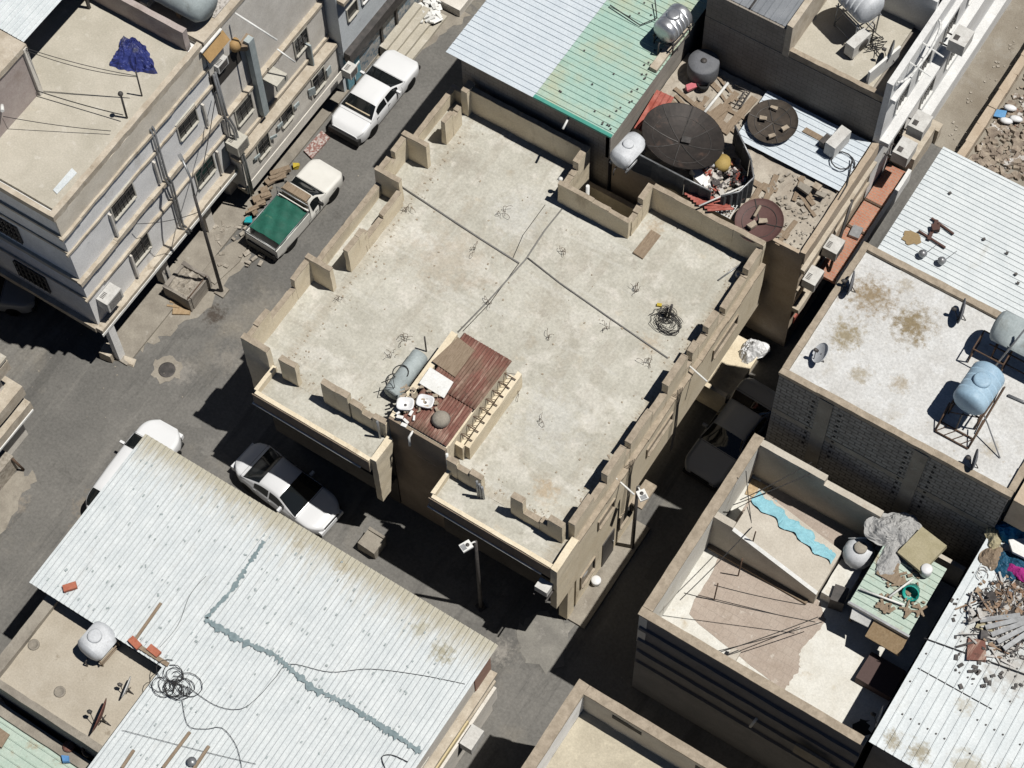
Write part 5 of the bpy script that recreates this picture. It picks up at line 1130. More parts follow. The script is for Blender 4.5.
def blotch(name, pts, z, mt, label):
    m = MB(); o = blob([at(*p, z) for p in pts], 4, .1, 0); m.prism([tuple(q)[:2] for q in o], z - .002, z + .002)
    return solo(name, m, mt, label, 'stain')
mat('mud', (.33, .25, .17), (.40, .31, .22), scale=2, detail=8, rough=.97, spots=[((.56, .54, .50), 2.2, .58, .7, .7)])
for u, v, aim, r_, lab in ((851, 290, (195, 2), .42, 'grey dish seen edge on at the left kerb of the whitewashed roof'), (820, 360, (200, 40), .36, 'small pale dish near the front left corner of the whitewashed roof'), (961, 318, (195, 2), .44, 'grey dish with a long arm in the middle right of the whitewashed roof'), (974, 466, (195, 2), .36, 'small grey dish by the front kerb of the whitewashed roof')):
    p = at(u, v, 10.85); dish('satellite_dish', tuple(p), r_, .07, aim, lab, 'tank_pale' if u < 830 else 'tank_grey', 0, .45, True, 'satellite dishes', 24)
barrel('water_tank', (-4.25, 32.75, 10.85), 1.6, .58, R(-3), 'tank_blue', 'light blue barrel tank on a rusty open stand on the whitewashed roof', .85, True, 'water tanks', True, 0.0, 'rebar')
barrel('water_tank', (-3.3, 35.2, 10.85), 3.2, .55, R(90), 'galvanised', 'long grey steel tank on a stand at the right edge of the whitewashed roof', .8, False, 'water tanks', False, 0.0, 'rebar')
m = MB(); m.tube([at(1000, 458, 10.87), at(988, 425, 11.6), at(984, 415, 10.9)], .025, 5); solo('bent_pipe', m, 'grey_metal', 'thin bent pipe on the whitewashed roof below the blue tank', 'pipe')
m = MB(); m.tube([at(1008, 395, 10.9), at(1024, 402, 10.9), at(1040, 408, 10.9)], .05, 6); solo('floor_pipe', m, 'grey_metal', 'short grey pipe lying right of the light blue tank', 'pipe')
st2 = thing('steel_rack', 'empty rusty steel frame standing behind the light blue tank', 'frame', (-4.6, 34.5, 10.85))
m = MB()
for x in (-5.1, -4.0):
    for y in (34.2, 35.0): m.tube([(x, y, 10.85), (x, y, 11.8)], .025, 5)
    m.tube([(x, 34.2, 11.8), (x, 35.0, 11.8)], .025, 5); m.tube([(x, 34.2, 11.0), (x, 35.0, 11.0)], .025, 5)
for y in (34.2, 35.0): m.tube([(-5.1, y, 11.8), (-4.0, y, 11.8)], .025, 5)
m.build('frame', 'rebar', st2)
m = MB(); m.tube([(-4.3, 34.2, 10.85), (-3.9, 34.9, 13.2)], .035, 6); m.build('pole', 'grey_metal', st2)
solo('corner_wall', MB().box(-1.6, 6, 30.6, 36, 9, 10.7), 'tan_wall', 'tan wall corner just right of the whitewashed roof', 'wall')

# ---- courtyard house
lr = thing('courtyard_house', 'house with an open cluttered roof courtyard behind high white walls', 'house', (-6, 26, 0))
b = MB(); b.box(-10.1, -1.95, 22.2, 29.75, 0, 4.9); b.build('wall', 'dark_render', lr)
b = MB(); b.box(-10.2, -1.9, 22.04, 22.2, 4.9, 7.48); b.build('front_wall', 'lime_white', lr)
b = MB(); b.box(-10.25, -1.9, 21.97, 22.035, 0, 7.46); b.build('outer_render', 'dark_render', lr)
b = MB(); b.box(-10.26, -9.95, 21.95, 29.7, 4.9, 7.47); b.build('side_wall', 'lime_white', lr)
b = MB(); b.box(-9.95, -5.2, 29.4, 29.65, 4.9, 7.2); b.box(-9.95, -7.4, 29.4, 29.65, 7.2, 7.55); b.box(-5.2, -1.95, 29.5, 29.65, 4.9, 6.4); b.build('back_wall', 'beige_wall', lr)
b = MB(); b.box(-10.3, -1.9, 21.9, 22.22, 7.47, 7.56, .008); b.box(-10.3, -9.92, 22.22, 29.7, 7.47, 7.56, .008); b.build('coping', 'tan_top', lr)
for k, (z0, z1) in enumerate(((6.3, 6.5), (5.1, 5.35), (4.0, 4.2), (2.9, 3.1))):
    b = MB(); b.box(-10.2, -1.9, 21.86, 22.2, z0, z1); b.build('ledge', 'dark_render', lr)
b = MB(); b.box(-9.95, -1.95, 22.2, 29.4, 4.9, 5.0); b.build('roof_floor', 'lime_white', lr)
b = MB(); q = blob([at(u, v, 5.0) for u, v in ((688, 614), (724, 548), (818, 600), (826, 622), (800, 650), (800, 668), (783, 692))], 9, .05, 5.0); b.prism([tuple(p)[:2] for p in q], 5.0, 5.012); b.build('pink_floor', 'pink_floor', lr)
b = MB(); b.box(-9.6, -5.0, 27.2, 29.4, 5.0, 5.012); b.build('pink_floor', 'pink_floor', lr)
b = MB(); b.box(-9.95, -9.2, 26.3, 26.55, 5.0, 7.4); b.build('cross_wall', 'beige_wall', lr)
b = MB(); x0, x1, y0, y1 = -9.2, -5.8, 26.3, 28.1
b.add([(x0, y0, 5), (x1, y0, 5), (x1, y1, 5), (x0, y1, 5), (x0, y0, 7.2), (x1, y0, 5.9), (x1, y1, 6.0), (x0, y1, 7.25)], [(3, 2, 1, 0), (4, 5, 6, 7), (0, 1, 5, 4), (1, 2, 6, 5), (2, 3, 7, 6), (3, 0, 4, 7)]); b.build('stair_roof', 'beige_wall', lr)
b = MB(); b.add([(x0, y0 - .02, 7.2), (x1, y0 - .02, 5.9), (x1, y0 + .1, 5.96), (x0, y0 + .1, 7.26)], [(0, 1, 2, 3)]); b.build('white_edge', 'white_paint', lr)
b = MB(); b.box(-5.75, -4.9, 26.6, 28.0, 5.0, 5.6, .03); b.build('white_slab', 'lime_white', lr)
b = MB(); b.box(-9.9, -6, 26.12, 26.28, 5.0, 5.12); b.build('skirting', 'old_wood', lr)
b = MB(); b.tube([at(750, 727, 4.2) + Vector((0, 0, 0)), at(757, 718, 4.5)], .05, 6); b.build('white_spout', 'white_paint', lr)
b = MB(); b.box(-3.9, -2.6, 21.6, 21.7, 4.2, 5.0); b.build('grey_panel', 'dust_concrete', lr)
b = MB(); b.box(-7.3, -7.0, 22.2, 23.3, 5.0, 5.5, .02); b.build('low_divider', 'beige_wall', lr)
# things in the courtyard
m = MB(); a_, c_ = Vector((-9.15, 28.02, 7.28)), Vector((-5.9, 27.95, 6.04))
def fold(s, t):
    q = Vector((s * 4.5, t * 1.2, 3.0)); k_ = mnoise.noise(q * 2.0); k2 = mnoise.noise(q * 5.5)
    hang = max(0.0, (t - .45) / .55)
    return (0.10 * k_, .12 * k_ + .10 * mnoise.noise(Vector((s * 6, 1, 9))), .10 * abs(k2) + .07 * abs(k_) - .55 * hang * hang + .03 * math.sin(s * 40) * t)
m.sheet(a_ + Vector((0, -.5, 0)), c_ - a_, Vector((0, .72, .0)), 70, 16, fold, 0, True)
solo('turquoise_cloth', m, 'turquoise_cloth', 'turquoise cloth draped along the edge of the sloping stair roof', 'cloth')
m = MB(); p = at(768, 488, 5.02); q = [at(*t_, 5.03) for t_ in ((752, 478), (772, 488), (760, 500), (745, 494))]; m.prism([tuple(t_)[:2] for t_ in q], 5.012, 5.05); solo('rubble_patch', m, mat('ochre_rubble', (.55, .42, .26), (.40, .29, .17), scale=8, detail=4, rough=.95, bump=.8), 'patch of ochre rubble in the back corner of the courtyard', 'rubble', None, 'stuff')
m = MB(); m.box(-5.85, -4.75, 27.85, 28.95, 5.0, 5.55, .03); solo('tank_plinth', m, 'dust_concrete', 'grey block plinth carrying the white tank in the courtyard', 'plinth')
ct = thing('water_tank', 'round white plastic tank with a grey lid on the courtyard plinth', 'tank', (-5.3, 28.35, 5.55), .2, 'water tanks', False); ct.scale = (.82, .82, .85)
m = MB(); n = 32; prof = [(.35, 0), (.56, .1), (.64, .3), (.66, .55), (.62, .8), (.48, .98), (.3, 1.05), (0, 1.06)]
m.lathe(prof, n); m.v = [(x * (1 + .025 * math.cos(14 * math.atan2(y, x))), y * (1 + .025 * math.cos(14 * math.atan2(y, x))), z) for x, y, z in m.v]; m.build('tank_body', 'tank_pale', ct)
m = MB(); m.lathe([(.27, 1.03), (.28, 1.14), (.24, 1.18), (0, 1.19)], 18); m.build('lid', 'dust_concrete', ct)
m = MB(); m.tube([(-.6, .3, .95), (.5, .55, 1.35)], .03, 6); m.build('pipe', 'white_paint', ct)
gs = thing('junk_shelter', 'pale mint ribbed metal shelter roof in the courtyard loaded with junk', 'shelter', (-3.4, 27, 5))
P0, P1, P3 = at(847, 605, 6.95), at(905, 637, 6.95), at(887, 548, 6.95)
b = MB(); b.corr((-4.65, 26.25, 6.95), (2.2, 0, 0), (0, 2.75, .05), .24, .03, 'trap', .012, 0, 5, .015); b.build('roof_sheet', 'mint_metal', gs)
b = MB(); b.box(-4.68, -2.4, 26.17, 26.25, 6.82, 6.98, .01); b.build('fascia', 'grey_metal', gs)
b = MB()
for x in (-4.5, -2.6):
    for y in (26.4, 28.6): b.box(x, x + .09, y, y + .09, 5.0, 6.93)
b.build('post', 'old_wood', gs)
b = MB(); b.box(-4.5, -2.5, 28.7, 28.8, 5, 6.9); b.build('rear_panel', 'dark_render', gs)
m = MB(); q = [at(*t_, 6.8) for t_ in ((875, 619), (908, 638))] + [at(*t_, 6.3) for t_ in ((899, 656), (865, 636))]
m.add([tuple(t_) for t_ in q] + [tuple(t_ - Vector((0, 0, .05))) for t_ in q], [(0, 1, 2, 3), (7, 6, 5, 4), (0, 4, 5, 1), (1, 5, 6, 2), (2, 6, 7, 3), (3, 7, 4, 0)]); solo('wooden_board', m, 'wood', 'light wooden board leaning down from the front of the mint shelter', 'board')
m = MB(); q = [at(*t_, 6.82) for t_ in ((853, 606), (873, 617))] + [at(*t_, 6.5) for t_ in ((868, 627), (850, 618))]
m.add([tuple(t_) for t_ in q] + [tuple(t_ - Vector((0, 0, .05))) for t_ in q], [(0, 1, 2, 3), (7, 6, 5, 4), (0, 4, 5, 1), (1, 5, 6, 2), (2, 6, 7, 3), (3, 7, 4, 0)]); solo('white_board', m, 'white_paint', 'bright white board hanging beside the wooden one under the mint shelter edge', 'board')
heap('grey_tarpaulin', 898, 534, 7.0, .85, .9, .45, 'grey_cloth', 'crumpled grey cloth heaped at the back of the mint shelter roof', 'tarpaulin', 3)
heap('grey_rag', 890, 558, 7.0, .33, .85, .28, 'grey_cloth', 'twisted strip of grey rag between the brown board and the mattress', 'cloth', 9)
m = MB(); q = at(922, 550, 7.4); m.obox(q, (1.05, 1.25, .16), R(-14), R(8), R(-6), .02); solo('mattress_panel', m, 'mattress', 'dirty yellowish mattress slab tilted on the junk shelter', 'mattress')
m = MB(); m.lathe([(.17, 0), (.2, .05), (.2, .38), (.17, .42), (0, .43)], 16, Matrix.Translation(at(925, 573, 7.1))); solo('white_can', m, 'white_plastic', 'white round can below the mattress slab', 'can')
m = MB(); m.lathe([(.24, 0), (.28, .3), (.3, .32), (.25, .32), (.2, .05), (0, .05)], 16, Matrix.Translation(at(913, 590, 7.05)) @ Matrix.Rotation(R(50), 4, 'X')); solo('teal_bucket', m, mat('teal_bucket_plastic', (.02, .36, .30), rough=.4), 'bright teal bucket tipped over on the mint shelter roof', 'bucket')
slab('brown_board', [(880, 565), (905, 580), (899, 587), (876, 574)], 7.03, .05, 'old_wood', 'brown board lying on the mint shelter between the rag and the white bars', 'board')
m = MB(); m.tube([at(860, 589, 7.1), at(904, 605, 7.12)], .04, 6); solo('white_stick', m, 'white_paint', 'longer white bar lying across the mint shelter roof', 'bar')
m = MB(); m.tube([at(889, 597, 7.15), at(913, 579, 7.2)], .04, 6); solo('white_stick', m, 'white_paint', 'shorter white bar pointing at the teal bucket on the mint shelter', 'bar')
m = MB(); rnd = random.Random(41)
for k in range(50):
    p = at(rnd.uniform(880, 925), rnd.uniform(560, 615), 7.05)
    if p.x < -4.5 or p.x > -2.3: continue
    m.obox(p, (rnd.uniform(.06, .5), rnd.uniform(.04, .12), .05), rnd.uniform(0, 3), rnd.uniform(-.2, .2))
solo('wood_scraps', m, 'old_wood', 'loose wood scraps strewn over the mint shelter roof', 'scrap', None, 'stuff')
dish('satellite_dish', tuple(at(879, 722, 5.0)), .38, .06, (190, 3), 'white dish seen edge on in the shaded front corner of the courtyard', 'tank_pale', 0, .5, True, 'satellite dishes', 22)
m = MB(); p = at(896, 716, 5.0); m.obox(p + Vector((0, 0, .3)), (.5, .8, .6), .1); m2 = MB()
solo('black_crate', m, 'black_rubber', 'black open crate against the wall of the ribbed roof house', 'crate')
blotch('dark_patch', [(854, 722), (868, 720), (870, 732), (858, 740), (850, 732)], 5.004, 'black_rubber', 'flat dark patch beside the dish in the courtyard corner')  # thin near-black patch laid on the courtyard floor
m = MB(); p = at(829, 604, 5.0); m.obox(p + Vector((.2, .2, .4)), (.5, .6, .8), .2); solo('dark_cabinet', m, 'dark_metal', 'dark cabinet between the white slab and the mint shelter', 'cabinet')
solo('dark_wall_piece', MB().box(-3.3, -1.97, 24.6, 25.7, 5.0, 5.35, .02), mat('brown_dark', (.09, .06, .055), rough=.8), 'low dark brown wall piece below the wooden board in the courtyard', 'box')  # low box standing in for a dark piece of wall
cl = [((746, 471), 8.2, (752, 527), 7.0), ((714, 585), 6.2, (805, 605), 6.4), ((684, 593), 7.5, (815, 622), 6.4), ((714, 654), 7.5, (818, 617), 6.2), ((718, 651), 7.5, (822, 622), 6.2), ((740, 500), 7.5, (812, 462), 7.5), ((733, 505), 7.5, (822, 468), 7.5), ((680, 600), 7.5, (752, 527), 7.2)]
names = ['short wire rising from the stair roof corner by the white wall', 'upper clothes line across the pink courtyard floor', 'long clothes line across the pink courtyard floor below the upper one', 'left wire from the front coping towards the stair end', 'right wire from the front coping towards the stair end', 'upper wire from the side coping to the back wall', 'lower wire from the side coping to the back wall', 'wire along the white side wall of the courtyard']
for (p0, z0, p1, z1), lab in zip(cl, names): wire(at(*p0, z0), at(*p1, z1), .12, lab, .016, 'clothes_line', 'wires over the courtyard')
for u, v, z0, h, lab in ((752, 545, 6.6, 1.2, 'rusty post at the corner of the stair roof'), (714, 600, 5, 1.6, 'thin rusty post on the pink floor near the white wall'), (738, 576, 5, 1.6, 'thin rusty post on the pink floor near the dark cross wall')):
    m = MB(); p = at(u, v, z0); m.tube([p, p + Vector((.02, 0, h))], .025, 6); solo('rusty_post', m, 'rebar', lab, 'post', 'posts in the courtyard')

# ---- ribbed roof at the bottom right
br = thing('ribbed_roof_house', 'house with a white ribbed metal roof bearing a heap of junk beside the courtyard', 'house', (2, 26, 0))
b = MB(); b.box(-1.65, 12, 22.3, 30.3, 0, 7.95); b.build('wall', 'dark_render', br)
b = MB(); b.corr((-1.8, 21.95, 8.1), (0, 8.5, .12), (12, 0, 0), .3, .04, 'trap', .012, 0, 10); b.build('roof_sheet', mat('stained_metal', (.66, .70, .71), (.58, .625, .64), scale=1.5, detail=8, rough=.55, spec=.4, org=(2, 26),
    blobs=[(-1.2, 22.4, .5, (.27, .23, .14), .85, ''), (-.3, 22.5, .6, (.27, .23, .14), .85, ''), (1.2, 22.9, .8, (.34, .30, .2), .7, ''), (.2, 24.6, .5, (.38, .34, .25), .6, ''), (2.4, 23.2, .7, (.33, .28, .18), .7, ''), (1.0, 26.5, 1.5, (.34, .31, .27), .7, ''), (-.5, 27, 1.2, (.40, .37, .32), .5, '')],
    spots=[((.42, .40, .33), .5, .62, .78, .5, (1.6, .6, 1)), ((.28, .28, .27), 8, .68, .74, .6)]), br)
m = MB()
for y in (23.3, 24.4, 25.5, 26.6, 27.7, 28.8):
    for k in range(22):
        if rnd.random() < .4: continue
        m.obox((-1.62 + .3 * k, y, 8.1 + .0141 * (y - 21.95) + .03), (.05, .05, .02))
o = m.build('roof_screws', 'dark_metal', br); o['kind'] = 'stuff'
b = MB(); b.tube([at(924, 638, 8.2), at(1030, 676, 8.25)], .02, 5); b.tube([at(918, 668, 8.17), at(992, 709, 8.17)], .015, 5); b.build('roof_wire', 'cable', br)
for k, (pts, lab) in enumerate((([(896, 722), (906, 722), (900, 738), (885, 735)], 'brown dirt stain at the front left corner of the lower right roof'), ([(920, 735), (936, 738), (928, 762), (912, 752)], 'larger brown dirt stain on the front edge of the lower right roof'), ([(972, 748), (1000, 750), (990, 768), (965, 765)], 'brown dirt stain at the bottom edge of the lower right roof'))):
    pass
for nm, mt2, seed, lab in (('scrap_heap', mat('junk_dark', (.05, .045, .045), (.10, .09, .085), scale=5, rough=.6), 51, 'dark metal scrap in the wide junk heap on the lower right ribbed roof'),
                      ('rubbish_heap', mat('junk_light', (.55, .54, .52), (.40, .38, .35), scale=5, rough=.7, spots=[((.18, .25, .33), 1.5, .62, .64, .8)]), 52, 'pale rubbish and broken panels in the junk heap on the lower right ribbed roof'),
                      ('rusty_heap', mat('junk_brown', (.24, .15, .10), (.36, .28, .20), scale=4, rough=.85), 53, 'rusty brown scraps in the junk heap on the lower right ribbed roof')):
    m = MB(); rnd = random.Random(seed)
    for k in range(190):
        u, v = rnd.gauss(1012, 20), rnd.gauss(612, 20)
        if (u < 975 and v < 600) or u < 962 or v > 672: continue
        p = at(u, v, 8.22 + .25 * rnd.random() * max(0, 1 - abs(v - 612) / 45)); kind = rnd.random(); a = rnd.uniform(0, 3.1)
        if kind < .3: m.obox(p, (rnd.uniform(.3, .9), rnd.uniform(.03, .07), .04), a, 0, rnd.uniform(-.25, .25))
        elif kind < .55: m.obox(p, (rnd.uniform(.12, .35), rnd.uniform(.1, .3), .015), a, rnd.uniform(-.5, .5), rnd.uniform(-.5, .5), .03)
        elif kind < .7:
            r = rnd.uniform(.08, .2); m.tube([p + Vector((r * math.cos(i * .6), r * math.sin(i * .6), .01 * i)) for i in range(9)], .015, 4)
        else: m.obox(p, (rnd.uniform(.04, .14), rnd.uniform(.04, .12), rnd.uniform(.03, .09)), a, rnd.uniform(-.5, .5), 0, .015)
    solo(nm, m, mt2, lab, 'junk', None, 'stuff')
m = MB(); rnd = random.Random(52)
for k in range(70):
    p = at(rnd.uniform(950, 1024), rnd.uniform(600, 690), 8.2); s_ = rnd.uniform(.04, .2); m.obox(p, (s_, s_ * .6, .04), rnd.uniform(0, 3))
solo('loose_litter', m, 'dark_metal', 'loose dark bits scattered around the scrap heap on the ribbed roof', 'litter', None, 'stuff')
slab('old_rug', [(988, 602), (1003, 606), (1002, 640), (975, 628)], 8.2, .08, 'mattress', 'worn beige rug folded at the edge of the scrap heap', 'rug')
m = MB()
for k in range(5): p = at(1000 + k * 5, 618 + k * 5, 8.45); m.obox(p, (.16, 1.3, .1), R(-52) + k * .12, .1)
solo('metal_profiles', m, 'grey_metal', 'bundle of dark and shiny metal profiles across the old rug', 'profiles', None, 'stuff')
m = MB(); p = at(976, 650, 8.22); m.obox(p, (.55, .7, .1), .5, j=.05); solo('red_block', m, 'rusty_sheet', 'rusty red lump below the old rug', 'scrap')
heap('bright_blue_sheet', 1012, 534, 8.2, .6, .5, .5, mat('azure_plastic', (.02, .25, .50), rough=.5), 'bright blue plastic sheet at the top of the junk on the ribbed roof', 'sheet', 14)
slab('white_carton', [(1008, 541), (1030, 539), (1030, 562), (1012, 553)], 8.6, .12, 'white_paint', 'large white board lying between the bright blue and the dark blue plastic', 'board')
heap('dark_blue_sheet', 1016, 566, 8.2, .75, .5, .35, mat('petrol_plastic', (.02, .09, .16), rough=.5), 'dark petrol blue plastic sheet below the white board', 'sheet', 15)
heap('magenta_cloth', 1018, 572, 8.35, .35, .25, .25, mat('magenta', (.40, .03, .22), rough=.8), 'small magenta cloth in front of the dark blue plastic', 'cloth', 16)
heap('tan_sack', 994, 538, 8.2, .3, .35, .35, 'mattress', 'tan sack at the left of the bright blue plastic', 'sack', 17)
heap('brown_bundle', 992, 558, 8.2, .3, .5, .3, 'old_wood', 'brown bundle of rags left of the dark blue plastic', 'bundle', 18)
heap('tan_bundle', 1014, 522, 8.2, .5, .25, .35, 'tan_top', 'tan bundle behind the bright blue plastic', 'bundle', 19)

# ---- parapet house at the bottom centre
bc = thing('parapet_house', 'house with a high tan topped parapet round a pale flat roof at the bottom', 'house', (-5, 14, 0))
b = MB(); b.box(-10.6, 3, 5, 18.75, 0, 6.2); b.build('wall', 'tan_render', bc)
b = MB(); b.box(-10.3, 3, 5, 18.5, 6.2, 6.24); b.build('roof_surface', mat('cream_floor', (.52, .47, .365), (.44, .395, .305), scale=1.6, detail=9, rough=.95, bump=.2, spots=[((.62, .56, .43), 2.5, .56, .68, .6), ((.40, .33, .22), 4, .64, .73, .5)]), bc)
b = MB(); b.box(-10.65, -10.3, 5, 18.8, 6.2, 7.9); b.build('parapet_wall', 'white_render', bc)
b = MB(); b.box(-10.3, 3, 18.5, 18.8, 6.2, 7.9); o = b.build('parapet_wall', 'beige_wall', bc)
for x in (-9.2, -6.1, -3.2):
    k = MB(); k.box(x, x + 1.1, 18.485, 18.5, 7.3, 7.6); k.build('vent_slot', 'shadow_room', o)
b = MB(); b.box(-10.68, -10.28, 5, 18.83, 7.9, 8.0, .01); b.box(-10.28, 3, 18.47, 18.83, 7.9, 8.0, .01); b.build('coping', 'tan_top', bc)

# ---- big ribbed roof at the lower left
ll = thing('big_ribbed_house', 'large house at the lower left with a dirty white ribbed metal roof seamed with tar', 'house', (-21, 14, 0))
b = MB(); b.box(-28.0, -14.02, 12.5, 18.5, 0, 6.35); b.box(-22.7, -14.02, 0, 12.5, 0, 6.35); b.build('wall', 'grey_render', ll)
b = MB(); b.corr((-28.5, 12.2, 6.5), (0, 6.55, .08), (5.65, 0, 0), .2, .034, 'wide', .012, 0, 10); b.build('roof_sheet', 'dirty_metal', ll)
b = MB(); b.corr((-22.85, 2, 6.4), (0, 16.8, .18), (9.05, 0, 0), .2, .034, 'wide', .012, 0, 20); b.build('roof_sheet', 'dirty_metal', ll)
b = MB(); b.box(-14.22, -13.97, 2, 18.5, 6.2, 6.4); b.build('eave_board', 'old_wood', ll)
b = MB(); b.box(-14.02, -13.90, 17.5, 18.45, 4.9, 6.3); b.build('brick_patch', 'red_brick_y', ll)
b = MB(); b.box(-14.02, -13.94, 2, 17.5, 4.9, 6.2); b.build('render_band', 'grey_render', ll)
for z0, z1, ox, mt2 in ((4.5, 4.75, .35, 'ledge_stone'), (3.7, 3.9, .3, 'ledge_stone')):
    b = MB(); b.box(-14.02, -14.02 + ox, 2, 18.45, z0, z1, .02); b.build('ledge', mt2, ll)
b = MB(); b.box(-13.70, -13.62, 2, 16.6, 4.2, 4.5); b.build('yellow_trim', mat('cream_paint', (.60, .50, .30), rough=.8), ll)
b = MB(); b.box(-14.02, -13.62, 2, 18.3, 2.6, 3.7); b.build('balcony_wall', 'grey_render', ll)
for y in (14.2, 13.4):
    opening(ll, -14.02, y, y + .5, 5.2, 5.9, fm='beige_metal')
o = thing('air_conditioner', 'white air conditioner on the right wall of the big ribbed house', 'air conditioner', (-13.62, 15.6, 3.1), 0, None, True)
p = atx(473, 740, -13.32)
m = MB(); m.box(-13.60, -13.12, p.y - .4, p.y + .4, p.z - .28, p.z + .28); m.build('casing', 'ac_white', o)
m = MB(); m.box(-13.62, -13.22, p.y - .35, p.y - .3, p.z - .34, p.z - .28); m.box(-13.62, -13.22, p.y + .3, p.y + .35, p.z - .34, p.z - .28); m.build('bracket', 'dark_metal', o)
# tar seams, stains along the far eave
def seam(pts, w0, z, name, label, par=None):
    m = MB(); rnd = random.Random(len(pts) * 7 + 1); L_, R_ = [], []
    P = [at(*p, z) for p in pts]; Q = []
    for a_, c_ in zip(P, P[1:]):
        n = max(2, int((c_ - a_).length / .055))
        Q += [a_.lerp(c_, i / n) for i in range(n)]
    Q.append(P[-1])
    for i, q in enumerate(Q):
        d = (Q[min(i + 1, len(Q) - 1)] - Q[max(0, i - 1)]).normalized(); n_ = Vector((-d.y, d.x, 0)); w_ = w0 * rnd.uniform(.35, 1.5)
        sh_ = Vector((0, 1, 0)) if abs(d.x) > .4 else n_
        L_.append(q + sh_ * w_); R_.append(q - sh_ * w_ * rnd.uniform(.4, 1.6))
    k = len(Q); m.add(L_ + R_, [(i, k + i, k + i + 1, i + 1) for i in range(k - 1)])
    m.f = [f[::-1] for f in m.f]; return m.build(name, 'seam_tar', par or ll)
seam([(205, 619), (240, 640), (275, 655), (312, 688), (345, 703), (380, 725), (421, 752)], .10, 6.61, 'tar_seam', '')
seam([(206, 618), (232, 590), (248, 565), (264, 541)], .07, 6.61, 'tar_seam', '')
mat('roof_grime', (.36, .33, .24), (.45, .43, .36), scale=2.5, detail=8, rough=.95)
m = MB(); rnd = random.Random(61)
for k in range(0):
    x = -28.2 + k * .22 + .05
    for q in range(rnd.randint(0, 2)):
        l_ = rnd.uniform(.2, 1.5) * (1.0 if -25 < x < -20 or x > -17 else .5); y1 = 18.72 - rnd.uniform(0, .5); w_ = rnd.uniform(.05, .12)
        x_ = x + rnd.uniform(-.02, .03); zz = 6.584 - .0
        if l_ > .25: m.add([(x_, y1 - l_, 6.5 + .012 * (y1 - l_ - 12.35) + .004), (x_ + w_, y1 - l_ + rnd.uniform(-.1, .1), 6.5 + .012 * (y1 - l_ - 12.35) + .004), (x_ + w_, y1, 6.5 + .012 * (y1 - 12.35) + .004), (x_, y1, 6.5 + .012 * (y1 - 12.35) + .004)], [(0, 1, 2, 3)])
m = MB()
for k in range(70):
    u, v = rnd.uniform(60, 480), rnd.uniform(450, 760); p = at(u, v, 6.6)
    if p.y > 18.6 or p.x > -14.2 or p.x < -28 or (p.x < -22.6 and p.y < 12.6): continue
    m.obox((p.x, p.y, 6.5 + .011 * (p.y - 10) + .03), (rnd.uniform(.03, .12), rnd.uniform(.03, .08), .015), rnd.uniform(0, 3))
for y in [4.2 + 1.05 * i for i in range(14)]:
    for k in range(62):
        x = -28.4 + k * .22 + .19
        if x > -14.2 or (x < -22.8 and y < 12.5) or rnd.random() < .72: continue
        m.obox((x, y + rnd.uniform(-.03, .03), 6.5 + .011 * (y - 10) + .032), (.05, rnd.uniform(.05, .12), .014))
o = m.build('roof_screws', 'galvanised', ll); o['kind'] = 'stuff'
# terrace beside it
te = thing('roof_terrace', 'dusty walled roof terrace with a tank and two dishes at the lower left', 'terrace', (-25.4, 10.6, 0))
b = MB(); b.box(-28.0, -22.9, 8.9, 12.4, 0, 5.4); b.build('wall', 'dark_render', te)
b = MB(); b.box(-27.6, -22.95, 9.1, 12.35, 5.4, 5.5); b.build('floor', mat('terrace_floor', (.47, .425, .35), (.40, .355, .285), scale=.9, detail=9, rough=.95, bump=.3, spots=[((.5, .46, .39), 1.1, .58, .72, .5), ((.2, .16, .11), 1.8, .64, .74, .6)]), te)
b = MB(); b.box(-28.0, -27.6, 8.9, 12.35, 5.4, 5.75, .02); b.box(-27.6, -22.9, 8.85, 9.1, 5.4, 5.72, .02); b.build('kerb', 'dust_concrete', te)
b = MB(); b.box(-23.9, -22.7, 12.28, 12.42, 6.45, 6.62, .02); b.build('timber_rail', 'old_wood', te)
p = at(92, 647, 6.0)
barrel('water_tank', (at(93, 652, 5.5).x + .2, at(93, 652, 5.5).y + .25, 5.5), 1.15, .5, R(-4), 'tank_pale', 'white barrel tank on dark blocks on the dusty walled terrace', .3, True, 'water tanks', False, 0.0, 'old_wood')
dish('satellite_dish', tuple(at(130, 692, 5.5)), .38, .06, (195, 18), 'white dish seen edge on, the smaller of two on the dusty terrace', 'white_paint', 0, .45, True, 'satellite dishes', 22)
dish('satellite_dish', tuple(at(105, 722, 5.5)), .6, .09, (195, 18), 'rusty red dish seen edge on, the larger of two on the dusty terrace', 'rusty_sheet', 0, .6, True, 'satellite dishes', 24)
for u, v, lab in ((34, 645, 'round drain lid on the dusty terrace, the one nearer the street'), (60, 692, 'round open drain ring on the dusty terrace near the dark front edge')):
    m = MB(); p = at(u, v, 5.5); m.lathe([(.2, 0), (.2, .05), (.15, .06), (.13, .02), (0, .02)], 18, Matrix.Translation(p)); solo('drain_ring', m, 'dust_concrete', lab, 'drain', 'drain rings')
for u, v, lab, a in ((70, 587, 'red brick lying on the ribbed roof nearest the street edge', .9), (135, 643, 'red brick lying on the ribbed roof just right of the white tank', -.2), (154, 651, 'red brick lying on the ribbed roof next to the black cable coil', -.1)):
    m = MB(); m.obox(at(u, v, 6.62), (.46, .24, .14), a); solo('red_brick', m, mat('brick_' + str(u), (.38, .12, .07), (.45, .17, .11), scale=5, rough=.9), lab, 'brick', 'bricks on the ribbed roof')
m = MB(); rnd = random.Random(66); c = at(175, 684, 6.6)
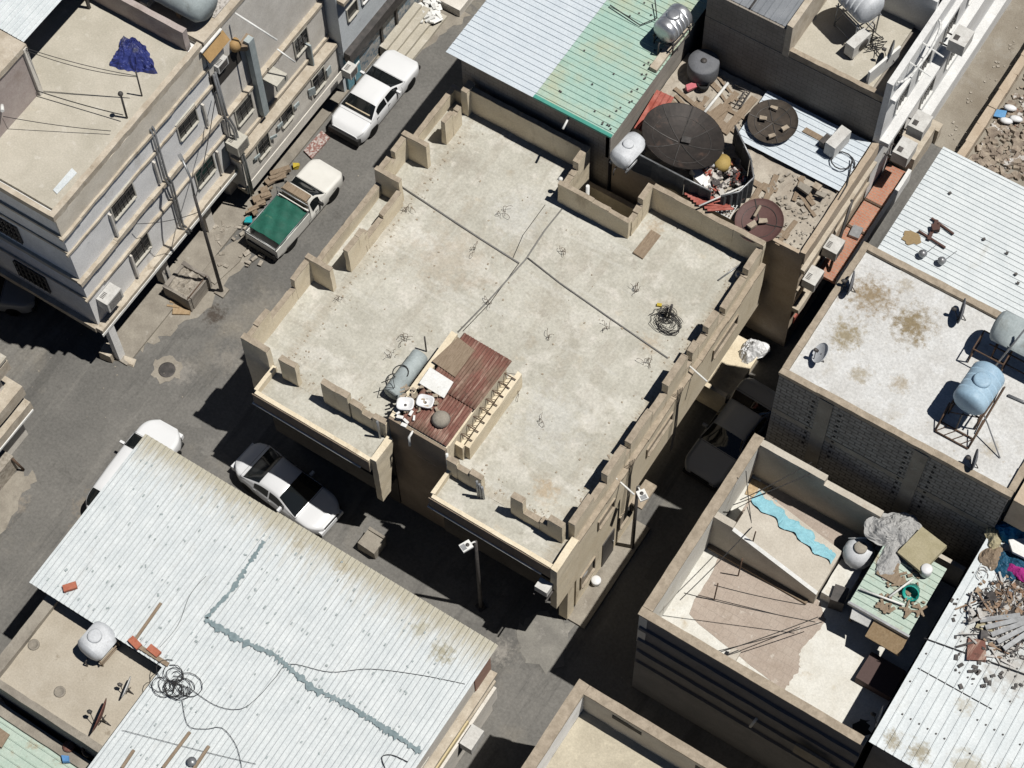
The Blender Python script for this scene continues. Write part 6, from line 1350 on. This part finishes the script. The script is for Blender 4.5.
for k in range(18):
    r = rnd.uniform(.15, .5); cx, cy = c.x + rnd.uniform(-.45, .45), c.y + rnd.uniform(-.3, .3); a0 = rnd.uniform(0, 6)
    m.tube([(cx + r * math.cos(a0 + i * .45), cy + r * .8 * math.sin(a0 + i * .45), 6.6 + rnd.uniform(0, .1)) for i in range(rnd.randint(9, 16))], .013, 5)
solo('cable_coil', m, 'cable', 'tangled black cable coil on the ribbed roof beside the dusty terrace', 'cable')
def roofwire(pts, lab, r=.012, z=6.6):
    m = MB(); P = [at(*pts[0], z)] + [at(u, v, z) for u, v in pts] + [at(*pts[-1], z)]; Q = []
    for a, b_, c, d in zip(P, P[1:], P[2:], P[3:]):
        for i in range(6):
            t = i / 6; Q.append(.5 * ((2 * b_) + (c - a) * t + (2 * a - 5 * b_ + 4 * c - d) * t * t + (3 * b_ - a - 3 * c + d) * t ** 3))
    Q.append(P[-1]); m.tube(Q, r * .8, 5); return solo('roof_cable', m, 'cable', lab, 'cable', 'cables on the ribbed roof')
roofwire([(187, 686), (215, 705), (240, 709), (258, 697), (275, 678), (290, 664), (330, 672), (370, 669), (420, 675), (465, 684)], 'long thin cable wandering across the ribbed roof to the right wall')
roofwire([(182, 700), (188, 725), (205, 729), (222, 728), (236, 745), (242, 768)], 'thin cable running down from the cable coil to the bottom edge')
roofwire([(122, 730), (160, 740), (210, 753), (256, 764)], 'straight thin cable along the bottom of the ribbed roof', .01)
roofwire([(385, 768), (382, 757), (392, 755), (408, 762)], 'short bent hose at the bottom edge of the ribbed roof', .02)
roofwire([(206, 576), (190, 595), (178, 625), (160, 647)], 'thin loose wire between the red bricks and the tar seam', .009)
for a_, c_, lab in (((161, 603), (135, 640), 'narrow dark bar lying along the ribs right of the white tank'), ((190, 732), (163, 768), 'grey timber lying along the ribs at the bottom, middle of the three'), ((209, 746), (190, 775), 'grey timber lying along the ribs at the bottom, rightmost of the three'), ((134, 750), (122, 768), 'grey timber lying along the ribs at the bottom, leftmost of the three')):
    m = MB(); p, q = at(*a_, 6.62), at(*c_, 6.62); d = q - p; m.obox((p + q) / 2, (.1, d.length, .06), math.atan2(-d.x, d.y)); solo('roof_batten', m, 'old_wood', lab, 'batten', 'battens on the ribbed roof')
m = MB(); p = at(192, 762, 6.62); m.lathe([(.16, 0), (.16, .08), (0, .1)], 14, Matrix.Translation(p)); solo('round_cap', m, 'grey_metal', 'small round grey cap between the grey timbers at the bottom', 'cap')
# green sheet roof in the corner
gc = thing('mint_roof_house', 'low house with a patched pale mint ribbed roof in the bottom left corner', 'house', (-26, 6, 0))
b = MB(); b.box(-34, -22.3, 0, 8.4, 0, 3.6); b.build('wall', 'grey_render', gc)
b = MB(); b.corr((-34, 1, 3.8), (11.5, 0, -.1), (0, 7.4, .1), .3, .04, 'trap', .012, 0, 6); b.build('roof_sheet', 'mint_metal', gc)
b = MB(); b.box(-34, -22.4, 8.3, 8.7, 3.6, 4.0, .03); b.build('kerb', 'dust_concrete', gc)
m = MB(); p = at(91, 748, 4.2); m.tube([p + Vector((.22 * math.cos(i * .45), .3 * math.sin(i * .45), .03 + .02 * math.sin(i))) for i in range(13)], .06, 6); solo('rubber_ring', m, 'rebar', 'rusty brown ring lying on the kerb of the mint roof', 'ring')
m = MB(); m.lathe([(.2, 0), (.2, .1), (0, .12)], 16, Matrix.Translation(at(69, 747, 4.0))); solo('rusty_disc', m, 'rusty_sheet', 'round rusty lid on the kerb of the mint roof', 'lid')
m = MB(); m.obox(at(66, 759, 3.98), (.25, .25, .12), .5, j=.05); solo('blue_scrap', m, mat('blue_bit', (.10, .25, .50), rough=.6), 'small blue scrap on the mint roof below the rusty lid', 'scrap')
slab('roof_boards', [(0, 728), (10, 735), (2, 748), (-12, 742)], 3.95, .06, 'old_wood', 'brown boards on the mint roof at the left edge of the picture', 'board')

# ---- lamps and bits in the streets
def lamp(u, v, h, rz, label):
    f = at(u, v, 0); o = thing('street_lamp', label, 'street lamp', tuple(f), rz, 'street lamps', False)
    m = MB(); m.tube([(0, 0, 0), (0, 0, h)], [.08, .06], 9); m.build('pole', 'dark_metal', o)
    m = MB(); m.tube([(0, 0, h - .05), (.06, 0, h + .08), (.2, 0, h + .1)], .03, 7); m.build('arm', 'white_paint', o)
    m = MB(); m.obox((.38, 0, h + .1), (.4, .32, .09)); hd = m.build('lamp_head', 'white_paint', o)
    m = MB(); m.obox((.48, 0, h + .15), (.16, .22, .012)); m.build('solar_panel', 'grey_metal', hd)
    m = MB(); m.lathe([(.07, h + .17), (.07, h + .2), (0, h + .2)], 10, Matrix.Translation((.32, 0, -.035))); m.build('sensor', 'dark_metal', hd)
    m = MB(); m.box(-.16, .16, -.16, .16, 0, .06); m.build('foot_plate', 'dark_metal', o)
lamp(481, 607, 6.3, R(-115), 'street lamp with a white solar head in the shade in front of the tan house')
lamp(632, 548, 5.6, R(-35), 'street lamp with a white solar head over the narrow alley beside the tan house')
p = at(373, 547, 0); kb = thing('concrete_barrier', 'pale concrete block with a slot in its top edge standing in the street', 'block', tuple(p), R(-2), None, False)
m = MB(); m.box(-.4, .4, -.38, .27, 0, .65, .03); m.build('block', 'dust_concrete', kb); m = MB(); m.box(-.37, .37, .27, .38, 0, .74, .02); m.build('rear_lip', 'dust_concrete', kb); m = MB(); m.box(-.3, .3, .19, .26, .6, .665); m.build('slot', 'shadow_room', kb)
m = MB(); p = at(596, 583, .12); m.lathe([(.16, 0), (.19, .3), (.17, .33), (0, .34)], 16, Matrix.Translation(p)); solo('paint_bucket', m, 'white_plastic', 'white lidded bucket on the pavement beside the tan house', 'bucket')
o = thing('air_conditioner', 'white air conditioner hanging at the front right corner of the tan house', 'air conditioner', (-14.3, 22.0, 4.4), 0, None, True)
p = aty(545, 588, 21.9)
m = MB(); m.box(p.x - .3, p.x + .2, 21.7, 22.1, p.z - .2, p.z + .2); m.build('casing', 'ac_white', o); m = MB(); m.box(p.x - .3, p.x - .25, 21.6, 22.3, p.z - .36, p.z - .3); m.box(p.x + .2, p.x + .25, 21.6, 22.3, p.z - .36, p.z - .3); m.build('bracket', 'dark_metal', o)
heap('white_bundle', 752, 352, .4, .5, .55, .8, 'white_plastic', 'crumpled white bundle in the alley beside the tan house porch', 'bundle', 23)
m = MB(); rnd = random.Random(90)
for k in range(45):
    u, v = rnd.uniform(0, 330), rnd.uniform(330, 430)
    if rnd.random() < .4: u, v = rnd.uniform(220, 420), rnd.uniform(60, 330)
    p = at(u, v, .015); 
    if -27.6 < p.x < -13 and p.y > 22.3: continue
    s_ = rnd.uniform(.02, .05); m.obox(p, (s_ * 1.5, s_, .02), rnd.uniform(0, 3))
solo('street_litter', m, 'dust_concrete', 'tiny pale litter scattered over the asphalt', 'litter', None, 'stuff')
b = MB()
for x in (-4.85, -3.65):
    b.tube([(x, 31.35, 10.9), (x, 34.0, 10.9)], .03, 6); b.tube([(x, 31.35, 10.9), (x, 32.1, 11.7)], .025, 6)
for y in (31.35, 31.75): b.tube([(-4.85, y, 10.9), (-3.65, y, 10.9)], .03, 6)
for k in range(4): b.tube([(-4.85 + .3 * k, 31.35, 10.9), (-4.55 + .3 * k, 31.75, 10.9)], .015, 5)
m_ = b; solo('base_frame', m_, 'rebar', 'flat rusty welded base frame in front of the light blue tank', 'frame')
# ================================================================ cars
mat('car_white', (.72, .73, .74), (.69, .70, .71), scale=1, rough=.28, spec=.5, grain=0)
mat('car_cream', (.70, .69, .65), (.64, .63, .59), scale=1.5, rough=.4, spec=.4, grain=0)
mat('car_silver', (.66, .67, .685), rough=.25, spec=.5, grain=0)
mat('car_grey', (.30, .305, .31), rough=.3, spec=.5, grain=0)
mat('car_glass', (.010, .012, .013), rough=.05, spec=.6, grain=0)
mat('car_trim', (.018, .018, .018), rough=.6, grain=0)
mat('tail_red', (.30, .02, .02), rough=.3)
mat('lamp_clear', (.65, .66, .66), rough=.15)
mat('cream_interior', (.50, .42, .30), rough=.8)
mat('green_tarp', (.012, .085, .06), (.02, .125, .09), scale=2.2, rough=.7, bump=.5, bscale=10, spots=[((.10, .20, .13), 2.5, .62, .72, .6)])

def smooth(t): return t * t * (3 - 2 * t)
def interp(tab, y):
    for (a, va), (b, vb) in zip(tab, tab[1:]):
        if y <= b:
            t = (y - a) / (b - a) if b > a else 0; return va + (vb - va) * t
    return tab[-1][1]
def make_car(name, label, paint, L, W, H, hood, cowl, wtop, rtop, rbase, deck, sill=.26, wheels=.285, wb=(.185, .80), square=.4, trim='car_trim', roundness=1.0, bed=None, rear_low=False, rim='grey_metal'):
    """car along +Y (nose at +L/2). Distances from the nose: cowl, wtop (top of windscreen), rtop, rbase (rear glass), heights hood/deck/H."""
    o = thing(name, label, 'car', (0, 0, 0), 0, None, False)
    N_ = 72; w2 = W / 2
    def width(d):
        e = max(0.0, min(d, L - d)); r_ = .30 + .28 * roundness
        return w2 * (1 - roundness * .035 * (1 - min(1, e / 1.6))) - (.12 + .17 * roundness) * max(0, 1 - e / r_) ** 2.6
    def soft(f): return lambda d: sum(f(min(L, max(0, d + k * .05))) * w_ for k, w_ in zip(range(-4, 5), (.04, .08, .12, .16, .2, .16, .12, .08, .04)))
    def belt(d): return interp([(0, hood - .22), (.15, hood - .08), (.5, hood - .03), (cowl, hood), (rbase, deck), (L - .25, deck - .05), (L, deck - .22)], d)
    def top(d): return interp([(0, hood - .2), (.12, hood - .06), (.5, hood + .01), (cowl, hood + .05), (wtop, H - .02), ((wtop + rtop) / 2, H), (rtop, H - .02), (rbase, deck + .05), (L - .2, deck + .0), (L - .05, deck - .1), (L, deck - .2)], d)
    top, belt = soft(top), soft(belt)
    def cross(d):
        """half section, from sill to centre line."""
        w_ = width(d); b_ = belt(d); t_ = top(d); g = max(0.0, min(1.0, (t_ - b_ - .05) / max(.05, H - hood - .1)))
        in_ = (w_ * .97) * (1 - g) + (w_ * .76) * g
        P = [(w_ * .95, sill), (w_ * .985, sill + .12), (w_, sill + (b_ - sill) * .55), (w_ * .985, b_ - .04), (w_ * .96, b_)]
        # g = 0: bonnet or boot; g = 1: cabin
        e = in_ if g > .02 else w_ * .9
        P += [(w_ * .93 * (1 - g) + (in_ + (w_ * .95 - in_) * .45) * g, b_ + (t_ - b_) * (.45 if g > .02 else .3)), (e, b_ + (t_ - b_) * .86), (e * .86, b_ + (t_ - b_) * .965), (e * .45, t_ - .004), (0, t_)]
        return P
    ds = sorted(set([L * i / N_ for i in range(N_ + 1)] + [cowl, wtop, rtop, rbase, .03, L - .03]))
    m = MB(); rows = []
    for d in ds:
        h = cross(d); y = L / 2 - d
        rows.append([(x, y, z) for x, z in h] + [(-x, y, z) for x, z in h[-2::-1]])
    k = len(rows[0])
    m.add([p for r in rows for p in r], [(i * k + j, (i + 1) * k + j, (i + 1) * k + j + 1, i * k + j + 1) for i in range(len(rows) - 1) for j in range(k - 1)], True)
    m.f = [f[::-1] for f in m.f]
    n0 = 0; m.f.append(list(range(k))); m.sm.append(False); e0 = (len(rows) - 1) * k; m.f.append(list(range(e0, e0 + k))[::-1]); m.sm.append(False)
    body = m.build('body', paint, o)
    def S(d, j):
        """point on the half section, j in 0..9 (fractional)."""
        h = cross(d); i = min(8, int(j)); t = j - i; return Vector((h[i][0] * (1 - t) + h[i + 1][0] * t, L / 2 - d, h[i][1] * (1 - t) + h[i + 1][1] * t))
    def glass(nm, d0, d1, j0, side, nrm):
        g = MB(); n = 8; R_ = []
        for i in range(n + 1):
            d = d0 + (d1 - d0) * i / n; a = S(d, j0)
            row = [Vector((a.x * s, a.y, a.z)) for s in (1,)] + [S(d, j) for j in (7, 8, 9)]
            row = row + [Vector((-p.x, p.y, p.z)) for p in row[-2::-1]]; R_.append([p + nrm * .012 for p in row])
        kk = len(R_[0]); g.add([p for r in R_ for p in r], [(i * kk + j, i * kk + j + 1, (i + 1) * kk + j + 1, (i + 1) * kk + j) for i in range(n) for j in range(kk - 1)], True)
        return g.build(nm, 'car_glass', o)
    c_ = (wtop - cowl); glass('windscreen', cowl + .03 * c_, wtop - .05 * c_, 6.3, 0, Vector((0, .4, 1)).normalized())
    if not bed: r_ = rbase - rtop; glass('rear_window', rtop + .1 * r_, rbase - .1 * r_, 6.3, 0, Vector((0, -.4, 1)).normalized())
    for s in (1, -1):
        mid = (wtop + rtop) / 2
        spans = [(cowl + .62 * c_, mid - .03), (mid + .04, rtop + (rbase - rtop) * (.30 if not bed else 0))] if not bed else [(cowl + .62 * c_, rtop - .06)]
        if rear_low: spans.append((rtop + (rbase - rtop) * .36 if False else spans[-1][1] + .05, spans[-1][1] + .42))
        for d0, d1 in spans:
            g = MB(); n = 6; R_ = []
            for i in range(n + 1):
                d = d0 + (d1 - d0) * i / n
                R_.append([Vector(((S(d, j).x + .012) * s, S(d, j).y, S(d, j).z)) for j in (4.25, 4.7, 5.2, 5.75)])
            g.add([p for r in R_ for p in r], [(i * 4 + j, i * 4 + j + 1, (i + 1) * 4 + j + 1, (i + 1) * 4 + j) for i in range(n) for j in range(3)], True); g.build('side_window', 'car_glass', o)
        g = MB(); p = S(cowl + .75 * c_, 4.2); g.obox((s * (p.x + .1), p.y, p.z + .06), (.2, .1, .13)); g.build('mirror', paint if paint != 'car_cream' else 'car_trim', o)
        for yy in wb:
            y = L / 2 - L * yy; x = s * (w2 - .11); T = Matrix.Translation((x, y, wheels)) @ Matrix.Rotation(R(90), 4, 'Y')
            g = MB(); g.lathe([(wheels * .62, -.1), (wheels * .96, -.1), (wheels, -.06), (wheels, .06), (wheels * .96, .1), (wheels * .62, .1)], 24, T); wl = g.build('wheel', 'black_rubber', o)
            g = MB(); g.lathe([(0, -.09), (wheels * .62, -.08), (wheels * .62, .08), (0, .09)], 18, T); g.build('rim', rim, wl)
            a = MB(); a.lathe([(wheels * 1.08, -.02), (wheels * 1.08, .02)], 24, Matrix.Translation((s * (w2 - .03), y, wheels + .02)) @ Matrix.Rotation(R(90), 4, 'Y')); a.build('wheel_arch', 'car_trim', o)
        g = MB(); p = S(.06, 3.2); g.obox((s * (width(.1) * .66), L / 2 - .10 - .06 * roundness, hood - .25), (.34, .14, .14), s * -.18 * roundness); g.build('headlight', 'lamp_clear', o)
        g = MB(); g.obox((s * (width(L - .1) * .70), -L / 2 + .06 + .06 * roundness, deck - .27), (.30, .12, .16), s * .18 * roundness); g.build('tail_light', 'tail_red', o)
        for dd in ((wtop + rtop) / 2 - .05, rtop + .25):
            g = MB(); p = S(dd, 3.2); g.obox((s * (p.x + .008), p.y, p.z - .05), (.02, .16, .03)); g.build('door_handle', trim, o)
    g = MB(); kb_ = .93 - .24 * min(1, roundness / 1.5); g.box(-w2 * kb_, w2 * kb_, L / 2 - .12, L / 2 + .03, .28, .5, .01); g.build('front_bumper', trim, o)
    g = MB(); g.box(-w2 * (kb_ + .02), w2 * (kb_ + .02), -L / 2 - .10, -L / 2 + .12, .30, .62, .01); g.build('rear_bumper', trim, o)
    g = MB(); g.box(-w2 * .45, w2 * .45, L / 2 - .1, L / 2 + .012, .52, hood - .2); g.build('grille', 'car_trim', o)
    g = MB()
    for s in (1, -1):
        for d in (cowl + .25, (wtop + rtop) / 2 + .0, rtop + .3):
            P = [S(d, j) for j in (.3, 1, 2, 3, 4)]; g.tube([(s * (p.x + .002), p.y, p.z) for p in P], .006, 4)
    P = [S(cowl - .02, j) for j in (5, 6, 7, 8, 9)]; P = P + [Vector((-p.x, p.y, p.z)) for p in P[-2::-1]]; g.tube([(p.x, p.y, p.z + .004) for p in P], .006, 4)
    if not bed:
        P = [S(rbase + .04, j) for j in (5, 6, 7, 8, 9)]; P = P + [Vector((-p.x, p.y, p.z)) for p in P[-2::-1]]; g.tube([(p.x, p.y, p.z + .004) for p in P], .006, 4)
    g.build('panel_gap', 'car_trim', o)
    g = MB(); g.box(-w2 * .85, w2 * .85, -L / 2 + .2, L / 2 - .2, .18, .34); g.build('underside', 'car_trim', o)
    return o
def place(o, rear, front, z=.6):
    a, b_ = at(*rear, z), at(*front, z); d = b_ - a; c = (a + b_) / 2
    o.location = (c.x, c.y, .004); o.rotation_euler = (0, 0, math.atan2(-d.x, d.y)); return o
c1 = make_car('parked_car', 'white boxy old saloon with black bumpers parked in the street by the stone steps', 'car_white', 4.5, 1.72, 1.34, .84, 1.25, 2.0, 3.0, 3.65, .88, roundness=.55)
place(c1, (346, 131), (404, 59)); c1['group'] = 'parked cars'
g = MB(); g.box(-.6, .6, -1.25, -1.12, 1.02, 1.06); g.build('parcel_shelf', 'cream_interior', c1)
c2 = make_car('parked_car', 'silver white saloon parked half in the shadow of the tan house', 'car_silver', 4.4, 1.76, 1.42, .84, 1.05, 1.95, 2.8, 3.75, .94, roundness=1.5, trim='car_silver')
place(c2, (248, 459), (327, 518)); c2['group'] = 'parked cars'
g = MB(); g.obox((0, -.35, 1.415), (.9, .75, .012)); 
c3 = make_car('parked_car', 'white family car half hidden by the edge of the big ribbed roof', 'car_white', 4.6, 1.80, 1.60, .98, 1.0, 1.8, 3.7, 4.45, 1.05, roundness=1.7, trim='car_white', rear_low=True)
f3 = at(168, 428, .7); c3.location = (f3.x + .05, f3.y - 2.2, .004); c3.rotation_euler = (0, 0, R(2)); c3['group'] = 'parked cars'
c4 = make_car('parked_car', 'dark grey car in deep shade in the narrow alley', 'car_grey', 4.6, 1.8, 1.42, .88, 1.25, 1.95, 3.1, 3.75, .98, roundness=.8)
f4 = at(700, 478, .6); c4.location = (f4.x + .1, f4.y + 2.3, .004); c4.rotation_euler = (0, 0, R(180 - 3)); c4['group'] = 'parked cars'
c5 = make_car('parked_car', 'dark teal grey car tail in the black shadow at the left edge', 'car_grey', 4.5, 1.75, 1.42, .88, 1.25, 1.95, 3.0, 3.7, .98, roundness=.8)
p5 = at(6, 312, .6); c5.location = (p5.x - 1.55, p5.y + .4, .004); c5.rotation_euler = (0, 0, R(-65)); c5['group'] = 'parked cars'
# pickup with a green covered bed
pk = make_car('pickup_truck', 'white single cab pickup with a dark green tarpaulin stretched over its bed', 'car_cream', 4.55, 1.62, 1.48, .92, 1.30, 1.86, 2.2, 2.32, .62, bed=True, roundness=.5, wheels=.33)
pk['group'] = 'parked cars'
g = MB(); b0, b1, hw = -2.3, -.06, .81
g.box(-hw, -hw + .06, b0, b1, .55, 1.02); g.box(hw - .06, hw, b0, b1, .55, 1.02); g.box(-hw, hw, b0, b0 + .06, .55, 1.0); g.box(-hw, hw, b1 - .06, b1, .55, 1.1); g.box(-hw, hw, b0, b1, .5, .56)
bedo = g.build('bed', 'car_cream', pk)
g = MB(); g.sheet((-hw + .02, b0 + .3, 1.06), (2 * hw - .04, 0, 0), (0, b1 - b0 - .42, 0), 16, 22, lambda a, c_: (0, 0, .09 * math.sin(math.pi * a) + .025 * math.sin(a * 17 + c_ * 9) + .02 * math.sin(c_ * 23 - a * 5)), .02); g.build('tarpaulin', 'green_tarp', pk)
g = MB(); g.box(-.6, .6, .0, .35, 1.5, 1.56, .01); g.box(-.65, .65, -.02, .04, 1.1, 1.5); g.build('roof_rack', 'old_wood', pk)
g = MB(); g.tube([(-hw, b1 - .05, 1.1), (-hw, b1 - .05, 1.55), (hw, b1 - .05, 1.55), (hw, b1 - .05, 1.1)], .03, 6); g.tube([(-hw + .03, b0, 1.12), (-hw + .03, b1, 1.12)], .025, 6); g.tube([(hw - .03, b0, 1.12), (hw - .03, b1, 1.12)], .025, 6); g.tube([(-hw + .03, b0 + .03, 1.12), (hw - .03, b0 + .03, 1.12)], .025, 6); g.build('bed_rail', 'grey_metal', pk)
place(pk, (265, 242), (327, 170), .7)
# ================================================================ hand-made edges: masonry is never razor straight
import bmesh
from mathutils import noise as wn
WORN = {'parapet_wall': .022, 'parapet_block': .022, 'kerb': .016, 'roof_kerb': .02, 'stone_ledge': .02, 'ledge': .02, 'coping': .012, 'low_wall': .02, 'parapet_kerb': .014,
        'worn_ledge': .02, 'front_kerb': .03, 'balcony_cheek': .015, 'tan_top': .02, 'box_wall': .03, 'step': .02, 'roof_slab': .012, 'cross_wall': .01, 'back_wall': .012, 'white_slab': .02, 'concrete_box': .015}
for o in list(bpy.data.objects):
    nm = o.name.split('.')[0]
    if o.type != 'MESH' or nm not in WORN or o.data.users > 1: continue
    amp = WORN[nm]; bm = bmesh.new(); bm.from_mesh(o.data)
    for _ in range(5):
        es = [e for e in bm.edges if e.calc_length() > .42]
        if not es or len(bm.faces) > 6000: break
        bmesh.ops.subdivide_edges(bm, edges=es, cuts=1, use_grid_fill=True)
    off = o.matrix_world.translation + Vector((hash(nm) % 7, 0, 0)) if False else Vector((0, 0, 0))
    for v in bm.verts:
        p = v.co * 2.1; d = wn.noise_vector(p) * amp + wn.noise_vector(p * 3.1) * amp * .5
        v.co += Vector((d.x, d.y, d.z * .8))
    bm.to_mesh(o.data); bm.free()
